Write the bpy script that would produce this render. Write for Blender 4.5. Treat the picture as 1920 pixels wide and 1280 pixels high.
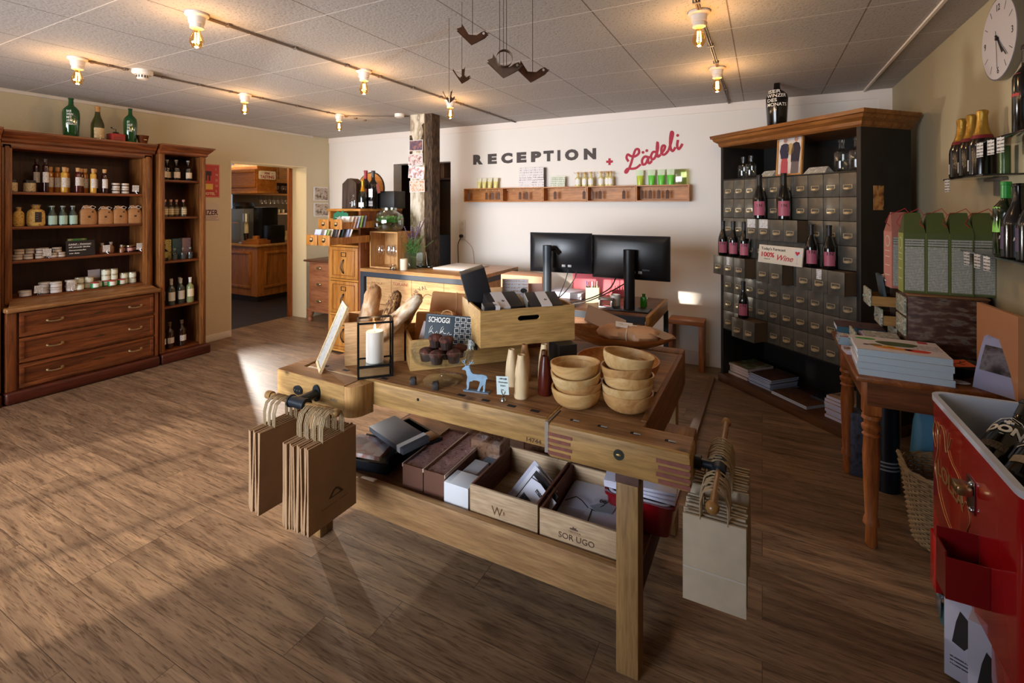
import bpy, bmesh, math, random
from mathutils import Matrix, Vector
PI = math.pi
random.seed(7)
for o in list(bpy.data.objects):
    bpy.data.objects.remove(o)
SC = bpy.context.scene
COL = SC.collection

# ------------------------------------------------------------------ camera
CAM_YAW = math.radians(27.4)
cd = bpy.data.cameras.new('camera'); cam = bpy.data.objects.new('camera', cd); COL.objects.link(cam)
cam.location = (0, 0, 1.55); cam.rotation_euler = (PI / 2, 0, CAM_YAW)
cd.sensor_width = 36; cd.lens = 36 * 905 / 1920; cd.shift_y = -255 / 1920; cd.clip_start = 0.05
SC.camera = cam

# ------------------------------------------------------------------ colour management, world, suns, window light
SC.view_settings.view_transform = 'Standard'; SC.view_settings.look = 'None'
SC.view_settings.gamma = 1; SC.view_settings.use_curve_mapping = False
SC.view_settings.exposure = 0.0
SC.cycles.use_denoising = True
SC.cycles.max_bounces = 8; SC.cycles.transparent_max_bounces = 16
SC.cycles.sample_clamp_indirect = 6.0
w = bpy.data.worlds.new('sky'); SC.world = w; w.use_nodes = True
w.node_tree.nodes['Background'].inputs[0].default_value = (0.55, 0.66, 0.85, 1)
w.node_tree.nodes['Background'].inputs[1].default_value = 0.55

def sun(name, d, power, color, ang):
    l = bpy.data.lights.new(name, 'SUN'); l.energy = power; l.color = color; l.angle = math.radians(ang)
    o = bpy.data.objects.new(name, l); COL.objects.link(o)
    o.rotation_euler = Vector(d).to_track_quat('-Z', 'Y').to_euler(); o.location = (-4, 1, 5)
    return o
sun('sun_shop_window', (.365, .93, -.21), 8.5, (1.0, .88, .74), 1.2)
# added spot without a fixture, standing in for low sun through the doorway
sl = bpy.data.lights.new('added_doorway_spot', 'SPOT'); sl.energy = 760; sl.color = (1.0, .94, .86); sl.spot_size = math.radians(56); sl.spot_blend = .8; sl.shadow_soft_size = .03
so = bpy.data.objects.new('added_doorway_spot', sl); COL.objects.link(so); so.location = (-6.9, 4.25, 1.62)
so.rotation_euler = (Vector((-1.2, 1.95, .45)) - so.location).to_track_quat('-Z', 'Y').to_euler()

def area(name, loc, d, sx, sy, power, color):
    l = bpy.data.lights.new(name, 'AREA'); l.shape = 'RECTANGLE'; l.size = sx; l.size_y = sy
    l.energy = power; l.color = color; l.spread = math.radians(85)
    o = bpy.data.objects.new(name, l); COL.objects.link(o)
    o.location = loc; o.rotation_euler = Vector(d).to_track_quat('-Z', 'Y').to_euler()
    return o
area('daylight_shop_window', (-2.5, -1.74, 1.45), (0.02, 1, -.05), 2.4, 1.6, 64, (.84, .91, 1.0))
area('daylight_left_window', (-4.25, -1.74, 1.35), (0.05, 1, -.05), 1.8, 1.8, 46, (.94, .95, 1.0))

# ------------------------------------------------------------------ materials
def lin(h):
    h = h.lstrip('#'); r = []
    for i in (0, 2, 4):
        c = int(h[i:i + 2], 16) / 255
        r.append(c / 12.92 if c <= .04045 else ((c + .055) / 1.055) ** 2.4)
    return (*r, 1)
MC = {}
def _new(name):
    m = bpy.data.materials.new(name); m.use_nodes = True
    return m, m.node_tree, m.node_tree.nodes, m.node_tree.links, m.node_tree.nodes['Principled BSDF']
def plain(col, rough=.6, metal=0, spec=.5, bump=0, bs=60, emit=0, var=0.0, coat=0):
    k = ('p', col, rough, metal, spec, bump, bs, emit, var, coat)
    if k in MC: return MC[k]
    m, t, N, L, b = _new('surface_' + col.strip('#')); c = lin(col)
    b.inputs['Base Color'].default_value = c; b.inputs['Roughness'].default_value = rough
    b.inputs['Metallic'].default_value = metal; b.inputs['Specular IOR Level'].default_value = spec
    b.inputs['Coat Weight'].default_value = coat
    if emit:
        b.inputs['Emission Color'].default_value = c; b.inputs['Emission Strength'].default_value = emit
    if bump or var:
        tc = N.new('ShaderNodeTexCoord'); n = N.new('ShaderNodeTexNoise'); n.inputs['Scale'].default_value = bs
        n.inputs['Detail'].default_value = 4
        L.new(tc.outputs['Object'], n.inputs['Vector'])
        if bump:
            bp = N.new('ShaderNodeBump'); bp.inputs['Strength'].default_value = bump; bp.inputs['Distance'].default_value = .004
            L.new(n.outputs['Fac'], bp.inputs['Height']); L.new(bp.outputs['Normal'], b.inputs['Normal'])
        if var:
            r = N.new('ShaderNodeValToRGB')
            r.color_ramp.elements[0].position = .3; r.color_ramp.elements[1].position = .7
            r.color_ramp.elements[0].color = tuple(x * (1 - var) for x in c[:3]) + (1,)
            r.color_ramp.elements[1].color = tuple(min(1, x * (1 + var)) for x in c[:3]) + (1,)
            L.new(n.outputs['Fac'], r.inputs[0]); L.new(r.outputs[0], b.inputs['Base Color'])
    MC[k] = m; return m
def wood(c1, c2, axis='x', s=1.0, rough=.5, dark=None, bump=.25, knots=0.0, spec=.4, fine=.5):
    """wood grain running along one local axis"""
    k = ('w', c1, c2, axis, s, rough, dark, bump, knots, spec, fine)
    if k in MC: return MC[k]
    m, t, N, L, b = _new('wood_' + c1.strip('#') + '_' + axis)
    tc = N.new('ShaderNodeTexCoord'); mp = N.new('ShaderNodeMapping')
    sc = [9 * s, 9 * s, 9 * s]; sc['xyz'.index(axis)] = 0.8 * s
    mp.inputs['Scale'].default_value = sc; L.new(tc.outputs['Object'], mp.inputs['Vector'])
    n = N.new('ShaderNodeTexNoise'); n.inputs['Scale'].default_value = 2.2; n.inputs['Detail'].default_value = 5
    n.inputs['Distortion'].default_value = 1.1; L.new(mp.outputs[0], n.inputs['Vector'])
    n2 = N.new('ShaderNodeTexNoise'); n2.inputs['Scale'].default_value = 16; n2.inputs['Detail'].default_value = 3
    L.new(mp.outputs[0], n2.inputs['Vector'])
    r = N.new('ShaderNodeValToRGB'); r.color_ramp.elements[0].position = .32; r.color_ramp.elements[1].position = .68
    r.color_ramp.elements[0].color = lin(c1); r.color_ramp.elements[1].color = lin(c2)
    L.new(n.outputs['Fac'], r.inputs[0])
    mx = N.new('ShaderNodeMixRGB'); mx.blend_type = 'MULTIPLY'; mx.inputs[0].default_value = fine
    r2 = N.new('ShaderNodeValToRGB'); r2.color_ramp.elements[0].position = .35; r2.color_ramp.elements[1].position = .6
    r2.color_ramp.elements[0].color = (.45, .42, .40, 1); r2.color_ramp.elements[1].color = (1, 1, 1, 1)
    L.new(n2.outputs['Fac'], r2.inputs[0]); L.new(r.outputs[0], mx.inputs[1]); L.new(r2.outputs[0], mx.inputs[2])
    out = mx.outputs[0]
    if knots:
        v = N.new('ShaderNodeTexVoronoi'); v.inputs['Scale'].default_value = knots
        L.new(tc.outputs['Object'], v.inputs['Vector'])
        r3 = N.new('ShaderNodeValToRGB'); r3.color_ramp.elements[0].position = .03; r3.color_ramp.elements[1].position = .16
        r3.color_ramp.elements[0].color = lin(dark or '#2a1608'); r3.color_ramp.elements[1].color = (1, 1, 1, 1)
        m3 = N.new('ShaderNodeMixRGB'); m3.blend_type = 'MULTIPLY'; m3.inputs[0].default_value = .85
        L.new(v.outputs['Distance'], r3.inputs[0]); L.new(out, m3.inputs[1]); L.new(r3.outputs[0], m3.inputs[2]); out = m3.outputs[0]
    L.new(out, b.inputs['Base Color'])
    bp = N.new('ShaderNodeBump'); bp.inputs['Strength'].default_value = bump; bp.inputs['Distance'].default_value = .002
    L.new(n2.outputs['Fac'], bp.inputs['Height']); L.new(bp.outputs['Normal'], b.inputs['Normal'])
    b.inputs['Roughness'].default_value = rough; b.inputs['Specular IOR Level'].default_value = spec
    MC[k] = m; return m
def glass(col='#ffffff', alpha=.82, rough=.03):
    """thin clear glass: see-through with a glossy skin that grows towards the edges"""
    k = ('g', col, alpha, rough)
    if k in MC: return MC[k]
    m, t, N, L, b = _new('glass_' + col.strip('#')); out = N['Material Output']; N.remove(b)
    tr = N.new('ShaderNodeBsdfTransparent'); c = lin(col); tr.inputs[0].default_value = tuple(.9 * x + .1 * x * alpha for x in c[:3]) + (1,)
    gl = N.new('ShaderNodeBsdfGlossy'); gl.inputs['Roughness'].default_value = rough; gl.inputs[0].default_value = (1, 1, 1, 1)
    lw = N.new('ShaderNodeLayerWeight'); lw.inputs[0].default_value = .25
    mr = N.new('ShaderNodeMapRange'); mr.inputs['To Min'].default_value = .35 * (1 - alpha); mr.inputs['To Max'].default_value = min(1, 1 - alpha + .35)
    L.new(lw.outputs['Facing'], mr.inputs['Value'])
    mx = N.new('ShaderNodeMixShader'); L.new(mr.outputs[0], mx.inputs[0]); L.new(tr.outputs[0], mx.inputs[1]); L.new(gl.outputs[0], mx.inputs[2])
    L.new(mx.outputs[0], out.inputs['Surface']); MC[k] = m; return m
def patchy(cols, scale=20, rough=.6, sx=1, sy=1, sz=1, detail=3, metal=0):
    """soft-edged patches of several colours (prints, photographs, worn paint)"""
    k = ('pt', tuple(cols), scale, rough, sx, sy, sz, detail, metal)
    if k in MC: return MC[k]
    m, t, N, L, b = _new('patchy_' + cols[0].strip('#'))
    tc = N.new('ShaderNodeTexCoord'); mp = N.new('ShaderNodeMapping'); mp.inputs['Scale'].default_value = (sx, sy, sz)
    L.new(tc.outputs['Object'], mp.inputs['Vector'])
    n = N.new('ShaderNodeTexNoise'); n.inputs['Scale'].default_value = scale; n.inputs['Detail'].default_value = detail
    L.new(mp.outputs[0], n.inputs['Vector'])
    r = N.new('ShaderNodeValToRGB'); e = r.color_ramp.elements
    for i, c in enumerate(cols):
        p = .3 + .4 * i / max(1, len(cols) - 1)
        if i < 2: e[i].position = p; e[i].color = lin(c)
        else: q = e.new(p); q.color = lin(c)
    L.new(n.outputs['Fac'], r.inputs[0]); L.new(r.outputs[0], b.inputs['Base Color'])
    b.inputs['Roughness'].default_value = rough; b.inputs['Metallic'].default_value = metal
    MC[k] = m; return m

# ------------------------------------------------------------------ mesh builder
class G:
    def __init__(s): s.bm = bmesh.new()
    def _fin(s, vs, fs, m, T):
        if T is not None: bmesh.ops.transform(s.bm, matrix=T, verts=vs)
        for f in fs: f.material_index = m
    def box(s, x0, x1, y0, y1, z0, z1, bev=0, m=0, T=None, seg=2):
        r = bmesh.ops.create_cube(s.bm, size=1)
        vs = r['verts']
        bmesh.ops.transform(s.bm, matrix=Matrix.Translation(((x0 + x1) / 2, (y0 + y1) / 2, (z0 + z1) / 2)) @ Matrix.Diagonal((abs(x1 - x0), abs(y1 - y0), abs(z1 - z0), 1)), verts=vs)
        if bev:
            bev = min(bev, .45 * min(abs(x1 - x0), abs(y1 - y0), abs(z1 - z0)))
            es = list({e for v in vs for e in v.link_edges})
            rr = bmesh.ops.bevel(s.bm, geom=es, offset=bev, segments=seg, affect='EDGES', profile=.5)
            seen = set(); st = list(rr['faces']); 
            while st:
                f = st.pop()
                if f in seen: continue
                seen.add(f)
                for e in f.edges:
                    for g in e.link_faces:
                        if g not in seen: st.append(g)
            fs = list(seen); vs = list({v for f in fs for v in f.verts})
        else:
            fs = list({f for v in vs for f in v.link_faces})
        s._fin(vs, fs, m, T); return s
    def hexa(s, b4, t4, m=0):
        """box from four bottom and four top corners"""
        vb = [s.bm.verts.new(p) for p in b4]; vt = [s.bm.verts.new(p) for p in t4]
        fs = [s.bm.faces.new(vb[::-1]), s.bm.faces.new(vt)]
        for i in range(4): fs.append(s.bm.faces.new([vb[i], vb[(i + 1) % 4], vt[(i + 1) % 4], vt[i]]))
        for f in fs: f.material_index = m
        return s
    def lathe(s, prof, seg=24, c=(0, 0, 0), m=0, T=None, cap=True, sx=1, sy=1):
        rings = []; vs = []
        for r, z in prof:
            if r <= 1e-6:
                v = s.bm.verts.new((c[0], c[1], c[2] + z)); rings.append([v]); vs.append(v)
            else:
                q = [s.bm.verts.new((c[0] + sx * r * math.cos(2 * PI * i / seg), c[1] + sy * r * math.sin(2 * PI * i / seg), c[2] + z)) for i in range(seg)]
                rings.append(q); vs += q
        fs = []
        for a, b in zip(rings[:-1], rings[1:]):
            if len(a) == 1 and len(b) == 1: continue
            for i in range(seg):
                j = (i + 1) % seg
                if len(a) == 1: fs.append(s.bm.faces.new([a[0], b[j], b[i]]))
                elif len(b) == 1: fs.append(s.bm.faces.new([a[i], a[j], b[0]]))
                else: fs.append(s.bm.faces.new([a[i], a[j], b[j], b[i]]))
        if cap:
            if len(rings[0]) > 1: fs.append(s.bm.faces.new(rings[0][::-1]))
            if len(rings[-1]) > 1: fs.append(s.bm.faces.new(rings[-1]))
        s._fin(vs, fs, m, T); return s
    def cyl(s, r, z0, z1, seg=16, c=(0, 0, 0), m=0, T=None, r2=None):
        return s.lathe([(r, z0), (r if r2 is None else r2, z1)], seg, c, m, T)
    def tube(s, pts, r, seg=6, m=0, closed=False, T=None, r2=None):
        pts = [Vector(p) for p in pts]; n = len(pts); rings = []; up = None; vs = []
        for i, p in enumerate(pts):
            a = pts[i - 1] if (i or closed) else pts[0]; b = pts[(i + 1) % n] if (i < n - 1 or closed) else pts[-1]
            d = (b - a)
            d = d.normalized() if d.length > 1e-9 else Vector((0, 0, 1))
            if up is None: up = Vector((0, 0, 1)) if abs(d.z) < .9 else Vector((1, 0, 0))
            u = d.cross(up)
            if u.length < 1e-6: u = d.cross(Vector((.3, 1, .2)))
            u.normalize(); v = u.cross(d).normalized(); up = v
            rr = r if r2 is None else r + (r2 - r) * i / (n - 1)
            q = [s.bm.verts.new(p + u * (rr * math.cos(2 * PI * k / seg)) + v * (rr * math.sin(2 * PI * k / seg))) for k in range(seg)]
            rings.append(q); vs += q
        fs = []
        for i in range(n if closed else n - 1):
            a, b = rings[i], rings[(i + 1) % n]
            for k in range(seg): fs.append(s.bm.faces.new([a[k], a[(k + 1) % seg], b[(k + 1) % seg], b[k]]))
        if not closed: fs += [s.bm.faces.new(rings[0][::-1]), s.bm.faces.new(rings[-1])]
        s._fin(vs, fs, m, T); return s
    def prism(s, poly, z0, z1, m=0, T=None):
        a = [s.bm.verts.new((x, y, z0)) for x, y in poly]; b = [s.bm.verts.new((x, y, z1)) for x, y in poly]
        n = len(poly); fs = [s.bm.faces.new(a[::-1]), s.bm.faces.new(b)]
        for i in range(n): fs.append(s.bm.faces.new([a[i], a[(i + 1) % n], b[(i + 1) % n], b[i]]))
        s._fin(a + b, fs, m, T); return s
    def sheet(s, grid, th=0, m=0, T=None):
        """grid[i][j] of points -> surface, thickened downward if th"""
        V = [[s.bm.verts.new(p) for p in row] for row in grid]; fs = []; vs = [v for r in V for v in r]
        for i in range(len(V) - 1):
            for j in range(len(V[0]) - 1): fs.append(s.bm.faces.new([V[i][j], V[i + 1][j], V[i + 1][j + 1], V[i][j + 1]]))
        s._fin(vs, fs, m, T)
        if th: bmesh.ops.solidify(s.bm, geom=fs, thickness=th)
        return s
    def ball(s, r, c, m=0, sx=1, sy=1, sz=1, u=16, v=10, T=None):
        return s.lathe([(r * math.sin(PI * i / v), -r * sz * math.cos(PI * i / v)) for i in range(v + 1)], u, c, m, T, False, sx, sy)
    def obj(s, name, mats, parent=None, loc=None, rot=None, kind=None, flat=False):
        bmesh.ops.recalc_face_normals(s.bm, faces=s.bm.faces)
        me = bpy.data.meshes.new(name); s.bm.to_mesh(me); s.bm.free()
        if not isinstance(mats, (list, tuple)): mats = [mats]
        for m in mats: me.materials.append(m)
        if not flat:
            me.polygons.foreach_set('use_smooth', [True] * len(me.polygons)); me.set_sharp_from_angle(angle=math.radians(34))
        o = bpy.data.objects.new(name, me); COL.objects.link(o)
        if parent: o.parent = parent
        if loc: o.location = loc
        if rot: o.rotation_euler = rot
        if kind: o['kind'] = kind
        return o
def tag(o, label, cat, group=None, kind=None):
    o['label'] = label; o['category'] = cat
    if group: o['group'] = group
    if kind: o['kind'] = kind
    return o
def thing(name, label, cat, loc=(0, 0, 0), rz=0, group=None, rot=None):
    o = bpy.data.objects.new(name, None); COL.objects.link(o); o.empty_display_size = .05
    o.location = loc; o.rotation_euler = rot or (0, 0, rz); return tag(o, label, cat, group)
def _copy(o, parent):
    c = o.copy(); COL.objects.link(c); c.parent = parent
    for ch in o.children: _copy(ch, c)
    return c
PROTO = {}
def inst(key, build, label, cat, loc, rz=0, group=None, rot=None, scale=None):
    """build the first of a kind, copy it with its parts for every other one"""
    if key not in PROTO:
        o = build(); PROTO[key] = o
    else:
        src = PROTO[key]; kids = list(src.children)
        o = src.copy(); COL.objects.link(o)
        for k in ('group', 'kind'):
            if k in o and not (k == 'kind'): del o[k]
        for ch in kids: _copy(ch, o)
    o.location = loc; o.rotation_euler = rot or (0, 0, rz)
    if scale: o.scale = (scale,) * 3 if isinstance(scale, (int, float)) else scale
    return tag(o, label, cat, group)
def raw(name):
    o = bpy.data.objects.new(name, None); COL.objects.link(o); o.empty_display_size = .05; return o
def Tm(loc=(0, 0, 0), rx=0, ry=0, rz=0):
    return Matrix.Translation(loc) @ Matrix.Rotation(rz, 4, 'Z') @ Matrix.Rotation(ry, 4, 'Y') @ Matrix.Rotation(rx, 4, 'X')
def text(name, s, h, mat, parent=None, loc=(0, 0, 0), rot=(PI / 2, 0, 0), ext=.0006, bold=0, width=None, align='LEFT', shear=0, sp=1.0):
    """lettering as a thin raised mesh; h = cap height"""
    if name in ('side_lettering', 'logo_lettering', 'tag_lettering', 'red_lettering', 'badge_lettering', 'burnt_lettering') or s in ('PASTA', 'fein', '500 g', 'MUSEUM DES WEINS', 'Guete Morge', 'Ade Merci'):
        s = ''.join(' ' if c == ' ' else '-' for c in s)      # too small to read in the place: dashes only
    cu = bpy.data.curves.new(name, 'FONT'); cu.body = s; cu.size = h / .72; cu.extrude = ext; cu.offset = bold
    cu.align_x = align; cu.shear = shear; cu.space_character = sp; cu.resolution_u = 3
    t = bpy.data.objects.new(name, cu); COL.objects.link(t)
    dg = bpy.context.evaluated_depsgraph_get(); me = bpy.data.meshes.new_from_object(t.evaluated_get(dg))
    bpy.data.objects.remove(t); bpy.data.curves.remove(cu)
    me.name = name
    if width and len(me.vertices):
        xs = [v.co.x for v in me.vertices]; k = width / max(1e-6, max(xs) - min(xs))
        for v in me.vertices: v.co.x *= k
    me.materials.clear(); me.materials.append(mat)
    o = bpy.data.objects.new(name, me); COL.objects.link(o); o.location = loc; o.rotation_euler = rot
    if parent: o.parent = parent
    return o
NTH = ['first', 'second', 'third', 'fourth', 'fifth', 'sixth', 'seventh', 'eighth', 'ninth', 'tenth', 'eleventh', 'twelfth', 'thirteenth', 'fourteenth', 'fifteenth', 'sixteenth', 'seventeenth', 'eighteenth', 'nineteenth', 'twentieth']
# ================================================================== THE ROOM
XL, XR, YB, YF, ZC = -5.58, .955, 5.0, -1.8, 2.52
def floor_mat():
    m, t, N, L, b = _new('plank_floor')
    tc = N.new('ShaderNodeTexCoord')
    br = N.new('ShaderNodeTexBrick'); br.offset = .41; br.offset_frequency = 2; br.squash = .83; br.squash_frequency = 3
    br.inputs['Scale'].default_value = 1; br.inputs['Brick Width'].default_value = 1.25; br.inputs['Row Height'].default_value = .185
    br.inputs['Mortar Size'].default_value = .0014; br.inputs['Mortar Smooth'].default_value = .3; br.inputs['Bias'].default_value = 0
    br.inputs['Color1'].default_value = (.05, .05, .05, 1); br.inputs['Color2'].default_value = (.95, .95, .95, 1); br.inputs['Mortar'].default_value = (.5, .5, .5, 1)
    L.new(tc.outputs['Object'], br.inputs['Vector'])
    # per plank offset of the grain
    off = N.new('ShaderNodeVectorMath'); off.operation = 'MULTIPLY'; off.inputs[1].default_value = (7, 3, 5)
    L.new(br.outputs['Color'], off.inputs[0])
    ad = N.new('ShaderNodeVectorMath'); ad.operation = 'ADD'; L.new(tc.outputs['Object'], ad.inputs[0]); L.new(off.outputs[0], ad.inputs[1])
    mp = N.new('ShaderNodeMapping'); mp.inputs['Scale'].default_value = (1.1, 11, 1); L.new(ad.outputs[0], mp.inputs['Vector'])
    n1 = N.new('ShaderNodeTexNoise'); n1.inputs['Scale'].default_value = 1.6; n1.inputs['Detail'].default_value = 7; n1.inputs['Roughness'].default_value = .62; n1.inputs['Distortion'].default_value = .9
    L.new(mp.outputs[0], n1.inputs['Vector'])
    r1 = N.new('ShaderNodeValToRGB'); e = r1.color_ramp.elements
    e[0].position = .28; e[0].color = lin('#644d3a'); e[1].position = .72; e[1].color = lin('#a98a6a')
    q = e.new(.5); q.color = lin('#896f57')
    L.new(n1.outputs['Fac'], r1.inputs[0])
    # fine dark pores
    mp2 = N.new('ShaderNodeMapping'); mp2.inputs['Scale'].default_value = (5, 75, 1); L.new(ad.outputs[0], mp2.inputs['Vector'])
    n2 = N.new('ShaderNodeTexNoise'); n2.inputs['Scale'].default_value = 1.5; n2.inputs['Detail'].default_value = 5; n2.inputs['Distortion'].default_value = 1.5
    L.new(mp2.outputs[0], n2.inputs['Vector'])
    r2 = N.new('ShaderNodeValToRGB'); r2.color_ramp.elements[0].position = .35; r2.color_ramp.elements[0].color = (.32, .27, .24, 1); r2.color_ramp.elements[1].position = .5; r2.color_ramp.elements[1].color = (1, 1, 1, 1)
    L.new(n2.outputs['Fac'], r2.inputs[0])
    # soft knots
    mp3 = N.new('ShaderNodeMapping'); mp3.inputs['Scale'].default_value = (1.5, 3.4, 1); L.new(ad.outputs[0], mp3.inputs['Vector'])
    v = N.new('ShaderNodeTexVoronoi'); v.inputs['Scale'].default_value = 1.15; L.new(mp3.outputs[0], v.inputs['Vector'])
    r3 = N.new('ShaderNodeValToRGB'); r3.color_ramp.elements[0].position = .02; r3.color_ramp.elements[0].color = (.28, .24, .22, 1); r3.color_ramp.elements[1].position = .17; r3.color_ramp.elements[1].color = (1, 1, 1, 1)
    L.new(v.outputs['Distance'], r3.inputs[0])
    m1 = N.new('ShaderNodeMixRGB'); m1.blend_type = 'MULTIPLY'; m1.inputs[0].default_value = .75; L.new(r1.outputs[0], m1.inputs[1]); L.new(r2.outputs[0], m1.inputs[2])
    m2 = N.new('ShaderNodeMixRGB'); m2.blend_type = 'MULTIPLY'; m2.inputs[0].default_value = .7; L.new(m1.outputs[0], m2.inputs[1]); L.new(r3.outputs[0], m2.inputs[2])
    # plank tone
    r4 = N.new('ShaderNodeValToRGB'); r4.color_ramp.elements[0].color = (.78, .76, .75, 1); r4.color_ramp.elements[1].color = (1.08, 1.05, 1.02, 1)
    L.new(br.outputs['Color'], r4.inputs[0])
    m3 = N.new('ShaderNodeMixRGB'); m3.blend_type = 'MULTIPLY'; m3.inputs[0].default_value = 1; L.new(m2.outputs[0], m3.inputs[1]); L.new(r4.outputs[0], m3.inputs[2])
    m4 = N.new('ShaderNodeMixRGB'); m4.inputs[2].default_value = lin('#4a382c'); L.new(br.outputs['Fac'], m4.inputs[0]); L.new(m3.outputs[0], m4.inputs[1])
    L.new(m4.outputs[0], b.inputs['Base Color'])
    b.inputs['Roughness'].default_value = .42; b.inputs['Specular IOR Level'].default_value = .35
    bp = N.new('ShaderNodeBump'); bp.inputs['Strength'].default_value = .35; bp.inputs['Distance'].default_value = .0015
    L.new(n2.outputs['Fac'], bp.inputs['Height']); L.new(bp.outputs['Normal'], b.inputs['Normal'])
    return m
def ceil_mat():
    m, t, N, L, b = _new('ceiling_tiles')
    tc = N.new('ShaderNodeTexCoord'); sp = N.new('ShaderNodeSeparateXYZ'); L.new(tc.outputs['Object'], sp.inputs[0])
    def line(sock, off, pitch, half):
        a = N.new('ShaderNodeMath'); a.operation = 'ADD'; a.inputs[1].default_value = off; L.new(sock, a.inputs[0])
        d = N.new('ShaderNodeMath'); d.operation = 'PINGPONG'; d.inputs[1].default_value = pitch / 2; L.new(a.outputs[0], d.inputs[0])
        c = N.new('ShaderNodeMath'); c.operation = 'LESS_THAN'; c.inputs[1].default_value = half; L.new(d.outputs[0], c.inputs[0]); return c
    lx = line(sp.outputs['X'], .15 + 6.07, .607, .0035); ly = line(sp.outputs['Y'], -1.745 + 5.8, .58, .003)
    v = N.new('ShaderNodeTexVoronoi'); v.inputs['Scale'].default_value = 62; L.new(tc.outputs['Object'], v.inputs['Vector'])
    r = N.new('ShaderNodeValToRGB'); r.color_ramp.elements[0].position = .14; r.color_ramp.elements[0].color = lin('#857c74'); r.color_ramp.elements[1].position = .25; r.color_ramp.elements[1].color = lin('#b9b4b0')
    L.new(v.outputs['Distance'], r.inputs[0])
    a = N.new('ShaderNodeMixRGB'); a.inputs[2].default_value = lin('#7a6e64'); L.new(lx.outputs[0], a.inputs[0]); L.new(r.outputs[0], a.inputs[1])
    c = N.new('ShaderNodeMixRGB'); c.inputs[2].default_value = lin('#f0e9e2'); L.new(ly.outputs[0], c.inputs[0]); L.new(a.outputs[0], c.inputs[1])
    L.new(c.outputs[0], b.inputs['Base Color']); b.inputs['Roughness'].default_value = .85
    bp = N.new('ShaderNodeBump'); bp.inputs['Strength'].default_value = .5; bp.inputs['Distance'].default_value = .002
    L.new(v.outputs['Distance'], bp.inputs['Height']); L.new(bp.outputs['Normal'], b.inputs['Normal'])
    return m
M_WL = plain('#cfc4a6', .9, bump=.35, bs=45)          # sage plaster of the left wall
M_WB = plain('#e6e0d8', .8, bump=.06, bs=12)          # white wall
M_WR = plain('#b5aa8c', .9, bump=.2, bs=40)  # same plaster as the left wall, weaker light put into a darker colour
M_TRIM = plain('#ddd8cc', .6)
g = G(); g.box(XL - .3, XR, YF, YB + .2, -.1, 0); g.obj('floor', floor_mat(), kind='structure')
g = G(); g.box(XL - .3, XR + .2, YF - .2, YB + .2, ZC, ZC + .12); g.obj('ceiling', ceil_mat(), kind='structure')
# left wall with the doorway to the bar
DY0, DY1, DZ = 3.53, 4.61, 2.08
g = G(); W0 = XL - .27
g.box(W0, XL, YF - .2, DY0, 0, ZC).box(W0, XL, DY1, YB, 0, ZC).box(W0, XL, DY0, DY1, DZ, ZC)
g.obj('wall_left', M_WL, kind='structure')
g = G(); g.box(W0 - .005, XL + .004, DY1 - .012, DY1, 0, DZ).box(W0 - .005, XL + .004, DY0, DY0 + .012, 0, DZ).box(W0, XL + .004, DY0 + .012, DY1 - .012, DZ - .012, DZ)
g.obj('door_1', plain('#e6d7b4', .6), kind='structure')
g = G(); g.box(W0 - .04, W0 - .006, DY1 - .07, DY1 - .0, 0, DZ + .04).obj('trim_1', wood('#8a4a1c', '#a8622a', 'z'), kind='structure')
# white wall with the office opening
OX0, OX1, OZ = -4.375, -3.455, 2.1
g = G(); g.box(XL - .3, OX0, YB, YB + .16, 0, ZC).box(OX1, XR + .2, YB, YB + .16, 0, ZC).box(OX0, OX1, YB, YB + .16, OZ, ZC)
g.obj('wall_back', M_WB, kind='structure')
g = G(); g.box(XL, XR, YB - .012, YB, ZC - .075, ZC).box(XR - .09, XR, YB - .014, YB, 1.9, ZC - .075).obj('trim_2', plain('#e9dfd6', .6), kind='structure')
g = G(); g.box(XR, XR + .2, YF - .2, YB + .16, 0, ZC).obj('wall_right', M_WR, kind='structure')
# shop-window wall behind the camera
g = G()
wy0, wy1 = YF - .2, YF
for a, b in ((XL - .3, -5.3), (-3.25, -2.7), (.7, XR + .2)): g.box(a, b, wy0, wy1, 0, ZC)
g.box(-5.3, -3.25, wy0, wy1, 2.35, ZC).box(-5.3, -3.25, wy0, wy1, 0, .25)
g.box(-2.7, .7, wy0, wy1, 2.3, ZC).box(-2.7, .7, wy0, wy1, 0, .6).box(-2.7, .7, wy0, wy0 + .02, .6, 2.3)
g.obj('wall_front', M_WR, kind='structure')
g = G()
for x in (-5.3, -4.64, -3.96, -3.3): g.box(x, x + .05, wy0 + .05, wy0 + .1, .25, 2.35)
for z in (.25, .9, 1.6, 2.3): g.box(-5.3, -3.25, wy0 + .05, wy0 + .1, z, z + .05)
g.obj('window_1', plain('#e8e8e4', .5), kind='structure')
# mouldings and skirtings
g = G(); g.box(XL, XL + .02, YF, YB - .3, ZC - .03, ZC, bev=.005).obj('trim_3', plain('#e4ddd4', .6), kind='structure')
g = G(); g.box(XR - .2, XR - .185, YF, YB, ZC - .012, ZC).obj('trim_4', plain('#efe6dc', .6), kind='structure')
g = G(); g.box(XL, XL + .014, 3.06, DY0, 0, .075, bev=.003).obj('baseboard_left', M_TRIM, kind='structure')
g = G(); g.box(OX1, -.45, YB - .014, YB, 0, .13, bev=.003).box(XL, OX0, YB - .014, YB, 0, .1, bev=.003).obj('baseboard_back', plain('#cfc4ba', .6), kind='structure')
g = G(); g.box(XR - .014, XR, YF, YB - 1.2, 0, .08, bev=.003).obj('baseboard_right', M_TRIM, kind='structure')

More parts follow.
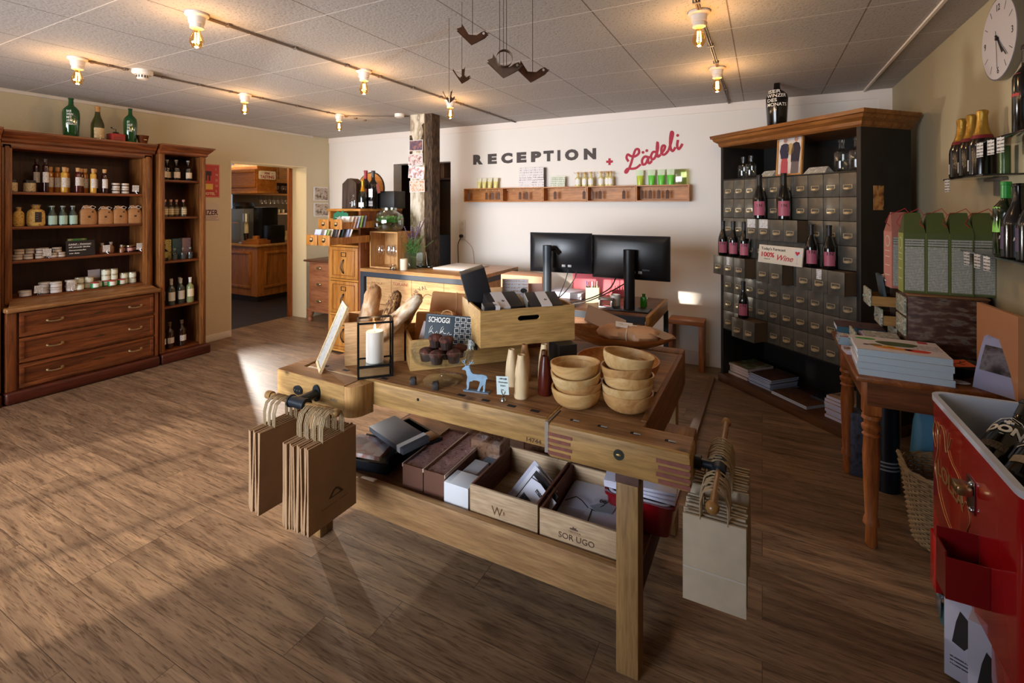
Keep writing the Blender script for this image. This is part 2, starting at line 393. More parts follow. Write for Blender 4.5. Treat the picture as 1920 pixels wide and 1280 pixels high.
# ---- office behind the opening in the white wall
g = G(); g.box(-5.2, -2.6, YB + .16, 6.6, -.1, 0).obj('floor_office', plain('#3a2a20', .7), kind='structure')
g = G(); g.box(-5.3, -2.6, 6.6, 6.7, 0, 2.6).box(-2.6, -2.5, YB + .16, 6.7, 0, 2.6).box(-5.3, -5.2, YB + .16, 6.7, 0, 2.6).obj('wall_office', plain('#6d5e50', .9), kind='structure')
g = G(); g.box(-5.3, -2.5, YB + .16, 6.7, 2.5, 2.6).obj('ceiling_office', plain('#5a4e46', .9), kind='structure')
# ---- bar room beyond the doorway
KX = -7.2
g = G(); g.box(-10.6, XL - .27, 3.0, 8.6, -.12, -.004).obj('floor_bar', plain('#231a16', .55, var=.2, bs=8), kind='structure')
g = G(); g.box(-9.6, -9.5, 6.2, 8.6, 0, 2.5).box(-10.6, XL - .27, 8.5, 8.6, 0, 2.6).box(W0 - .02, W0, 5.16, 8.6, 0, 2.6).box(-10.6, W0, 2.9, 3.0, 0, 2.6).obj('wall_bar', plain('#8f7c58', .9), kind='structure')
g = G(); g.box(-7.35, W0, 3.0, 8.6, 2.5, 2.6).obj('ceiling_bar', plain('#b9b0a4', .9), kind='structure')
# ================================================================== CEILING LAMPS, CABLES, SMOKE DETECTOR, BIRD MOBILE
M_PORC = plain('#ece6dc', .35)
M_CABLE = plain('#6f6055', .5)
def bulb_glow():
    m, t, N, L, b = _new('filament_glow')
    b.inputs['Base Color'].default_value = (1, .6, .2, 1)
    b.inputs['Emission Color'].default_value = (1.0, .62, .22, 1); b.inputs['Emission Strength'].default_value = 60
    return m
M_FIL = bulb_glow()
M_BULB = glass('#ffe2a8', .86)
def build_lamp():
    t = raw('ceiling_lamp')
    g = G(); g.lathe([(.0, 0), (.052, 0), (.054, -.012), (.040, -.02), (.036, -.05), (.031, -.055), (.031, -.075), (.0, -.076)], 24, cap=False)
    g.obj('lamp_socket', M_PORC, t)
    g = G(); g.lathe([(.013, -.074), (.015, -.084), (.022, -.104), (.031, -.125), (.033, -.14), (.029, -.158), (.018, -.172), (0, -.178)], 20, cap=False)
    bu = g.obj('bulb', M_BULB, t)
    g = G()
    for k in range(6):
        a = k * PI / 3; r = .008
        g.tube([(r * math.cos(a), r * math.sin(a), -.098), (r * 1.3 * math.cos(a + .25), r * 1.3 * math.sin(a + .25), -.15)], .0011, 4)
    g.obj('filament', M_FIL, bu)
    return t
LAMPS = [(-2.54, 1.434, 'first lamp of the middle ceiling cable'), (-2.54, 2.59, 'second lamp of the middle ceiling cable'),
         (-2.54, 3.67, 'third lamp of the middle ceiling cable'), (-4.0, 1.504, 'first lamp of the left ceiling cable'),
         (-4.0, 2.66, 'middle lamp of the left ceiling cable'), (-4.0, 3.716, 'farthest lamp of the left ceiling cable'),
         (-.281, 2.58, 'nearer lamp of the right ceiling cable'), (-.281, 3.68, 'farther lamp of the right ceiling cable')]
for x, y, lb in LAMPS:
    inst('lamp', build_lamp, 'porcelain socket with glowing bulb, ' + lb, 'lamp', (x, y, ZC), group='bare bulb ceiling lamps')
    l = bpy.data.lights.new('bulb_light', 'POINT'); l.energy = 5.5; l.color = (1.0, .62, .30); l.shadow_soft_size = .03
    lo = bpy.data.objects.new('bulb_light', l); COL.objects.link(lo); lo.location = (x, y, ZC - .2)
def cable(pts, label):
    g = G(); g.tube([(x, y, ZC - .008) for x, y in pts], .0055, 6)
    g.tube([(x + .012, y, ZC - .008) for x, y in pts], .0035, 6)
    for i in range(len(pts) - 1):
        (x0, y0), (x1, y1) = pts[i], pts[i + 1]
        for f in (.1, .5, .9): g.box(x0 - .012, x0 + .022, y0 + (y1 - y0) * f - .008, y0 + (y1 - y0) * f + .008, ZC - .015, ZC)
    tag(g.obj('ceiling_cable', M_CABLE), label, 'cable', 'cables on the ceiling')
cable([(-2.54, 1.49), (-2.54, 2.53)], 'grey double cable between first and second middle ceiling lamps')
cable([(-2.54, 2.65), (-2.54, 3.61)], 'grey double cable between second and third middle ceiling lamps')
cable([(-2.54, 3.73), (-2.54, 4.98)], 'grey double cable from third middle lamp to the white wall')
cable([(-4.0, 1.56), (-4.0, 1.79)], 'short double cable between left ceiling lamp and smoke detector')
cable([(-4.0, 1.95), (-4.0, 2.60)], 'grey double cable from smoke detector to middle left lamp')
cable([(-4.0, 2.72), (-4.0, 3.66)], 'grey double cable between the two farthest left ceiling lamps')
cable([(-4.0, 3.78), (-3.4, 4.12)], 'grey double cable from farthest left lamp to the post')
cable([(-.281, 1.6), (-.281, 2.52)], 'grey double cable leading from frame edge to nearer right lamp')
cable([(-.281, 2.64), (-.281, 3.62)], 'grey double cable between the two right ceiling lamps')
cable([(-.281, 3.74), (-.281, 4.98)], 'pale cable from farther right lamp to the white wall')
t = thing('smoke_detector', 'round white smoke detector on the ceiling beside left cable', 'smoke detector', (-3.96, 1.86, ZC))
G().lathe([(0, 0), (.062, 0), (.064, -.02), (.052, -.032), (0, -.033)], 28, cap=False).obj('base', M_PORC, t)
g = G().lathe([(.034, -.03), (.034, -.058), (.026, -.064), (0, -.064)], 20, cap=False)
g.obj('sensor_head', M_PORC, t)
g = G()
for k in range(12):
    a = k * PI / 6; g.box(.033, .0352, -.004, .004, -.054, -.036, T=Matrix.Rotation(a, 4, 'Z'))
g.obj('vent_slots', plain('#3a3632', .8), t)
G().lathe([(0, 0), (.05, 0), (.05, -.03), (.03, -.04), (0, -.04)], 20, cap=False).obj('junction_box', M_PORC, loc=(-3.42, 4.0, ZC))
tag(bpy.data.objects['junction_box'], 'small round white ceiling box next to the wooden post', 'ceiling box')
# ---- folded cardboard birds hung on threads
M_CARD = plain('#6b3f22', .7, var=.25, bs=30); M_CARD2 = plain('#7f6450', .7, var=.2, bs=30)
M_THREAD = plain('#241a14', .8)
def bird(label, x, y, z, rz, size, mat, drops, ring=False, open_=.5):
    """z = height of the bird's lowest fold; drops = thread x offsets"""
    t = thing('paper_bird', label, 'bird ornament', (x, y, z), rz, 'cardboard birds hanging from the ceiling')
    s = size; th = .0015
    prof = [(-.62, 0.62), (-.42, .70), (-.40, .84), (-.12, .42), (.22, .40), (.38, .52), (.55, .58), (.66, .50), (.74, .49), (.66, .44), (.58, .34), (.22, .12), (0, 0)]
    g = G()
    for sd in (-1, 1):
        V = [g.bm.verts.new((px * s, sd * (py * s * open_ * .5 + .001), py * s)) for px, py in prof]
        f = g.bm.faces.new(V)
        bmesh.ops.solidify(g.bm, geom=[f], thickness=th)
    g.obj('folded_body', mat, t)
    g = G()
    for sd in (-1, 1): g.cyl(.006 * s / .12, -.001, .001, 10, T=Tm((.50 * s, sd * (.47 * s * open_ * .5 + .004), .47 * s), rx=PI / 2))
    g.obj('eye_hole', plain('#c9beb2', .6), t)
    if ring:
        g = G(); R = .30 * s
        pts = [(-.04 * s, R * math.cos(a), .62 * s + R * math.sin(a)) for a in [i * PI / 12 for i in range(24)]]
        for dx in (0,):
            rows = [[(R * math.cos(i * PI / 12), -.55 * s, .62 * s + R * math.sin(i * PI / 12)), (R * math.cos(i * PI / 12), -.25 * s, .62 * s + R * math.sin(i * PI / 12))] for i in range(25)]
            g.sheet(rows, .0012)
        g.obj('ring', mat, t)
    g = G()
    for dx in drops: g.tube([(dx, 0, .42 * s), (dx, 0, ZC - z)], .0011, 4)
    g.obj('thread', M_THREAD, t)
def _at(px, py, d):
    k = (px - 960) / 905; s_, c_ = math.sin(CAM_YAW), math.cos(CAM_YAW)
    return d * (-s_ + k * c_), d * (c_ + k * s_), 1.55 - (py - 385) * d / 905
# ================================================================== SHARED BUILDERS: bottles, jars, cards, printed paper
def wobj(g, name, mats, t, **k):
    """part whose vertices are given in room coordinates, under an unrotated thing"""
    return g.obj(name, mats, t, loc=tuple(-v for v in t.location), **k)
def printed(bg, ink, pitch=.006, row='z', col='x', fill=.5, rough=.6, chars=220):
    """rows of small illegible print"""
    k = ('pr', bg, ink, pitch, row, col, fill, chars)
    if k in MC: return MC[k]
    m, t, N, L, b = _new('printed_' + bg.strip('#'))
    tc = N.new('ShaderNodeTexCoord'); sp = N.new('ShaderNodeSeparateXYZ'); L.new(tc.outputs['Object'], sp.inputs[0])
    R, C = sp.outputs[row.upper()], sp.outputs[col.upper()]
    pp = N.new('ShaderNodeMath'); pp.operation = 'PINGPONG'; pp.inputs[1].default_value = pitch / 2; L.new(R, pp.inputs[0])
    lt = N.new('ShaderNodeMath'); lt.operation = 'LESS_THAN'; lt.inputs[1].default_value = pitch * .2; L.new(pp.outputs[0], lt.inputs[0])
    sn = N.new('ShaderNodeMath'); sn.operation = 'SNAP'; sn.inputs[1].default_value = pitch; L.new(R, sn.inputs[0])
    cx = N.new('ShaderNodeCombineXYZ'); m1 = N.new('ShaderNodeMath'); m1.operation = 'MULTIPLY'; m1.inputs[1].default_value = chars; L.new(C, m1.inputs[0])
    m2 = N.new('ShaderNodeMath'); m2.operation = 'MULTIPLY'; m2.inputs[1].default_value = 900; L.new(sn.outputs[0], m2.inputs[0])
    L.new(m1.outputs[0], cx.inputs[0]); L.new(m2.outputs[0], cx.inputs[1])
    n = N.new('ShaderNodeTexNoise'); n.inputs['Scale'].default_value = 1; n.inputs['Detail'].default_value = 1; L.new(cx.outputs[0], n.inputs['Vector'])
    g2 = N.new('ShaderNodeMath'); g2.operation = 'GREATER_THAN'; g2.inputs[1].default_value = 1 - fill; L.new(n.outputs['Fac'], g2.inputs[0])
    mu = N.new('ShaderNodeMath'); mu.operation = 'MULTIPLY'; L.new(lt.outputs[0], mu.inputs[0]); L.new(g2.outputs[0], mu.inputs[1])
    mx = N.new('ShaderNodeMixRGB'); mx.inputs[1].default_value = lin(bg); mx.inputs[2].default_value = lin(ink); L.new(mu.outputs[0], mx.inputs[0])
    L.new(mx.outputs[0], b.inputs['Base Color']); b.inputs['Roughness'].default_value = rough; MC[k] = m; return m
M_BLK = plain('#0b0a0a', .12, spec=.6)
M_DKG = plain('#10160c', .08, spec=.7)               # near-black wine glass
M_GREEN = plain('#0f4a1c', .06, spec=.8, coat=.5)
M_WHITE = plain('#e9e6e2', .6)
M_PAPER = plain('#dcd9d6', .7)
M_CORK = plain('#c89a66', .8, var=.15, bs=200)
M_GLS = glass('#f4f8f6', .84)
M_STEEL = plain('#b9b9b9', .25, metal=1)
M_BRASS = plain('#bfa980', .3, metal=.9)
M_INK = plain('#1c1a18', .7)
M_TXW = plain('#f2efe8', .6)
def prof(style, h, r):
    P = {'bordeaux': [(.9, 0), (1, .02), (1, .62), (.93, .665), (.62, .72), (.40, .765), (.37, .80), (.36, .955), (.42, .96), (.42, .985), (.38, 1)],
         'burgundy': [(.9, 0), (1, .02), (1, .44), (.95, .50), (.74, .60), (.50, .70), (.39, .79), (.37, .95), (.42, .955), (.42, .985), (.38, 1)],
         'champagne': [(.9, 0), (1, .02), (1, .42), (.95, .48), (.76, .58), (.52, .68), (.40, .78), (.36, .90), (.40, .93), (.43, .96), (.40, .985), (.2, 1)],
         'magnum': [(.82, 0), (.88, .03), (1, .50), (1, .62), (.92, .70), (.62, .77), (.36, .81), (.30, .85), (.28, .96), (.34, .965), (.34, .995), (.28, 1)],
         'slim': [(.95, 0), (1, .02), (1, .80), (.9, .83), (.55, .86), (.52, .97), (.6, .975), (.6, 1)],
         'square': [(.95, 0), (1, .03), (1, .55), (.94, .62), (.5, .70), (.36, .74), (.34, .90), (.42, .92), (.42, .97), (.4, 1)],
         'milk': [(.92, 0), (1, .02), (1, .5), (.85, .6), (.5, .72), (.42, .8), (.42, .93), (.5, .94), (.5, 1)]}[style]
    return [(0, 0)] + [(a * r, b * h) for a, b in P] + [(0, h)]
def rad_at(pr, z):
    for (r0, z0), (r1, z1) in zip(pr[:-1], pr[1:]):
        if z0 <= z <= z1 and z1 > z0: return r0 + (r1 - r0) * (z - z0) / (z1 - z0)
    return pr[-2][0]
def band(g, r0, r1, z0, z1, ang, m=0, n=8, full=False):
    """curved label patch facing local -Y"""
    rows = []
    for i in range(n + 1):
        a = -PI / 2 + (-ang + 2 * ang * i / n)
        rows.append([(r0 * math.cos(a), r0 * math.sin(a), z0), (r1 * math.cos(a), r1 * math.sin(a), z1)])
    g.sheet(rows, m=m); return g
def bottle(name, style, h, r, gm, label=None, cap=None, liquid=None, seg=20, extra=None, mark=None):
    """label=(z0,z1,half_angle,mat[,more bands]) as fractions of h; cap=(z0 fraction, mat)"""
    def f():
        t = raw(name); pr = prof(style, h, r)
        G().lathe(pr, seg, cap=False).obj('glass_body', gm, t)
        if liquid:
            mat, top = liquid
            q = [(a * .9, min(b, top * h)) for a, b in pr if b < top * h]; q = [(0, .004)] + [(a, max(b, .004)) for a, b in q[1:]] + [(rad_at(pr, top * h) * .88, top * h), (0, top * h)]
            G().lathe(q, seg, cap=False).obj('liquid', mat, t)
        if label:
            g = G(); ms = []
            for (z0, z1, ang, mt) in (label if isinstance(label, list) else [label]):
                ms.append(mt); ra, rb = rad_at(pr, z0 * h) + .0009, rad_at(pr, z1 * h) + .0009
                band(g, ra, rb, z0 * h, z1 * h, ang, m=len(ms) - 1)
            g.obj('paper_label', ms, t)
        if cap:
            z0, mt = cap[:2]; top = cap[2] if len(cap) > 2 else 1.0
            q = [(rad_at(pr, z0 * h) + .0012, z0 * h)] + [(a + .0012, b) for a, b in pr if z0 * h < b < h] + [(pr[-2][0] + .0012, h + .001)]
            if top > 1: q = [(rad_at(pr, z0 * h) * 1.15, z0 * h), (rad_at(pr, h * .99) * 1.15, top * h)]
            q.append((0, q[-1][1])); G().lathe(q, 14, cap=False).obj('stopper' if top > 1 else 'capsule', mt, t)
        if mark: mark(t, pr)
        return t
    return f
def jar(h, r, body, lid, lh=.2, label=None, stack=None):
    def f():
        t = raw('jar')
        G().lathe([(0, 0), (r * .92, 0), (r, .003), (r, h * (1 - lh) - .004), (r * .93, h * (1 - lh)), (0, h * (1 - lh))], 18, cap=False).obj('glass_body', body, t)
        G().lathe([(0, h * (1 - lh)), (r * 1.02, h * (1 - lh)), (r * 1.02, h - .001), (r * .97, h), (0, h)], 18, cap=False).obj('lid', lid, t)
        if label:
            g = G(); z0, z1, ang, mt = label; band(g, r + .0008, r + .0008, z0 * h, z1 * h, ang); g.obj('paper_label', mt, t)
        return t
    return f
def card_stand(w, h, clipmat=None, mat=None, holder='price_card'):
    """small card held by a metal clip foot, facing local -Y"""
    def f():
        t = raw(holder)
        g = G(); g.box(-w / 2, w / 2, -.0006, .0006, .02, .02 + h, T=Matrix.Rotation(.1, 4, 'X') ); g.obj('card', mat or printed('#e4e1dd', '#4a4744', .009, fill=.55), t)
        g = G(); g.tube([(-.012, -.012, .002), (-.004, -.003, .012), (-.004, -.003, .03)], .0012, 5); g.tube([(.012, -.012, .002), (.004, -.003, .012), (.004, -.003, .03)], .0012, 5)
        g.tube([(0, .014, .002), (0, .003, .014), (0, .002, .026)], .0012, 5)
        g.obj('clip_foot', clipmat or M_STEEL, t); return t
    return f
# ================================================================== LEFT WALL: THREE-PART DARK WOODEN CABINET
WD = dict(rough=.38, bump=.2, spec=.5)
W_CY = wood('#4f250f', '#8a4a22', 'y', 1.2, **WD); W_CZ = wood('#54280f', '#8f4e24', 'z', 1.2, **WD)
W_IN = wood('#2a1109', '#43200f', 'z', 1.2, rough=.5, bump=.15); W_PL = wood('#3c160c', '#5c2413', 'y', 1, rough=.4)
W_TOP = wood('#6e4424', '#a9794a', 'y', 1.1, rough=.35)
W_ED = wood('#5e3316', '#96602f', 'z', 1.3, rough=.4)
def handle(t, x, y, z, name='handle'):
    g = G(); g.tube([(x, y - .05, z + .004), (x + .014, y - .046, z), (x + .022, y - .03, z - .004), (x + .024, y, z - .006), (x + .022, y + .03, z - .004), (x + .014, y + .046, z), (x, y + .05, z + .004)], .0062, 8)
    for s in (-1, 1): g.cyl(.011, 0, .004, 12, T=Tm((x, y + s * .048, z + .003), ry=PI / 2))
    return g
def cornice(g, y0, y1, xb, xf, z0, z1, lret=True, rret=True):
    n = 7; rows = []
    steps = [(0, 0), (.012, .01), (.014, .03), (.03, .045), (.05, .07), (.052, .078), (.062, .08), (.062, 1)]
    H_ = z1 - z0
    for k in range(len(steps) - 1):
        a, h0 = steps[k]; b, h1 = steps[k + 1]; h1 = min(h1, H_) if k < len(steps) - 2 else H_
        p = lambda o: (y0 - (o if lret else 0), y1 + (o if rret else 0), xf + o)
        A, B = p(a), p(b)
        g.hexa([(xb, A[0], z0 + h0), (A[2], A[0], z0 + h0), (A[2], A[1], z0 + h0), (xb, A[1], z0 + h0)], [(xb, B[0], z0 + h1), (B[2], B[0], z0 + h1), (B[2], B[1], z0 + h1), (xb, B[1], z0 + h1)])
# centre unit
t = thing('display_cabinet', 'wide dark walnut display cabinet with open shelves over three drawers', 'cabinet', (-5.36, 2.05, 0))
y0, y1 = 1.50, 2.58; xb = XL + .002
g = G(); g.box(xb, -5.16, y0, y1, 0, .1, bev=.025, seg=3); wobj(g, 'plinth', W_PL, t)
g = G(); g.box(xb, -5.2, y0 + .01, y1 - .01, .1, .715); 
for a, b in ((y0 + .01, y0 + .07), (y1 - .045, y1 - .01)): g.box(-5.2, -5.178, a, b, .1, .715, bev=.008)
wobj(g, 'lower_body', W_CZ, t)
g = G(); g.box(xb, -5.14, y0, y1, .715, .752, bev=.012, seg=3); wobj(g, 'worktop', W_TOP, t)
g = G(); g.hexa([(-5.30, y0 + .06, .752), (-5.175, y0 + .02, .752), (-5.175, y1 - .02, .752), (-5.30, y1 - .06, .752)], [(-5.30, y0 + .06, .80), (-5.275, y0 + .06, .80), (-5.275, y1 - .06, .80), (-5.30, y1 - .06, .80)])
wobj(g, 'sloping_ledge', W_TOP, t)
for z0, z1 in ((.115, .298), (.312, .502), (.516, .705)):
    g = G(); ya, yb = y0 + .085, y1 - .055
    g.box(-5.2, -5.182, ya, yb, z0, z1)
    f = .028
    for (a, b, c, d) in ((ya, yb, z0, z0 + f), (ya, yb, z1 - f, z1), (ya, ya + f, z0 + f, z1 - f), (yb - f, yb, z0 + f, z1 - f)): g.box(-5.184, -5.172, a, b, c, d, bev=.004)
    d = wobj(g, 'drawer', W_CY, t)
    for hy in (1.80, 2.375):
        o = handle(t, -5.18, hy, (z0 + z1) / 2).obj('handle', M_BRASS, d)
    g = G(); g.cyl(.009, 0, .004, 12, T=Tm((-5.181, 2.10, (z0 + z1) / 2), ry=PI / 2)); g.box(-5.181, -5.176, 2.06, 2.14, (z0 + z1) / 2 - .004, (z0 + z1) / 2 + .004, bev=.002)
    g.obj('keyhole_plate', plain('#5b4a34', .4, metal=.8), d)
g = G(); g.box(xb, xb + .015, y0 + .03, y1 - .03, .75, 2.05); wobj(g, 'back_panel', W_IN, t)
for a, b in ((y0 + .02, y0 + .05), (y1 - .08, y1 - .05)):
    g = G(); g.box(xb + .015, -5.30, a, b, .75, 2.04); wobj(g, 'side_panel', W_ED, t)
for a, b in ((y0 + .005, y0 + .072), (y1 - .098, y1 - .02)):
    g = G(); g.box(-5.30, -5.262, a, b, .752, 2.04, bev=.01); g.box(-5.275, -5.25, a + .018, b - .018, .77, 2.02, bev=.008); wobj(g, 'pilaster', W_ED, t)
for z in (1.108, 1.38, 1.66):
    g = G(); g.box(xb + .015, -5.282, y0 + .05, y1 - .08, z - .024, z, bev=.006); wobj(g, 'shelf', W_CY, t)
g = G(); g.box(xb + .015, -5.275, y0 + .05, y1 - .08, .79, .81); wobj(g, 'shelf', W_CY, t)
g = G(); g.box(xb, -5.262, y0 + .005, y1 - .02, 2.0, 2.045, bev=.004); wobj(g, 'frieze', W_CY, t)
g = G(); cornice(g, y0 + .005, y1 - .004, xb, -5.262, 2.045, 2.14, False, False); wobj(g, 'cornice', W_CY, t)
# --- right wing
t = thing('narrow_bookcase', 'narrow dark wooden bookcase at the right end of the big cabinet', 'bookcase', (-5.38, 2.82, 0))
y0, y1 = 2.592, 3.035
g = G(); g.box(xb, -5.165, y0, y1 + .03, 0, .098, bev=.02, seg=3); wobj(g, 'plinth', W_PL, t)
g = G(); g.box(xb, xb + .015, y0, y1, .098, 2.06); wobj(g, 'back_panel', W_IN, t)
for a, b in ((y0, y0 + .03), (y1 - .03, y1)):
    g = G(); g.box(xb + .015, -5.24, a, b, .098, 2.06); wobj(g, 'side_panel', W_ED, t)
for a, b in ((y0, y0 + .05), (y1 - .058, y1)):
    g = G(); g.box(-5.24, -5.208, a, b, .098, 2.06, bev=.008); g.box(-5.21, -5.20, a + .014, b - .014, .12, 2.04, bev=.004); wobj(g, 'pilaster', W_ED, t)
for z in (.111, .546, .996, 1.436, 1.805):
    g = G(); g.box(xb + .015, -5.235, y0 + .03, y1 - .03, z - .022, z, bev=.005); wobj(g, 'shelf', W_CY, t)
g = G(); cornice(g, y0, y1, xb, -5.208, 2.055, 2.15, False, True); wobj(g, 'cornice', W_CY, t)
# --- left wing, cut by the frame
t = thing('cabinet_with_door', 'tall dark wooden cabinet with closed door at left frame edge', 'cabinet', (-5.38, 1.2, 0))
y0, y1 = .9, 1.488
g = G(); g.box(xb, -5.165, y0, y1, 0, .1, bev=.02, seg=3); wobj(g, 'plinth', W_PL, t)
g = G(); g.box(xb, -5.225, y0, y1, .1, 2.06); wobj(g, 'carcass', W_CZ, t)
g = G(); g.box(-5.225, -5.195, y1 - .045, y1, .1, 2.06, bev=.01); wobj(g, 'pilaster', W_ED, t)
g = G(); g.box(-5.225, -5.205, y0 + .05, y1 - .05, .13, 2.03, bev=.003); g.box(-5.2055, -5.198, y1 - .11, y1 - .052, .13, 2.03, bev=.002)
d = wobj(g, 'door', wood('#7a4214', '#a8672a', 'z', 1.2, rough=.4), t)
for z in (.62, 1.02, 1.44, 1.75):
    G().ball(.013, (-5.182, y1 - .062, z)).cyl(.006, 0, .018, 8, T=Tm((-5.2, y1 - .062, z), ry=PI / 2)).obj('knob', plain('#20120c', .4), d)
G().box(-5.2, -5.195, y1 - .05, y1 - .044, 1.16, 1.2).box(-5.2, -5.195, y1 - .05, y1 - .044, 1.21, 1.25).obj('hinge', M_BRASS, d)
g = G(); cornice(g, y0, y1, xb, -5.208, 2.055, 2.15, True, False); wobj(g, 'cornice', W_CY, t)

# ---------------- on top of the cabinet
R90 = PI / 2
def chalk(lines, h0, th, wd, mat=M_TXW):
    def f(t, pr):
        for i, s_ in enumerate(lines):
            z = h0 - i * th * 1.35; r = rad_at(pr, z)
            o = text('chalk_writing', s_, th, mat, t, (-wd / 2, -r - .003, z), bold=.0004, width=wd * (len(s_) / 5))
            for v in o.data.vertices:               # wrap round the bottle
                a = -PI / 2 + v.co.x / r + (-wd / 2) / r; rr = r + .0016 + v.co.z * .2
                v.co = Vector((rr * math.cos(a) + wd / 2, rr * math.sin(a) + r + .003, 0)) + Vector((0, 0, 0)) + Vector((0, 0, v.co.y))
            o.rotation_euler = (0, 0, 0)
    return f
ZT = 2.141
inst('mag1', bottle('wine_bottle', 'magnum', .345, .060, M_GREEN, mark=chalk(['BAR', 'WEIN', 'MIT', 'HERZ', 'KIRSCH'], .215, .020, .055)), 'big green bottle with white handwriting, leftmost on the cabinet top', 'bottle', (-5.36, 1.97, ZT), R90 - .40)
inst('mag2', bottle('wine_bottle', 'magnum', .335, .054, M_GREEN, mark=chalk(['ST', 'SAUF', 'ER', 'DANK'], .19, .020, .05)), 'big green bottle with white handwriting beside the red coffee grinder', 'bottle', (-5.37, 2.42, ZT), R90 - .42)
inst('oliv', bottle('wine_bottle', 'burgundy', .305, .049, plain('#3c3d10', .08, spec=.7, coat=.4), label=[(.06, .36, .9, patchy(['#d9c39a', '#c9ab78', '#efe0bd'], 40))], cap=(.84, plain('#b98a4c', .5))), 'olive green wine bottle with cream label on the cabinet top', 'bottle', (-5.36, 2.16, ZT), R90)
t = thing('coffee_grinder', 'small red box coffee grinder with crank between two bottles', 'coffee grinder', (-5.36, 2.30, ZT), R90)
G().box(-.055, .055, -.05, .05, 0, .075, bev=.004).obj('body', plain('#a82a26', .45), t)
G().box(-.035, .035, -.053, -.05, .012, .045, bev=.002).cyl(.005, -.06, -.052, 8, T=Tm((0, 0, .028), rx=PI / 2, ) @ Tm((0, 0, 0))).obj('drawer', plain('#8f2420', .45), t)
g = G().lathe([(.03, .075), (.022, .09), (.008, .096), (0, .098)], 16, cap=False); g.tube([(0, 0, .09), (0, 0, .118), (-.03, 0, .122)], .003, 6); g.ball(.007, (-.034, 0, .13)); g.obj('crank', plain('#3c3a3a', .35, metal=.8), t)
t = thing('copper_pot', 'small tapered copper pot at the right end of cabinet top', 'pot', (-5.36, 2.52, ZT), R90)
G().lathe([(0, 0), (.034, 0), (.05, .085), (.052, .088), (.048, .085), (.033, .006), (0, .006)], 24, cap=False).obj('pot_body', plain('#7d4526', .35, metal=.6), t)
G().box(-.012, .012, -.052, -.04, .04, .05, bev=.002).obj('brass_badge', M_BRASS, t)

# ---------------- first shelf (top)
def put(items, X0, Z0, group, rz=R90):
    for key, b, lb, cat, y, dx, dz in items: inst(key, b, lb, cat, (X0 + dx, y, Z0 + dz), rz, group)
M_RED = plain('#4a0d0a', .15, coat=.3); M_AMB = plain('#a8651a', .15, coat=.3); M_GOLD = plain('#c99a3a', .15, coat=.3); M_DRED = plain('#2a0606', .12, coat=.3)
LBL = printed('#e2dcd6', '#6b6560', .008, fill=.5)
S1 = 1.661
for y, lb in ((1.585, 'half-hidden round glass jar at the left post on top shelf'), (1.695, 'round glass jar of pale grains with dark lid on top shelf')):
    inst('roundjar', jar(.095, .038, patchy(['#8a6a3a', '#c9b890', '#6a4a28'], 90), plain('#1a1614', .4), .22), lb, 'jar', (-5.34, y, S1), R90, 'round grain jars')
tall = bottle('spirit_bottle', 'slim', .27, .021, M_DRED, (.30, .62, 1.2, LBL), (.93, plain('#3a2c24', .4), 1.03))
for y, dx, lb in ((1.757, -.06, 'back one of the two tall dark red bottles on top shelf'), (1.795, 0, 'front one of the two tall dark red bottles on top shelf')):
    inst('talldark', tall, lb, 'bottle', (-5.34 + dx, y, S1), R90, 'tall dark liqueur bottles')
cols = {'amber': M_AMB, 'gold': M_GOLD, 'dark red': M_RED, 'near-black': M_DRED}
def corkb(c): return bottle('liqueur_bottle', 'slim', .205, .0225, cols[c], (.22 if c != 'dark red' else .3, .62 if c != 'dark red' else .66, 1.1, LBL), (.90, M_CORK, 1.06))
fr = [(1.912, 'gold'), (2.005, 'dark red'), (2.115, 'gold'), (2.198, 'near-black')]
for i, (y, c) in enumerate(fr):
    inst('cork_' + c, corkb(c), f'cork-stoppered {c} liqueur bottle, {NTH[i]} from left in the front row', 'bottle', (-5.325, y, S1), R90, 'cork-stoppered liqueurs on the top shelf')
bk = [(1.845, 'amber'), (1.893, 'amber'), (1.955, 'amber'), (2.055, 'dark red'), (2.085, 'amber'), (2.155, 'near-black')]
for i, (y, c) in enumerate(bk):
    inst('cork_' + c, corkb(c), f'cork-stoppered {c} liqueur bottle, {NTH[i]} from left in the back row', 'bottle', (-5.40, y, S1), R90, 'cork-stoppered liqueurs on the top shelf')
lidjar = jar(.048, .031, plain('#2c0f0c', .2, coat=.3), plain('#c9bfb0', .4), .38, (.05, .42, 1.3, plain('#d8d2ca', .6)))
for y, k, lb in ((2.288, 0, 'lower left pale-lidded preserve jar on top shelf'), (2.288, 1, 'upper left pale-lidded preserve jar on top shelf'), (2.362, 0, 'lower right pale-lidded preserve jar on top shelf'), (2.362, 1, 'upper right pale-lidded preserve jar on top shelf')):
    inst('lidjar', lidjar, lb, 'jar', (-5.34, y, S1 + k * .0485), R90, 'pale-lidded preserve jars')
inst('pc', card_stand(.055, .06), 'white price card on a clip beside the top shelf jars', 'price card', (-5.31, 2.435, S1), R90)

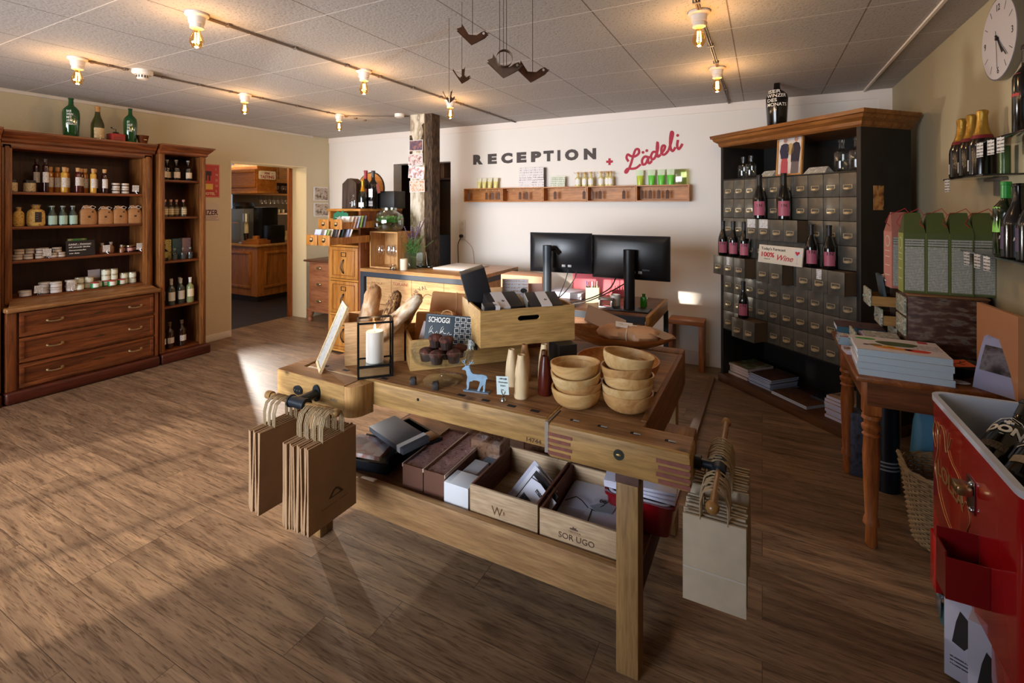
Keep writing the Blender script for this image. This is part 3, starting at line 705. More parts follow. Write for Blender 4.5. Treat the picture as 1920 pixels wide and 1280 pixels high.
# ---------------- second shelf
S2 = 1.381
def pasta(w, h, label=True):
    def f():
        t = raw('pasta_bag')
        g = G(); g.lathe([(0, 0), (w * .45, 0), (w * .52, .02), (w * .5, h * .55), (w * .46, h * .72), (w * .2, h * .86), (w * .26, h), (0, h)], 14, cap=False, sy=.7)
        g.obj('contents', patchy(['#b98a3a', '#e0bb66', '#8a5f22'], 70), t)
        g = G(); g.lathe([(w * .47, h * .70), (w * .22, h * .86), (w * .34, h * 1.04)], 14, cap=False, sy=.7); g.obj('clear_top', glass('#f4efe4', .7, .2), t)
        if label:
            g = G(); g.box(-.02, .022, -w * .37, -w * .36, .03, .115); g.obj('dark_label', plain('#2a1c14', .6), t)
            for i in range(3): text('label_lettering', ('PASTA', 'fein', '500 g')[i], .007, M_TXW, t, (-.014, -w * .375, .095 - i * .018))
        return t
    return f
inst('pasta2', pasta(.07, .15, False), 'smaller bag of pasta behind the big one on second shelf', 'pasta bag', (-5.37, 1.64, S2), R90)
inst('pasta1', pasta(.115, .17), 'big clear bag of pasta with dark label on second shelf', 'pasta bag', (-5.34, 1.735, S2), R90)
mint = bottle('syrup_bottle', 'milk', .165, .030, plain('#39463e', .1, coat=.3), (.05, .50, 1.25, printed('#a9c9bb', '#7c8f86', .01, fill=.4)), (.93, plain('#8f9a94', .4)))
for i, y in enumerate((1.835, 1.903, 1.972)):
    inst('mint', mint, f'clear bottle with mint green label, {NTH[i]} from left in the front row', 'bottle', (-5.33, y, S2), R90, 'mint-labelled bottles')
for i, y in enumerate((1.853, 1.94)):
    inst('mint', mint, f'clear bottle with mint green label, {("left", "right")[i]} one in the back row', 'bottle', (-5.42, y, S2), R90, 'mint-labelled bottles')
M_KR = plain('#a8794c', .75, var=.12, bs=60, bump=.4)
def flourbag():
    t = raw('paper_bag_of_flour'); w, d, h = .118, .07, .15
    g = G(); n = 16
    sect = [(0, 1.0, 1.0), (.02, 1.04, 1.05), (.07, 1.05, 1.1), (.11, .98, 1.0), (.132, .8, .75), (.145, .42, .36), (.152, .40, .3), (.168, .62, .4)]
    rings = []
    for z, sx, sy in sect:
        rings.append([g.bm.verts.new((w / 2 * sx * math.copysign(abs(math.cos(a)) ** .45, math.cos(a)) , d / 2 * sy * math.copysign(abs(math.sin(a)) ** .45, math.sin(a)), z)) for a in [2 * PI * (i + .5) / n for i in range(n)]])
    for a, b in zip(rings[:-1], rings[1:]):
        for i in range(n): g.bm.faces.new([a[i], a[(i + 1) % n], b[(i + 1) % n], b[i]])
    g.bm.faces.new(rings[0][::-1]); g.bm.faces.new(rings[-1])
    g.obj('paper_body', M_KR, t)
    g = G(); z = .149
    g.tube([(.03 * math.cos(a), .018 * math.sin(a), z) for a in [i * PI / 6 for i in range(12)]], .0022, 5, closed=True)
    g.tube([(0, -.018, z), (.02, -.03, z + .018), (.045, -.035, z + .006), (.03, -.03, z - .012), (.005, -.022, z)], .002, 5)
    g.tube([(0, -.018, z), (-.02, -.03, z + .02), (-.045, -.034, z + .012), (-.06, -.036, z - .01)], .002, 5)
    g.obj('string_bow', plain('#e0d6c8', .7), t)
    g = G(); g.box(-.014, .004, -.0395, -.0385, .06, .078); g.cyl(.008, -.0395, -.0375, 14, T=Tm((.02, 0, .112), rx=0) @ Matrix.Rotation(PI / 2, 4, 'X') @ Tm((0, 0, 0)) @ Matrix.Scale(-1, 4, (0, 0, 1)))
    g.obj('stamp', plain('#4a3320', .8), t)
    return t
for i, y in enumerate((2.078, 2.203, 2.315, 2.435)):
    inst('flour', flourbag, f'brown paper bag tied with white string, {NTH[i]} from left on second shelf', 'paper bag', (-5.335, y, S2), R90 + (.05, -.04, .03, -.02)[i], 'brown paper bags tied with string', scale=(1, .95, .98)[i % 3] if i else None)

# ---------------- third shelf
S3 = 1.109
whj = jar(.042, .030, plain('#241312', .2, coat=.3), plain('#b8ab9c', .4), .36, (.08, .55, 1.3, plain('#cbbfb2', .6)))
for i, (y, dx, k) in enumerate([(1.62, .0, 0), (1.683, 0, 0), (1.755, 0, 0), (1.84, 0, 0), (1.895, 0, 0), (1.64, -.03, 1), (1.705, -.03, 1), (1.76, 0, 1), (1.80, -.05, 1), (1.87, -.01, 1)]):
    inst('whj', whj, f'low pale-lidded glass jar on third shelf, {NTH[i % 5]} from left in the {("bottom", "upper")[i // 5]} layer', 'jar', (-5.335 + dx, y, S3 + k * .0425), R90, 'low lidded jars on the third shelf')
for k in (1,):  # hidden supports of the upper layer
    for y, dx in ((1.64, -.065), (1.705, -.08)): pass
inst('pc', card_stand(.055, .06), 'small price card before the jars on third shelf', 'price card', (-5.30, 1.79, S3), R90)
t = thing('chalkboard', 'small black chalkboard with white handwriting standing on third shelf', 'chalkboard', (-5.30, 2.018, S3), R90)
G().box(-.1, .1, -.004, .004, 0, .135, T=Tm(rx=-.12)).obj('board', plain('#1d1615', .7), t)
for i, s_ in enumerate(('Lädeli - Summer', 'alli gsunde Sache', 'hausgmacht', 'vo hie')):
    text('chalk_writing', s_, .010, M_TXW, t, (-.085, -.0055 - .003 * i * 0 + math.tan(.12) * (.1 - i * .026), .1 - i * .026), rot=(PI / 2 - .12, 0, 0), bold=.0003, shear=.3, width=(.16, .15, .12, .07)[i])
G().box(-.085, .075, .0068, .0076, .093, .0945).obj('chalk_underline', M_TXW, t)
t = thing('pepper_packet', 'red and green spice packet lying behind the chalkboard', 'packet', (-5.38, 2.02, S3), R90)
G().box(-.06, .07, 0, .03, 0, .148, bev=.004).obj('packet_body', patchy(['#b0412a', '#1f7a3a', '#c9a06a'], 14), t)
spice = bottle('spice_bottle', 'milk', .095, .024, plain('#8a5a3a', .2, coat=.3), None, (.78, plain('#b8b4ae', .35)))
for i, (y, dx) in enumerate(((2.20, -.03), (2.275, -.05), (2.33, .02))):
    inst('spice', spice, f'spice bottle with grey cap on third shelf, {("left", "middle", "right")[i]} one', 'spice bottle', (-5.345 + dx, y, S3), R90, 'spice bottles', scale=(1, 1.05, .75)[i] if i else None)
inst('pc', card_stand(.055, .06), 'white price card before the spice bottles on third shelf', 'price card', (-5.30, 2.20, S3), R90)
glj = jar(.062, .027, plain('#4a1418', .15, coat=.3), M_BRASS, .16, (.2, .62, 1.2, plain('#c79a95', .6)))
for i, (y, dx) in enumerate(((2.365, -.05), (2.40, 0), (2.445, -.04), (2.47, -.07))):
    inst('glj', glj, f'brass-lidded pink preserve jar on third shelf, {NTH[i]} from left', 'jar', (-5.34 + dx, y, S3), R90, 'brass-lidded preserve jars')
inst('pc', card_stand(.055, .06), 'white price card at the right end of third shelf', 'price card', (-5.30, 2.465, S3), R90)

# ---------------- fourth shelf above the drawers
S4 = .811
big = jar(.046, .039, plain('#3a1512', .2, coat=.3), plain('#cfc6bb', .4), .34, (.06, .62, 1.3, plain('#d9d2ca', .6)))
for i, (y, dx, k, lb) in enumerate([(1.665, 0, 0, 'single low pale-lidded jar at the left end of fourth shelf'), (1.80, -.04, 0, 'bottom jar of the back stack on fourth shelf left'), (1.80, -.04, 1, 'top jar of the back stack on fourth shelf left'),
        (1.855, 0.01, 0, 'bottom jar of the first front stack on fourth shelf'), (1.855, 0.01, 1, 'top jar of the first front stack on fourth shelf'), (1.96, 0, 0, 'bottom jar of the second front stack on fourth shelf'), (1.96, 0, 1, 'top jar of the second front stack on fourth shelf')]):
    inst('big', big, lb, 'jar', (-5.335 + dx, y, S4 + k * .0465), R90, 'pale-lidded jars on the fourth shelf')
inst('pc', card_stand(.055, .06), 'white price card at the left of fourth shelf', 'price card', (-5.295, 1.735, S4), R90)
inst('pc', card_stand(.055, .06), 'white price card before the stacked jars on fourth shelf', 'price card', (-5.295, 1.945, S4), R90)
M_CRM = plain('#d9dcc4', .35, coat=.3)
gj = jar(.05, .031, M_CRM, plain('#c3bda6', .3, metal=.5), .18, (.12, .75, 1.0, patchy(['#eef0e2', '#dfe6cf', '#eef0e2'], 60)))
ggj = jar(.05, .031, plain('#1f8a45', .35, coat=.3), plain('#b8343a', .4), .14, (.12, .82, .72, plain('#f2f4ea', .5)))
lay = [(2.035, -.04, 0, 0), (2.035, -.04, 1, 0), (2.015, .015, 0, 0), (2.10, -.03, 0, 0), (2.10, -.03, 1, 0), (2.125, .02, 0, 1), (2.165, -.03, 0, 0), (2.225, -.03, 0, 1), (2.225, -.03, 1, 0), (2.225, -.03, 2, 0), (2.285, -.03, 0, 0), (2.285, -.03, 1, 0), (2.285, -.03, 2, 0), (2.25, .02, 0, 1), (2.335, 0.0, 0, 1), (2.37, -.04, 0, 0), (2.37, -.04, 1, 0), (2.435, -.03, 0, 0), (2.435, -.03, 1, 0)]
lv = ('bottom', 'second', 'third')
cn = {}
for y, dx, k, gr in lay:
    q = cn[(k, gr)] = cn.get((k, gr), -1) + 1
    inst('ggj' if gr else 'gj', ggj if gr else gj, (f'small green jar with red lid and round label, {NTH[q]} from left in the {lv[k]} layer' if gr else f'small cream jar with metal lid, {NTH[q]} from left in the {lv[k]} layer'), 'jar', (-5.34 + dx, y, S4 + k * .0505), R90, 'small green and cream jars on the fourth shelf')
t = thing('greeting_card', 'folded card with lilac flowers standing behind the cream jars', 'card', (-5.44, 2.17, S4), R90)
G().box(-.045, .045, 0, .004, .075, .15, T=Tm(rx=-.08)).obj('upper_print', printed('#b9aeb2', '#7a6a70', .02, fill=.3), t)
G().box(-.045, .045, 0, .004, 0, .075, T=Tm(rx=-.08)).obj('flower_print', patchy(['#6a4a7a', '#a88a3a', '#7a2f3a', '#8a7aa0'], 45), t)

# ---------------- right wing contents
g1 = bottle('spirit_bottle', 'square', .20, .036, plain('#171310', .08, coat=.5), (.12, .42, 1.0, printed('#d9c9b4', '#7a6a5a', .01, fill=.4)), (.9, plain('#9a9a98', .3), 1.04))
for i, (y, dx) in enumerate(((2.672, 0), (2.735, -.05), (2.795, 0), (2.91, 0))):
    inst('spirit', g1, f'dark round-shouldered bottle with cream label on bookcase top shelf, {NTH[i]} from left', 'bottle', (-5.31 + dx, y, 1.806), R90, 'dark bottles on the bookcase top shelf')
t = thing('picture_frame', 'grey framed print leaning behind bottles on bookcase second shelf', 'picture frame', (-5.52, 2.70, 1.437), R90)
G().box(-.075, .1, 0, .012, 0, .225, T=Tm(rx=-.1)).obj('frame', plain('#8f8a80', .6), t)
G().box(-.06, .085, -.002, 0, .015, .21, T=Tm(rx=-.1)).obj('print', printed('#4a382c', '#9a8c78', .03, fill=.5), t)
g2 = bottle('clear_bottle', 'square', .165, .028, M_GLS, (.12, .52, 1.1, printed('#d2c3a0', '#2a2420', .02, fill=.5)), (.9, plain('#c99a90', .5), 1.04), liquid=(plain('#6a5a44', .2), .6))
for i, (y, dx) in enumerate(((2.655, -.04), (2.69, 0.0), (2.745, 0.0), (2.825, -.05), (2.855, 0.02))):
    inst('gin2', g2, f'small clear bottle with cream label on bookcase second shelf, {NTH[i]} from left', 'bottle', (-5.31 + dx, y, 1.437), R90, 'small clear bottles on the bookcase')
def cbox(name, cols_, lb, y, w_, h_, dx=0):
    tag(G().box(-w_ / 2, w_ / 2, -.04, .04, 0, h_, bev=.002).obj(name, cols_, loc=(-5.42 + dx, y, .997), rot=(0, 0, R90)), lb, 'box', 'boxes on the bookcase third shelf')
cbox('gift_box', plain('#12100f', .5), 'black box at left of the bookcase third shelf', 2.655, .07, .20)
cbox('gift_box', patchy(['#7a7a3a', '#c9b86a', '#3a4a2a'], 60), 'green and gold patterned box on bookcase third shelf', 2.745, .085, .205)
cbox('gift_box', patchy(['#2a4a5a', '#3a5f6f', '#24404f'], 30), 'teal box on bookcase third shelf', 2.84, .085, .21)
cbox('gift_box', patchy(['#8f7a84', '#a08a92', '#847088'], 30), 'mauve box on bookcase third shelf', 2.935, .085, .21)
t = inst('blkdia', bottle('gin_bottle', 'square', .165, .036, M_BLK, (.2, .55, .8, plain('#8f8a4a', .5)), (.9, M_BLK)), 'black bottle with yellow-green label on bookcase third shelf', 'bottle', (-5.30, 2.675, .997), R90)
gb = bottle('gin_bottle', 'square', .115, .024, M_GLS, (.15, .5, .8, plain('#3f4a4c', .5)), (.88, plain('#9aa2a4', .3)), liquid=(plain('#4a565a', .1), .55))
for i, y in enumerate((2.775, 2.855, 2.925)):
    inst('ginb', gb, f'small clear gin bottle on bookcase third shelf, {("left", "middle", "right")[i]} one', 'bottle', (-5.30, y, .997), R90, 'small gin bottles')
wb = bottle('wine_bottle', 'bordeaux', .255, .033, plain('#3b4038', .1, coat=.4), (.18, .52, 1.2, printed('#c9c2b0', '#8a8476', .02, fill=.3)), (.80, plain('#b9b0a0', .4)))
for i, (y, dx) in enumerate(((2.645, 0), (2.69, -.07), (2.735, 0.02), (2.775, -.06), (2.835, 0.0), (2.865, -.08))):
    inst('wwb', wb, f'white wine bottle with pale label on bookcase fourth shelf, {NTH[i]} from left', 'bottle', (-5.30 + dx, y, .547), R90, 'wine bottles on the bookcase fourth shelf')
inst('wwc', bottle('wine_bottle', 'bordeaux', .255, .034, plain('#8f9a6a', .08, coat=.5), (.24, .55, 1.2, plain('#e8e0bc', .5)), (.80, plain('#eceae4', .4))), 'pale green white-capped bottle at right of bookcase fourth shelf', 'bottle', (-5.29, 2.92, .547), R90)  # paler glass, label and cap than its neighbours
ob = bottle('wine_bottle', 'bordeaux', .26, .038, plain('#2e170d', .12, coat=.4), (.2, .42, .9, LBL), (.86, plain('#5f4a38', .5)))
for i, y in enumerate((2.66, 2.735, 2.85)):
    inst('orb', ob, f'dark brown bottle with small white label on bookcase bottom shelf, {NTH[i]} from left', 'bottle', (-5.31, y, .112), R90, 'brown bottles on the bookcase bottom shelf')
# ---------------- tin signs on the left wall
t = thing('red_tin_sign', 'red tin sign with hanging figure on wall right of the bookcase', 'sign', (XL, 3.29, 1.83), R90)
G().box(-.13, .115, -.004, 0, -.19, .19, bev=.002).obj('plate', plain('#b8382a', .45), t)
g = G(); g.box(-.125, .11, -.0055, -.004, -.185, -.181).box(-.125, .11, -.0055, -.004, .181, .185).box(.106, .11, -.0055, -.004, -.185, .185); g.obj('border_line', plain('#e0b898', .5), t)
for i, c in enumerate('INDUS'): text('lettering', c, .026, plain('#e8cfa8', .5), t, (.065, -.005, .12 - i * .062))
G().box(-.06, .02, -.008, -.004, .06, .11, bev=.004).box(-.045, -.03, -.008, -.004, .0, .06).box(-.01, .005, -.008, -.004, .0, .06).obj('figure', plain('#3a2018', .6), t)
G().box(-.06, .035, -.008, -.004, -.1, -.035, bev=.002).obj('yellow_panel', plain('#d9b54a', .5), t)
text('lettering', 'HOTEL', .03, plain('#e8cfa8', .5), t, (-.07, -.005, -.16), bold=.001)
t = thing('white_tin_sign', 'white arched tin sign below the red sign', 'sign', (XL, 3.29, 1.475), R90)
arc = [(-.13, -.1), (.11, -.1), (.11, .06)] + [(.11 * math.cos(a) - .0, .06 + .05 * math.sin(a)) for a in [i * PI / 10 for i in range(1, 10)]] + [(-.13, .06)]
g = G(); g.prism(arc, 0, .004, T=Matrix.Rotation(PI / 2, 4, 'X')); g.obj('plate', plain('#c9bcae', .45), t)
text('lettering', 'NIZER', .062, plain('#4a2030', .5), t, (-.10, -.005, -.035), bold=.002, width=.19)
G().box(-.1, .09, -.0055, -.004, -.06, -.055).box(-.08, .07, -.0055, -.004, -.078, -.074).box(-.125, .105, -.0055, -.004, -.095, -.091).obj('small_print', plain('#6a4450', .5), t)
# ================================================================== THE OLD WORKBENCH
BW = dict(rough=.5, bump=.35, spec=.35)
B_TOP = wood('#7a5232', '#a97d52', 'x', 1.0, knots=5, **BW); B_FR = wood('#94703f', '#bb935a', 'x', .9, knots=7, dark='#5a3a1c', **BW)
B_LEG = wood('#80603c', '#a37f50', 'z', .9, **BW); B_DK = plain('#5a3f38', .6, var=.2, bs=30); B_RAIL = wood('#96704a', '#ba9364', 'x', .9, **BW)
B_SIDE = wood('#6e4424', '#93602f', 'y', .9, **BW); B_RED = plain('#7a4438', .6, var=.2, bs=60)
M_IRON = plain('#2a3038', .35, metal=.6); M_HOLE = plain('#120c08', .9)
B = thing('workbench', 'large old wooden workbench used as display table, vises at both ends', 'workbench', (-1.1, 2.1, 0))
ZB = .80
g = G(); g.box(-1.885, -.665, 1.555, 1.80, .70, ZB, bev=.006); wobj(g, 'front_slab', [B_FR], B)
g = G(); g.box(-1.885, -.355, 1.801, 2.55, .72, ZB - .0005, bev=.003); wobj(g, 'top_board', B_TOP, B)
g = G(); g.box(-.664, -.356, 1.66, 1.80, .72, ZB - .0008, bev=.003); wobj(g, 'top_board', B_TOP, B)
g = G(); g.box(-1.885, -.355, 2.551, 2.64, .62, ZB + .004, bev=.006); wobj(g, 'rear_rail', B_SIDE, B)
g = G(); g.box(-.376, -.353, 1.70, 2.55, .62, ZB + .002, bev=.004); wobj(g, 'end_board', B_SIDE, B)
g = G(); g.box(-.674, -.660, 1.548, 1.66, .69, ZB - .003); wobj(g, 'joint_strip', plain('#8f8378', .6), B)
# top surface wear veneer gives the slab its brown top: thin oiled layer
g = G(); g.box(-1.884, -.676, 1.572, 1.80, ZB, ZB + .0012); wobj(g, 'worn_top_layer', B_TOP, B)
# tail vise
g = G(); g.box(-.656, -.19, 1.53, 1.655, .685, ZB, bev=.012); V = wobj(g, 'tail_vise_bar', B_FR, B)
g = G(); g.box(-.650, -.196, 1.545, 1.653, ZB, ZB + .0012); g.obj('worn_top_layer', B_TOP, V)
for i in range(4):
    z = .698 + i * .021
    G().box(-.654, -.572 + (i % 2) * .006, 1.5285, 1.5305, z, z + .011).obj('finger_joint', B_RED, V)
    G().box(-.285 - (i % 2) * .006, -.1905, 1.5285, 1.5305, z - .004, z + .009).obj('finger_joint', B_RED, V)
g = G(); g.cyl(.017, 0, .003, 24, T=Tm((-.408, 1.5305, .752), rx=PI / 2)); g.cyl(.012, .003, .0045, 24, m=1, T=Tm((-.408, 1.5305, .752), rx=PI / 2)); g.ball(.006, (-.408, 1.526, .752), m=2, sx=1.5, sy=.4, sz=.7)
g.obj('maker_badge', [plain('#3d4238', .4, metal=.6), plain('#1c1e1c', .5), plain('#a08a52', .4, metal=.7)], V)
for o in V.children: o.location = (0, 0, 0)
g = G(); g.box(-.292, -.197, 1.657, 1.74, .69, ZB - .004, bev=.005); wobj(g, 'tail_vise_block', B_SIDE, B)
g = G(); g.cyl(.022, 0, .02, 16, T=Tm((-.19, 1.62, .742), ry=PI / 2)).cyl(.014, .02, .085, 12, T=Tm((-.19, 1.62, .742), ry=PI / 2)).cyl(.021, -.035, .035, 14, T=Tm((-.118, 1.62, .742), rx=PI / 2)); wobj(g, 'tail_vise_screw', M_IRON, B)
g = G(); g.cyl(.0105, -.23, .34, 12, T=Tm((-.118, 1.63, .742), rx=-PI / 2)); g.ball(.018, (-.118, 1.395, .742), m=0, sy=1.1); g.ball(.017, (-.118, 1.965, .742)); wobj(g, 'tail_vise_handle', plain('#8a6230', .35, coat=.4), B)
# front vise
arc = [(-1.537 + .06 * math.sin(a), 1.515 - .06 * math.cos(a)) for a in [i * PI / 16 for i in range(9)]]
g = G(); g.prism([(-1.975, 1.472), (-1.539, 1.456), (-1.539, 1.553), (-1.90, 1.553), (-1.93, 1.70), (-1.975, 1.70)], .672, ZB - .001); W = wobj(g, 'front_vise_jaw', B_FR, B)
g = G(); g.prism([(-1.974, 1.474), (-1.541, 1.458), (-1.541, 1.553), (-1.90, 1.553), (-1.93, 1.70), (-1.974, 1.70)], ZB - .001, ZB + .0005); wobj(g, 'worn_top_layer', B_TOP, B)
g = G(); g.prism(arc + [(-1.470, 1.553), (-1.537, 1.553)], .672, ZB - .001); wobj(g, 'front_vise_end', wood('#a07440', '#c0935a', 'z', .9, **BW), B)
for x, z in ((-1.827, .732), (-1.601, .731)):
    g = G(); g.cyl(.028, 0, .006, 20, T=Tm((x, 1.466, z), rx=PI / 2) @ Matrix.Diagonal((1, .72, 1, 1)))
    for dx in (-.015, 0, .015): g.cyl(.0045, .006, .0085, 10, m=1, T=Tm((x + dx, 1.466, z), rx=PI / 2))
    wobj(g, 'screw_plate', [M_IRON, plain('#8a8f94', .3, metal=.8)], B)
g = G(); g.cyl(.036, 0, .012, 18, T=Tm((-1.705, 1.466, .742), rx=PI / 2) @ Matrix.Diagonal((.62, 1, 1, 1))); g.cyl(.020, .01, .10, 16, r2=.017, T=Tm((-1.705, 1.466, .740), rx=PI / 2)); g.cyl(.0225, -.055, .035, 16, T=Tm((-1.69, 1.365, .735), ry=PI / 2)); g.cyl(.026, .03, .038, 16, T=Tm((-1.69, 1.365, .735), ry=PI / 2)); g.cyl(.026, -.058, -.05, 16, T=Tm((-1.69, 1.365, .735), ry=PI / 2))
wobj(g, 'front_vise_screw', M_IRON, B)
g = G(); g.cyl(.0115, -.19, .20, 12, T=Tm((-1.69, 1.365, .735), ry=PI / 2)); g.cyl(.017, -.205, -.175, 14, T=Tm((-1.69, 1.365, .735), ry=PI / 2)); g.ball(.017, (-1.487, 1.365, .735)); wobj(g, 'front_vise_handle', wood('#7a5a34', '#a5804c', 'x', 2, rough=.4), B)
# dog holes in the top
for x, y in ((-1.81, 1.60), (-1.68, 1.60), (-1.45, 1.60), (-1.054, 1.600), (-.943, 1.600), (-.831, 1.600), (-.735, 1.600), (-1.565, 1.62)):
    wobj(G().box(x - .017, x + .017, y - .009, y + .009, ZB + .0011, ZB + .0019), 'dog_hole', M_HOLE, B)
for x in (-.579, -.48, -.369, -.259):
    g = G(); g.box(x - .017, x + .017, 1.586, 1.600, ZB + .0011, ZB + .0019); g.box(x - .006, x + .018, 1.589, 1.598, ZB + .0012, ZB + .0034, m=1, bev=.001); wobj(g, 'dog_hole', [M_HOLE, plain('#8f8880', .5)], B)
for x in (-.362 + .0, ): wobj(G().box(-.45, -.37, 1.90, 1.99, ZB - .0004, ZB + .0004), 'worn_slot', M_HOLE, B)
text('stamped_number', '14744', .014, plain('#5a3a1e', .7), B, (-.752 + 1.1, 1.5545 - 2.1, .710), width=.058, bold=.0006)
wobj(G().cyl(.006, 0, .002, 12, T=Tm((-1.233, 1.5552, .767), rx=PI / 2)), 'bolt_hole', M_HOLE, B)
# legs, rails, shelf
for x0, y0_ in ((-.432, 1.583), (-1.90, 1.583), (-.432, 2.36), (-1.90, 2.36)):
    wobj(G().box(x0, x0 + .074, y0_, y0_ + .078, 0, .632, bev=.004), 'leg', B_LEG, B)
    wobj(G().box(x0 - .002, x0 + .076, y0_ - .001, y0_ + .079, .633, .699 if y0_ < 2 else .719, bev=.002), 'leg_block', B_DK, B)
wobj(G().box(-1.826, -.433, 1.598, 1.63, .19, .335, bev=.004), 'front_stretcher', B_RAIL, B)
wobj(G().box(-1.826, -.433, 2.40, 2.43, .19, .335, bev=.004), 'rear_stretcher', B_RAIL, B)
for x in (-.40, -1.885):
    wobj(G().box(x, x + .028, 1.662, 2.359, .19, .30, bev=.004), 'side_stretcher', plain('#3a2014', .6), B)
    wobj(G().cyl(.012, 0, .02, 10, T=Tm((x + .014, 1.70, .18))), 'bolt', M_IRON, B)
wobj(G().box(-1.85, -.372, 1.631, 2.399, .298, .314, bev=.002), 'lower_shelf', wood('#5a3820', '#7a4e2c', 'x', 1, rough=.5), B)
wobj(G().box(-1.12, -1.03, 1.61, 2.39, .262, .297), 'shelf_batten', B_DK, B)

for x, y, lb in ((-1.298, 1.604, 'left of two small black bench dogs on the workbench edge'), (-1.182, 1.604, 'right of two small black bench dogs, nearer the deer')):
    t = thing('bench_dog', lb, 'bench dog', (x, y, ZB + .0012), .5, 'black bench dogs')
    G().box(-.0125, .0125, -.0125, .0125, 0, .022, bev=.002).hexa([(-.0125, -.0125, .021), (.0125, -.0125, .021), (.0125, .0125, .021), (-.0125, .0125, .021)], [(-.0125, -.0125, .028), (.008, -.0125, .031), (.008, .0125, .031), (-.0125, .0125, .028)]).obj('dog_block', plain('#2b2220', .6), t)

# ---------------- paper carrier bags on the vise handles
def carrier(w_, h_, hh, mat, logo=False, fold=False):
    def f():
        t = raw('paper_carrier_bag'); d = .0045
        g = G()
        g.hexa([(-w_ / 2, -d, -h_), (w_ / 2, -d, -h_), (w_ / 2, d * .6, -h_), (-w_ / 2, d * .6, -h_)], [(-w_ / 2, -d * .7, 0), (w_ / 2, -d * .7, 0), (w_ / 2, d * .7, 0), (-w_ / 2, d * .7, 0)])
        g.hexa([(-w_ / 2, d * .6, -h_), (w_ / 2, d * .6, -h_), (w_ / 2, d * 1.6, -h_ * .93), (-w_ / 2, d * 1.6, -h_ * .93)], [(-w_ / 2, d * .6, -h_ * .62), (w_ / 2, d * .6, -h_ * .62), (w_ / 2, d * .9, -h_ * .60), (-w_ / 2, d * .9, -h_ * .60)])
        g.obj('bag_body', mat, t)
        for s, nm in ((-1, 'handle'), (1, 'handle')):
            g = G(); y = s * d * .8; a = w_ * .22
            g.tube([(-a, y, -.006), (-a, y, hh * .5), (-a * .8, y, hh * .85), (-a * .3, y * .3, hh), (a * .3, y * .3, hh), (a * .8, y, hh * .85), (a, y, hh * .5), (a, y, -.006)], .0021, 5)
            g.obj(nm, plain('#a08a6a', .8), t)
        if logo:
            z = -h_ * .72
            g = G(); g.prism([(-.035, 0), (.04, 0), (.03, .012), (.018, .024), (.002, .032), (-.012, .026), (-.024, .012)], 0, .0006, T=Tm((.01, -d * .95, z), rx=PI / 2)); g.prism([(-.02, .004), (.022, .005), (.014, .017), (.001, .024), (-.010, .018)], .0006, .001, m=1, T=Tm((.01, -d * .95, z), rx=PI / 2))
            g.obj('logo', [plain('#3a2c22', .7), mat], t)
            text('logo_lettering', 'WEINGUT DORF', .008, plain('#4a382a', .7), t, (-.06, -d * 1.05, z - .028), width=.13)
        if fold: G().box(-w_ / 2, w_ / 2, -d * 1.25, -d * .8, -h_ * .62, -h_ * .60).obj('fold', plain('#b9b0a4', .7), t)
        return t
    return f
K1 = plain('#a07e5c', .8, var=.08, bs=14, bump=.25); K2 = plain('#b3a48e', .8, var=.08, bs=14, bump=.25)
for i in range(12):
    x = -1.488 - i * .0132
    inst('bagL' if i else 'bagLfront', carrier(.235, .322, .100, K1, logo=(i == 0)), ('brown carrier bag with mountain logo, frontmost on the left vise handle' if i == 0 else f'brown carrier bag, {NTH[i]} from the front in the right bunch on left handle'), 'paper bag', (x, 1.355 + (i % 3 - 1) * .004, .648 - .0007 * i), R90 + (0, .0, .05, -.02, .03, -.04, .02, .04, -.03, .01, .05, -.01)[i], 'brown carrier bags on the left vise handle', rot=((.015 * math.sin(i * 2), (0.0 if i == 0 else .02 * math.sin(i * 1.7)), R90)))
for i in range(6):
    x = -1.762 - i * .0145
    inst('bagL', carrier(.235, .322, .100, K1), f'brown carrier bag, {NTH[i]} from the front in the left bunch on left handle', 'paper bag', (x, 1.350 + (i % 2) * .006, .648), R90, 'brown carrier bags on the left vise handle', rot=(.02 * math.sin(i * 3), .02 * math.cos(i * 2), R90))
for i in range(17):
    y = 1.468 + i * .0175 + (.03 if i > 6 else 0)
    inst('bagR' if i else 'bagRfront', carrier(.165, .245, .085, K2, fold=(i == 0)), ('small pale brown carrier bag with folded base, frontmost on right vise handle' if i == 0 else f'small brown carrier bag, {NTH[i]} from the front on the right vise handle'), 'paper bag', (-.121 + .003 * math.sin(i * 2.1), y, .664 + (.012 if i > 6 else 0)), .02 * math.sin(i * 1.3), 'small carrier bags on the right vise handle', rot=(0, .02 * math.sin(i * 2.3) if i else 0, .04 * math.sin(i * 1.1)))
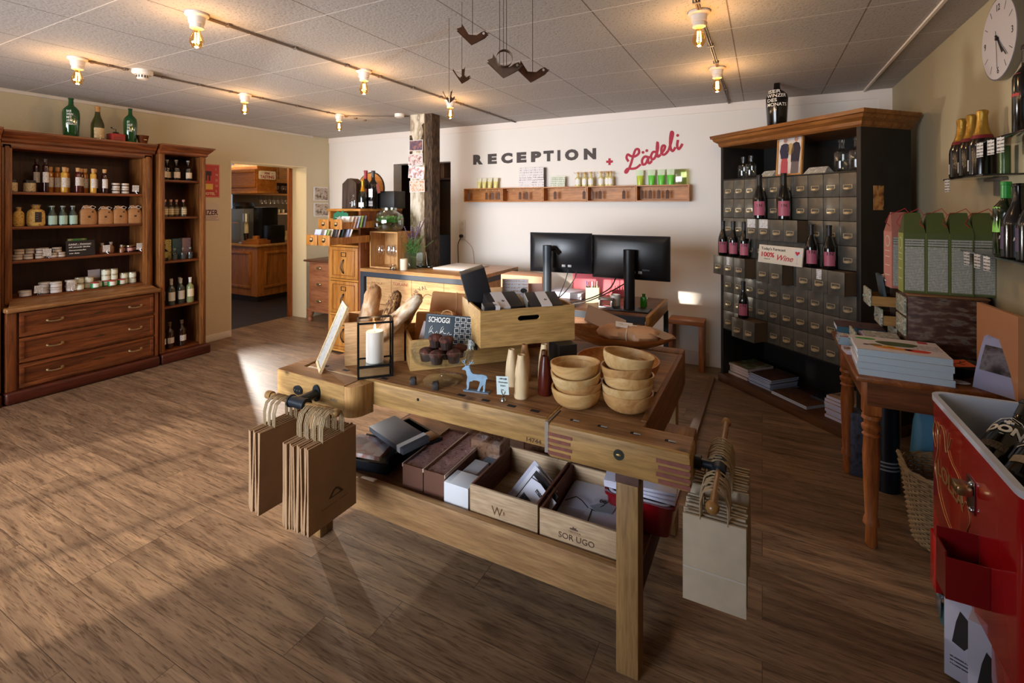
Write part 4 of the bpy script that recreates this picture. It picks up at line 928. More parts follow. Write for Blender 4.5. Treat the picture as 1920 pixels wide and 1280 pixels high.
# ================================================================== GOODS ON THE WORKBENCH TOP
ZP = ZB + .0015
P_CR = wood('#b38a50', '#d0a86c', 'x', .8, rough=.5, knots=3, dark='#7a4a1e', bump=.15); P_CR2 = wood('#b98a58', '#cfa574', 'x', 1.2, rough=.55, bump=.15)
def crate(name, label, cat, loc, rz, w_, d_, h_, mat, th=.011, hole=False, group=None, floor_=True):
    """open box; local x along the front, y to the back, origin at the front left bottom corner"""
    t = thing(name, label, cat, loc, rz, group)
    if hole:
        g = G(); hx, hw, hz, hh_ = w_ * .5, .052, h_ * .73, .011
        pts = [(0, 0), (w_, 0), (w_, h_), (0, h_)]
        # front board with slot: build from four pieces sharing one mesh
        g.box(0, w_, 0, th, 0, hz - hh_); g.box(0, w_, 0, th, hz + hh_, h_); g.box(0, hx - hw, 0, th, hz - hh_, hz + hh_); g.box(hx + hw, w_, 0, th, hz - hh_, hz + hh_)
        for s in (-1, 1):
            g.prism([(0, -hh_), (.012, -hh_), (.0035, -hh_ * .7), (0, 0), (.0035, hh_ * .7), (.012, hh_), (0, hh_)] if s > 0 else [(0, -hh_), (-.012, -hh_), (-.0035, -hh_ * .7), (0, 0), (-.0035, hh_ * .7), (-.012, hh_), (0, hh_)], 0, th, T=Tm((hx - s * hw, th, hz), rx=PI / 2))
        bmesh.ops.remove_doubles(g.bm, verts=g.bm.verts, dist=1e-5)
        g.obj('front_board', mat, t)
    else: G().box(0, w_, 0, th, 0, h_, bev=.001).obj('front_board', mat, t)
    G().box(0, w_, d_ - th, d_, 0, h_, bev=.001).obj('back_board', mat, t)
    G().box(0, th, th, d_ - th, 0, h_, bev=.001).obj('side_board', mat, t); G().box(w_ - th, w_, th, d_ - th, 0, h_, bev=.001).obj('side_board', mat, t)
    if floor_: G().box(th, w_ - th, th, d_ - th, .002, .012).obj('floor_board', mat, t)
    return t
U45 = math.atan2(.714, .70)
# bread crate
t = crate('bread_crate', 'pale wooden box holding three loaves at left of the workbench', 'crate', (-1.727, 1.637, ZP), .766, .272, .25, .20, P_CR2)
text('faded_lettering', 'MASI', .018, plain('#a07a58', .7), t, (.14, -.0006, .10))
def bread(name, label, p0, p1, r, mat, flour=None, flat=.8):
    p0, p1 = Vector(p0), Vector(p1); d = p1 - p0; L_ = d.length
    t = thing(name, label, 'bread', tuple(p0)); t.rotation_euler = d.to_track_quat('Z', 'Y').to_euler()
    g = G(); n, k = 22, 20; rnd = random.Random(len(label)); rings = []
    for i in range(n + 1):
        f = i / n; rr = r * (1 - abs(2 * f - 1) ** 4.2) ** .5 * (1 + .04 * math.sin(f * 17)) * (.92 + .08 * math.sin(f * 5 + 1))
        rings.append((max(rr, 0), f * L_))
    g.lathe([(0, 0)] + [(max(a, .004), b) for a, b in rings[1:-1]] + [(0, L_)], k, cap=False, sy=flat)
    for v in g.bm.verts: v.co += Vector((rnd.uniform(-1, 1), rnd.uniform(-1, 1), rnd.uniform(-1, 1))) * .0016
    g.obj('loaf', mat, t)
    return t
def crust(c1, c2, c3, sc, bump=.9):
    m, tt, N, L, b = _new('crust'); tc = N.new('ShaderNodeTexCoord'); mp = N.new('ShaderNodeMapping'); mp.inputs['Scale'].default_value = (1, 1, .45)
    L.new(tc.outputs['Object'], mp.inputs['Vector']); n = N.new('ShaderNodeTexNoise'); n.inputs['Scale'].default_value = sc; n.inputs['Detail'].default_value = 8; n.inputs['Distortion'].default_value = .6
    L.new(mp.outputs[0], n.inputs['Vector']); r = N.new('ShaderNodeValToRGB'); e = r.color_ramp.elements
    e[0].position = .35; e[0].color = lin(c1); e[1].position = .65; e[1].color = lin(c3); q = e.new(.5); q.color = lin(c2)
    L.new(n.outputs['Fac'], r.inputs[0]); L.new(r.outputs[0], b.inputs['Base Color']); b.inputs['Roughness'].default_value = .85
    bp = N.new('ShaderNodeBump'); bp.inputs['Strength'].default_value = bump; bp.inputs['Distance'].default_value = .006; L.new(n.outputs['Fac'], bp.inputs['Height']); L.new(bp.outputs['Normal'], b.inputs['Normal']); return m
bread('bread_loaf', 'rustic pale crusted long loaf leaning left in the bread crate', (-1.760, 1.79, .86), (-1.690, 1.80, 1.165), .058, crust('#8a5a34', '#c79a6e', '#e2cdb0', 22))
bread('seeded_loaf', 'dark seed-covered long loaf in the middle of the bread crate', (-1.675, 1.82, .86), (-1.585, 1.84, 1.135), .050, crust('#3a2414', '#7a5230', '#c09a64', 110, 1.0))
bread('seeded_loaf', 'seeded loaf half hidden behind the pale right-hand loaf', (-1.62, 1.86, .88), (-1.50, 1.90, 1.10), .036, crust('#6a4424', '#a87c4c', '#d0b080', 80))
bread('bread_loaf', 'flour-dusted long loaf leaning right over the bread crate edge', (-1.665, 1.755, .885), (-1.405, 1.80, 1.135), .050, crust('#a8764a', '#cfb08c', '#e9dccb', 30))
tag(G().box(.02, .25, .02, .2, .013, .02).obj('linen_lining', plain('#e2d6c2', .9), loc=(-1.727, 1.637, ZP), rot=(0, 0, .766)), 'pale paper lining at the bottom of the bread crate', 'paper lining')
# leaning board
t = thing('leaning_frame', 'light wooden framed panel leaning against the left side of bread crate', 'frame', (-1.735, 1.512, ZP))
wd = Vector((-.81, .586, 0)) * .17; up = Vector((-.005, .168, .262)); nm = wd.cross(up).normalized() * -.012
def para(g, a, b, u_, v_, n_, m=0): g.hexa([tuple(a), tuple(a + u_), tuple(a + u_ + n_), tuple(a + n_)], [tuple(b), tuple(b + u_), tuple(b + u_ + n_), tuple(b + n_)], m)
O0 = Vector((0, 0, 0)); uu = wd.normalized() * .014; uv = up.normalized() * .014
g = G(); para(g, O0, up, uu, None, nm); para(g, wd - uu, wd - uu + up, uu, None, nm); para(g, uu, uu + uv, wd - 2 * uu, None, nm); para(g, up - uv + uu, up + uu, wd - 2 * uu, None, nm); g.obj('wooden_edge', wood('#c9a878', '#e6cda2', 'z', 1, rough=.5), t)
g = G(); para(g, uu + uv + nm * .3, up - uv + uu + nm * .3, wd - 2 * uu, None, nm * .4); g.obj('grey_panel', patchy(['#7a7a7c', '#a5a39f', '#8c8a88'], 60), t)
# lantern with candle
t = thing('lantern', 'black framed glass lantern with lit pillar candle before the bread crate', 'lantern', (-1.542, 1.539, ZP), .80)
LW, LD, LH = .143, .118, .238
g = G(); th = .004
for x in (0, LW):
    for y in (0, LD): g.box(x - th, x + th, y - th, y + th, 0, LH)
for z in (.004, .052, LH - .028 if False else LH):
    for y in (0, LD): g.box(th, LW - th, y - th, y + th, z - th, z + th)
    for x in (0, LW): g.box(x - th, x + th, th, LD - th, z - th, z + th)
bmesh.ops.remove_doubles(g.bm, verts=g.bm.verts, dist=1e-5)
g.obj('black_frame', plain('#17191c', .4, metal=.5), t)
for a in ((.004, LW - .004, -.001, .001), (.004, LW - .004, LD - .001, LD + .001)): G().box(*a, .056, LH - .004).obj('glass_pane', glass('#ffffff', .94), t)
for a in ((-.001, .001, .004, LD - .004), (LW - .001, LW + .001, .004, LD - .004)): G().box(*a, .056, LH - .004).obj('glass_pane', glass('#ffffff', .94), t)
G().box(.003, LW - .003, .003, LD - .003, .004, .007).box(.004, LW - .004, .004, LD - .004, .050, .053).obj('mirror_base', plain('#9aa0a2', .1, metal=1), t)
t = thing('pillar_candle', 'burning white pillar candle inside the black lantern', 'candle', (-1.5337, 1.6295, ZP + .0535))
G().lathe([(0, 0), (.037, 0), (.038, .003), (.038, .132), (.036, .136), (.02, .131), (0, .130)], 28, cap=False).obj('wax', plain('#efe9df', .5), t)
G().tube([(0, 0, .13), (.001, 0, .145)], .001, 5).obj('wick', M_INK, t)
fm, _, N, L, b = _new('flame'); b.inputs['Base Color'].default_value = (1, .7, .3, 1); b.inputs['Emission Color'].default_value = (1, .55, .2, 1); b.inputs['Emission Strength'].default_value = 12
G().lathe([(0, .138), (.004, .142), (.005, .15), (.003, .165), (0, .178)], 10, cap=False).obj('flame', fm, t)
l = bpy.data.lights.new('candle_light', 'POINT'); l.energy = .35; l.color = (1, .6, .3); l.shadow_soft_size = .008; lo = bpy.data.objects.new('candle_light', l); COL.objects.link(lo); lo.location = (-1.534, 1.63, ZP + .225)
# lower crate, upper crate
t = crate('wine_crate', 'lower pine crate on the workbench holding parcels and chalkboard', 'crate', (-1.409, 1.72, ZP), U45, .56, .34, .138, P_CR)
U = Vector((.70, .714, 0)); Mv = Vector((.714, -.70, 0))
t = crate('wine_crate', 'upper pine crate with handle slot full of black cartons', 'crate', (-1.062, 1.757, ZP + .141), U45, .44, .36, .158, P_CR, hole=True)
tag(G().box(0, .085, -.12, 0, 0, .14, bev=.002).obj('black_carton', plain('#131212', .5), loc=(-.866, 2.035, ZP), rot=(0, 0, U45)), 'plain black carton standing under the upper crate behind the vases', 'carton')
def c3(u_, v_, z): # point in the upper crate: along front, to the back
    p = Vector((-1.062, 1.757, 0)) + U * u_ - Mv * v_; return (p.x, p.y, ZP + .141 + z)
M_BC = plain('#18161a', .5); M_WL2 = plain('#d6d2d4', .55)
def blackbox(w_, h_, d_, belt=None, name='black_carton'):
    def f():
        t = raw(name); G().box(0, w_, 0, d_, 0, h_, bev=.0015).obj('carton_body', M_BC, t)
        if belt:
            a, b = belt; G().box(a, b, -.0008, d_ + .0008, -.0005, h_ + .0008).obj('white_sleeve', M_WL2, t)
            G().cyl(.007, 0, .0006, 14, T=Tm((b - .018, d_ * .4, h_ + .0009))).obj('round_logo', M_INK, t)
            text('sleeve_lettering', 'N', .007, M_WL2, t, (b - .0205, d_ * .4 - .003, h_ + .0015), rot=(0, 0, 0))
        return t
    return f
def put3(key, b, lb, u_, v_, z, rot, cat='carton', group='black cartons in the upper crate'):
    o = inst(key, b, lb, cat, c3(u_, v_, z), 0, group, rot=rot); return o
put3('bb1', blackbox(.15, .05, .13, (.03, .085)), 'black carton with white sleeve and logo, left in the upper crate', .055, .03, .118, (.35, 0, U45 + .05))
put3('bb2', blackbox(.15, .05, .13, (.05, .10)), 'black carton with white sleeve and logo, right in the upper crate', .235, .03, .115, (.30, 0, U45 - .1))
put3('bb3', blackbox(.07, .10, .05, (.05, .07)), 'small black carton with pale stripe at left of upper crate', .018, .02, .075, (.2, 0, U45))
for i, (u_, v_) in enumerate(((.03, .19), (.16, .22), (.25, .16))):
    put3('bb4', blackbox(.10, .12, .09), f'black carton standing deep in the upper crate, {NTH[i]} from left', u_, v_, .012, (0, 0, U45))
o = inst('tallblack', lambda: blackbox(.115, .20, .07)(), 'tall black carton tilting out of the upper crate at left', 'carton', c3(.015, .215, .095), 0, rot=(.1, -.28, U45 - .12))
t = thing('paper_packet', 'upright clear packet of paper cards with round black sticker in the crate', 'packet', c3(.235, .25, .06), rot=(-.12, 0, .38))
G().box(-.06, .065, 0, .006, 0, .185).obj('paper_stack', printed('#cdc7cb', '#b08a7a', .016, fill=.5), t); G().box(-.064, .069, .007, .009, -.002, .188).obj('plastic_sleeve', glass('#eeeeee', .8, .1), t)
G().cyl(.016, 0, .001, 18, T=Tm((.045, -.0005, .13), rx=PI / 2) @ Matrix.Diagonal((1, .75, 1, 1))).obj('round_sticker', M_INK, t)
t = thing('wooden_house_tag', 'thin wooden house-shaped tag with heart hole in the upper crate', 'wooden ornament', c3(.225, .205, .085), rot=(-.1, .15, .38))
g = G(); g.prism([(-.045, 0), (.045, 0), (.045, .055), (.055, .055), (0, .10), (-.055, .055), (-.045, .055)], -.002, .002, T=Matrix.Rotation(PI / 2, 4, 'X')); g.obj('house_board', wood('#c9a878', '#dcbf90', 'x', 2, rough=.6), t)
g = G(); g.prism([(0, -.008), (.010, .002), (.008, .008), (.003, .008), (0, .004), (-.003, .008), (-.008, .008), (-.010, .002)], 0, .0008, T=Tm((0, -.0022, .068), rx=PI / 2)); g.obj('heart_cutout', plain('#5a4030', .7), t)
tag(G().box(0, .07, 0, .004, 0, .16, T=Tm(rx=-.08)).obj('pink_card', plain('#c99a8c', .6), loc=c3(.31, .255, .06), rot=(0, 0, .5)), 'pinkish card standing behind the clear packet in the crate', 'card')
t = thing('cream_carton', 'cream carton with open flap behind the upper crate', 'carton', (-1.27, 2.17, ZP), .75)
G().box(0, .15, 0, .12, 0, .30, bev=.002).obj('carton_body', plain('#cfae84', .6), t)
G().box(.03, .12, -.004, 0, .2, .27).obj('window', plain('#6a4a34', .6), t)
tag(G().box(0, .11, 0, .09, 0, .28, bev=.002).obj('brown_carton', plain('#7a4a2c', .6), loc=(-1.12, 2.27, ZP), rot=(0, 0, .72)), 'brown carton standing behind the clear packet', 'carton')
# parcels in the lower crate
def c2(u_, v_, z): p = Vector((-1.409, 1.72, 0)) + U * u_ - Mv * v_; return (p.x, p.y, ZP + z)
def parcel(w_, h_, d_, tilt=True):
    def f():
        t = raw('kraft_parcel'); g = G()
        g.box(-w_ / 2, w_ / 2, 0, d_, 0, h_, bev=.012, seg=3)
        g.obj('wrapping', plain('#c08a56', .55, bump=.6, bs=14, var=.06), t)
        g = G(); g.tube([(0, -.002, 0), (.01, -.003, h_ * .5), (0, -.001, h_), (0, d_, h_ + .001)], .0022, 5); g.obj('string', plain('#d8b98c', .8), t)
        return t
    return f
inst('parcelA', parcel(.20, .19, .07), 'brown paper parcel tied with string leaning at left of lower crate', 'parcel', c2(.13, .20, .025), rot=(-.25, 0, .35))
inst('parcelB', parcel(.27, .15, .06), 'glossy kraft parcel with pale string standing behind the chalkboard', 'parcel', c2(.25, .275, .145), rot=(-.35, .06, .38))
t = thing('gift_tag', 'white gift tag with black diamond on the left parcel', 'gift tag', c2(.085, .125, .095), rot=(-.2, .25, .30))
G().box(-.035, .035, -.001, .001, 0, .09).obj('tag_card', plain('#d2ccd2', .6), t); G().prism([(-.014, 0), (0, -.016), (.014, 0), (0, .016)], 0, .0008, T=Tm((.014, -.0012, .03), rx=PI / 2)).obj('black_diamond', M_INK, t)
G().tube([(0, 0, .088), (.01, .002, .11), (.02, .0, .08), (.025, -.004, .04), (.0, -.004, -.01)], .0014, 5).obj('tag_string', plain('#cdb592', .8), t)
t = thing('schoggi_chalkboard', 'small blue-black chalkboard reading SCHOGGI with drawn chocolate bar', 'chalkboard', (-1.262, 1.822, ZP + .10), rot=(-.18, .07, .42))
G().box(-.125, .125, 0, .008, 0, .145, bev=.002).obj('board', plain('#1f2b36', .6), t)
g = G(); 
for a in ((-.119, .119, .004, .006), (-.119, .119, .139, .141)): g.box(a[0], a[1], -.0006, 0, a[2], a[3])
g.obj('chalk_border', plain('#7f8a92', .8), t)
text('chalk_writing', 'SCHOGGI', .024, M_TXW, t, (-.112, -.0008, .108), bold=.0004, width=.098)
g = G()
for pts in ([(-.105, .055), (-.098, .085), (-.09, .092), (-.088, .082), (-.10, .062), (-.092, .068), (-.086, .06), (-.08, .058)], [(-.055, .055), (-.048, .085), (-.04, .092), (-.038, .082), (-.05, .062), (-.042, .07), (-.034, .06), (-.025, .062)], [(-.075, .058), (-.068, .07), (-.062, .058)], [(-.02, .058), (-.012, .068), (-.008, .057), (0, .06)]):
    g.tube([(x, -.001, z) for x, z in pts], .0013, 5)
g.obj('chalk_script', M_TXW, t)
for r_ in range(5):
    for c_ in range(4):
        x, z = .012 + c_ * .026, .118 - r_ * .0245
        g = G()
        for (a, b, c, d) in ((x, x + .021, z, z + .0016), (x, x + .021, z + .018, z + .0196), (x, x + .0016, z, z + .019), (x + .0195, x + .021, z, z + .019)): g.box(a, b, -.001, 0, c, d)
        bmesh.ops.remove_doubles(g.bm, verts=g.bm.verts, dist=1e-5); g.obj('chalk_square', M_TXW, t)
g = G(); g.tube([(-.055, .004, .143), (-.05, .004, .158), (-.03, .004, .166), (-.01, .004, .16), (-.003, .004, .143)], .003, 6); g.tube([(.085, .004, .12), (.088, .0, .143), (.088, .0, .158)], .003, 6); g.obj('hanging_loop', plain('#b08a5a', .7), t)
# glass cake stand and muffins
t = thing('cake_stand', 'clear glass footed cake stand with deep rim on the workbench', 'cake stand', (-1.214, 1.701, ZP))
g = G(); g.lathe([(0, .006), (.04, .010), (.078, .004), (.084, 0), (.086, .004), (.078, .010), (.03, .018), (.014, .022), (.012, .03), (.016, .05), (.013, .078), (.018, .083), (0, .083)], 40, cap=False); g.obj('foot', glass('#fbfdfc', .93), t)
g = G(); g.lathe([(0, .084), (.10, .084), (.124, .092), (.133, .110), (.136, .150), (.133, .151), (.129, .112), (.120, .096), (.10, .090), (0, .090)], 48, cap=False); g.obj('plate', glass('#fbfdfc', .90), t)
M_MUF = crust('#2a120c', '#4a2218', '#6a3a2c', 55, .8); M_CASE = plain('#2a1712', .55, var=.2, bs=120)
def muffin():
    t = raw('muffin'); g = G(); n = 28; prof_ = [(.021, 0), (.0275, .03)]
    rings = [[g.bm.verts.new(((r_ + (.0012 if i % 2 else 0)) * math.cos(2 * PI * i / n), (r_ + (.0012 if i % 2 else 0)) * math.sin(2 * PI * i / n), z)) for i in range(n)] for r_, z in prof_]
    for i in range(n): g.bm.faces.new([rings[0][i], rings[0][(i + 1) % n], rings[1][(i + 1) % n], rings[1][i]])
    g.bm.faces.new(rings[0][::-1]); g.obj('paper_case', M_CASE, t)
    G().lathe([(.026, .028), (.031, .033), (.032, .038), (.028, .047), (.018, .053), (0, .055)], 24, cap=False).obj('muffin_top', M_MUF, t); return t
for i, (dx, dy, dz, lb) in enumerate(((-.052, -.048, 0, 'front left chocolate muffin on the cake stand'), (.012, -.062, 0, 'front middle chocolate muffin on the cake stand'), (.066, -.015, 0, 'front right chocolate muffin on the cake stand'),
        (-.058, .03, 0, 'back left chocolate muffin on the cake stand'), (.005, .012, 0, 'middle chocolate muffin of the lower layer'), (.045, .062, 0, 'back right chocolate muffin on the cake stand'), (-.03, -.012, .052, 'upper left chocolate muffin on top of the others'), (.032, -.02, .053, 'upper right chocolate muffin on top of the others'))):
    inst('muffin', muffin, lb, 'muffin', (-1.214 + dx, 1.701 + dy, ZP + .0905 + dz), i * .7, 'chocolate muffins on the cake stand')
# deer
t = thing('deer_figure', 'flat blue-grey wooden deer figure on a small base', 'figurine', (-1.026, 1.656, ZP), .16)
D = [(-.038, .004), (-.030, .004), (-.026, .012), (-.024, .035), (-.020, .040), (-.012, .040), (-.008, .046), (.012, .046), (.022, .042), (.020, .030), (.014, .014), (.010, .004), (.019, .004), (.022, .012), (.030, .026), (.036, .030), (.036, .012), (.034, .004), (.042, .004), (.044, .016), (.046, .034), (.048, .048), (.050, .058), (.054, .054), (.0545, .062), (.049, .069), (.036, .072), (.010, .070), (-.008, .071), (-.016, .078), (-.022, .092), (-.026, .096), (-.020, .098), (-.026, .101), (-.036, .101), (-.044, .097), (-.052, .090), (-.056, .086), (-.052, .082), (-.042, .083), (-.038, .078), (-.036, .066), (-.032, .056), (-.034, .046), (-.036, .030), (-.034, .014)]
M_BLUE = plain('#7f9cb4', .6, var=.15, bs=50)
g = G(); g.prism(D, -.003, .003, T=Matrix.Rotation(PI / 2, 4, 'X')); g.obj('deer_body', M_BLUE, t)
for pts in ([(-.040, .100), (-.046, .110), (-.044, .122), (-.040, .128)], [(-.045, .110), (-.054, .112), (-.058, .120)], [(-.045, .116), (-.052, .122)], [(-.030, .100), (-.022, .108), (-.014, .116), (-.010, .126)], [(-.022, .108), (-.024, .120)], [(-.016, .114), (-.008, .112), (-.004, .118)]):
    G().tube([(x, 0, z) for x, z in pts], .0026, 5, r2=.0014).obj('antler', M_BLUE, t)
G().box(-.048, .062, -.012, .012, 0, .004, bev=.001).obj('base', plain('#6d7f92', .6), t)
# price card with handwriting
t = thing('price_card', 'pale handwritten price card on silver clip before the vases', 'price card', (-.883, 1.631, ZP), .22)
G().lathe([(0, 0), (.0115, 0), (.010, .005), (.004, .012), (.006, .02), (.003, .024), (0, .024)], 16, cap=False).obj('silver_foot', M_STEEL, t)
G().tube([(-.008, -.004, .036), (-.003, -.003, .024), (.003, -.003, .024), (.008, -.004, .036)], .0012, 5).obj('clip_arms', M_STEEL, t)
G().box(-.024, .024, -.001, .0004, .022, .092, T=Matrix.Rotation(-.05, 4, 'Y')).obj('card', plain('#cfe0e0', .6), t)
for i, (s_, w_) in enumerate((('ORTLIEB', .03), ('Holzvase', .036), ('klein', .02), ('29.-', .018))): text('handwriting', s_, .006, M_INK, t, (-w_ / 2 - .002, -.0018, .080 - i * .013 - (.004 if i == 3 else 0)), width=w_, shear=.1)
# wooden vases
def vase(h_, r_, mat):
    def f():
        t = raw('wooden_vase'); k = r_ / .029
        G().lathe([(0, 0), (.027 * k, 0), (.029 * k, .004), (.0285 * k, h_ * .35), (.024 * k, h_ * .65), (.0155 * k, h_ * .93), (.0145 * k, h_), (.0105 * k, h_), (.010 * k, h_ * .8), (0, h_ * .8)], 32, cap=False).obj('turned_body', mat, t); return t
    return f
PV = wood('#d8b98c', '#ead4ae', 'z', 1.2, rough=.4, bump=.03, fine=.15); DV = wood('#3e140c', '#5c2014', 'z', 2, rough=.25, bump=.05); BV = wood('#5f3a1e', '#7f5430', 'z', 2, rough=.35, bump=.05); MV = wood('#a87444', '#c08d58', 'z', 2, rough=.4, bump=.05)
for key, x, y, h_, r_, m_, lb in (('va', -.835, 1.690, .166, .029, PV, 'tall pale wooden vase beside the price card, front of its group'), ('vb', -.927, 1.785, .150, .027, PV, 'pale wooden vase at the left behind the front one'), ('vc', -.765, 1.762, .152, .029, DV, 'dark red wooden vase next to the stacked bowls'),
        ('vd', -.80, 1.835, .150, .025, BV, 'brown wooden vase between the pale and the red one'), ('ve', -.905, 1.865, .153, .025, MV, 'light brown wooden vase at the back left of the group'), ('vf', -.83, 1.90, .155, .026, PV, 'pale wooden vase at the back of the group')):
    inst(key, vase(h_, r_, m_), lb, 'vase', (x, y, ZP), 0, 'turned wooden vases')
# bowls
def bowl(r_, h_, th, mat, foot=.38):
    def f():
        t = raw('wooden_bowl'); o_ = [(r_ * math.sin(a) if a else r_ * foot, 0) for a in ()]
        out = [(0, 0), (r_ * foot, 0)] + [(r_ * (foot + (1 - foot) * math.sin(a) ** .8), h_ * (1 - math.cos(a))) for a in [PI / 2 * i / 9 for i in range(1, 10)]]
        inn = [(r_ - th, h_)] + [((r_ - th) * (foot + (1 - foot) * math.sin(a) ** .8), th + (h_ - th) * (1 - math.cos(a))) for a in [PI / 2 * i / 9 for i in range(8, 0, -1)]] + [(0, th)]
        G().lathe(out + inn, 44, cap=False).obj('bowl_shell', mat, t); return t
    return f
BWm = [wood('#b98a50', '#dcb67e', 'x', 1.1, rough=.42, bump=.04, fine=.12, knots=4.5, dark='#3a1c0a'), wood('#a87848', '#d0a46c', 'y', 1.2, rough=.42, bump=.04, fine=.12, knots=3.5, dark='#3a1c0a'), wood('#c49a60', '#e4c692', 'x', 1.0, rough=.42, bump=.04, fine=.12, knots=4, dark='#4a240c')]
zs = [0, .037, .064, .092]
for i in range(4):
    inst(f'bw{i % 3}', bowl(.093, .068, .006, BWm[i % 3]), f'burl wood bowl in the left stack, {("bottom", "second from bottom", "third from bottom", "top")[i]}', 'bowl', (-.622 - .002 * (i % 2), 1.725, ZP + zs[i]), i * 1.3, 'wooden bowls in the left stack', rot=((0, .0, 0), (.06, .10, 1), (-.05, -.12, 2), (.03, .06, 3))[i])
zs = [0, .034, .066, .098, .136]
for i in range(5):
    inst(f'bw{(i + 1) % 3}', bowl(.093, .068, .006, BWm[(i + 1) % 3]), f'burl wood bowl in the right stack, {("bottom", "second from bottom", "middle", "second from top", "top")[i]}', 'bowl', (-.440 - .004 * (i == 4), 1.775, ZP + zs[i]), i * 1.3, 'wooden bowls in the right stack', rot=((0, 0, .5), (-.04, -.05, 1.5), (.05, .03, 2.2), (-.04, -.08, .4), (.06, .12, 1.2))[i])
inst('bigbowl', bowl(.178, .085, .006, wood('#a8642a', '#c98a4a', 'x', .8, rough=.35, bump=.05)), 'wide shallow orange-brown wooden bowl behind the stacked bowls', 'bowl', (-.560, 2.075, ZP), 0)
t = thing('oval_bowl', 'large boat-shaped wooden bowl holding a wrapped parcel', 'bowl', (-.667, 2.47, ZP + .004), .05)
rows = []
for i in range(25):
    u_ = -1 + 2 * i / 24; w_ = .135 * (1 - abs(u_) ** 2.6) ** .6 + .002; row = []
    zc_ = .006 + .078 * abs(u_) ** 2.2
    for j in range(11):
        v_ = -1 + 2 * j / 10; row.append((.285 * u_, w_ * v_, zc_ + (.085 + .012 * u_ ** 2 - zc_) * abs(v_) ** 2))
    rows.append(row)
g = G(); g.sheet(rows, .006); g.obj('bowl_shell', wood('#a56a32', '#c98e52', 'x', 1, rough=.4, knots=5, dark='#4a2408'), t)
def bundle():
    t = raw('wrapped_parcel'); g = G(); rnd = random.Random(3); rows = []
    for i in range(17):
        u_ = -1 + 2 * i / 16; row = []
        for j in range(15):
            a = 2 * PI * j / 14; k = (1 - abs(u_) ** 3.5) ** .5
            nz = 1 + (.10 * math.sin(3 * a + i * .9) + .05 * math.sin(5 * a + i * 2.1)) 
            row.append((.165 * u_, .075 * k * math.cos(a) * nz, .040 * k * math.sin(a) * nz))
        rows.append(row)
    g.sheet(rows); bmesh.ops.remove_doubles(g.bm, verts=g.bm.verts, dist=.0008)
    g.obj('crumpled_paper', plain('#b98a62', .45, bump=.8, bs=25, var=.1), t)
    g = G(); g.tube([(.0 + .0 * math.cos(a), .078 * math.cos(a), .044 * math.sin(a)) for a in [i * PI / 10 for i in range(20)]], .002, 5, closed=True); g.obj('string', plain('#d8cbb4', .8), t)
    g = G(); g.tube([(0, -.01, .042), (-.03, -.03, .048), (-.05, -.02, .044), (-.03, -.005, .042), (0, -.01, .044), (.03, -.03, .05), (.045, -.02, .045), (.02, -.005, .043)], .002, 5); g.obj('string_bow', plain('#d8cbb4', .8), t)
    return t
inst('bundle', bundle, 'crumpled brown paper parcel tied with string in the oval bowl', 'parcel', (-.605, 2.455, ZP + .098), .1)
tag(G().box(-.11, .11, -.07, .07, 0, .003).obj('grey_card', plain('#b8a49e', .6), loc=(-.742, 2.515, ZP + .135), rot=(.45, .38, .35)), 'large pinkish grey card sticking up behind the wrapped parcel', 'card')
t = thing('white_tag', 'small white name tag lying on the wrapped parcel', 'tag', (-.62, 2.44, ZP + .1405), rot=(.3, .1, .3))
G().box(-.045, .04, -.025, .025, 0, .002).obj('tag_card', plain('#e2dede', .6), t); text('tag_lettering', 'ABCD', .012, M_INK, t, (-.03, 0, .0024), rot=(0, 0, 0))
tag(G().sheet([[(-.08, -.05, .0), (-.08, .05, .01)], [(-.02, -.06, .02), (-.02, .05, .025)], [(.05, -.05, .0), (.05, .05, .012)], [(.10, -.02, .01), (.09, .04, .0)]], .001).obj('tissue_paper', plain('#d0b8a0', .6), loc=(-.475, 2.47, ZP + .1), rot=(0, .1, .1)), 'loose pale paper at right end of the oval bowl', 'paper')
# ================================================================== GOODS ON THE WORKBENCH'S LOWER SHELF
ZS = .3145
def simple(name, g, mat, label, cat, loc=(0, 0, 0), rz=0, group=None, rot=None):
    return tag(g.obj(name, mat, loc=loc, rot=rot or (0, 0, rz)), label, cat, group)
M_BOXK = plain('#10141c', .4); M_BLUEW = plain('#dcdfe6', .55)
t = thing('lidded_box', 'black box with grey lid set askew on the lower shelf', 'box', (-1.715, 1.875, ZS), -.33)
G().box(0, .30, 0, .012, 0, .11).box(0, .30, .148, .16, 0, .11).box(0, .012, .012, .148, 0, .11).box(.288, .30, .012, .148, 0, .11).box(.01, .29, .01, .15, .001, .008).obj('box_body', M_BOXK, t)
G().box(-.005, .315, -.06, .085, .112, .140, bev=.003, T=Tm(rx=.08)).obj('grey_lid', plain('#5a626e', .5), t)
G().box(.262, .290, -.0605, .086, .112, .1415, T=Tm(rx=.08)).obj('white_stripe', M_BLUEW, t)
G().box(.21, .29, .09, .152, .02, .115, bev=.003).obj('inner_carton', plain('#b98a5a', .6), t)
t = thing('photo_tray', 'open black tray holding a clear-wrapped white photo book', 'tray', (-1.76, 1.655, ZS), .18)
G().box(0, .24, 0, .01, 0, .045).box(0, .24, .19, .20, 0, .07).box(0, .01, .01, .19, 0, .06).box(.23, .24, .01, .19, 0, .06).box(.005, .235, .005, .195, .0005, .006).obj('tray_body', M_BOXK, t)
t2 = thing('photo_book', 'white photo album in clear wrap lying in the black tray', 'book', (-1.745, 1.632, ZS + .075), .10, rot=(.04, .03, .22))
G().box(0, .20, 0, .15, 0, .02, bev=.002).obj('cover', patchy(['#cfc8c6', '#e2dedc', '#b9786e', '#d8d2d0'], 16), t2)
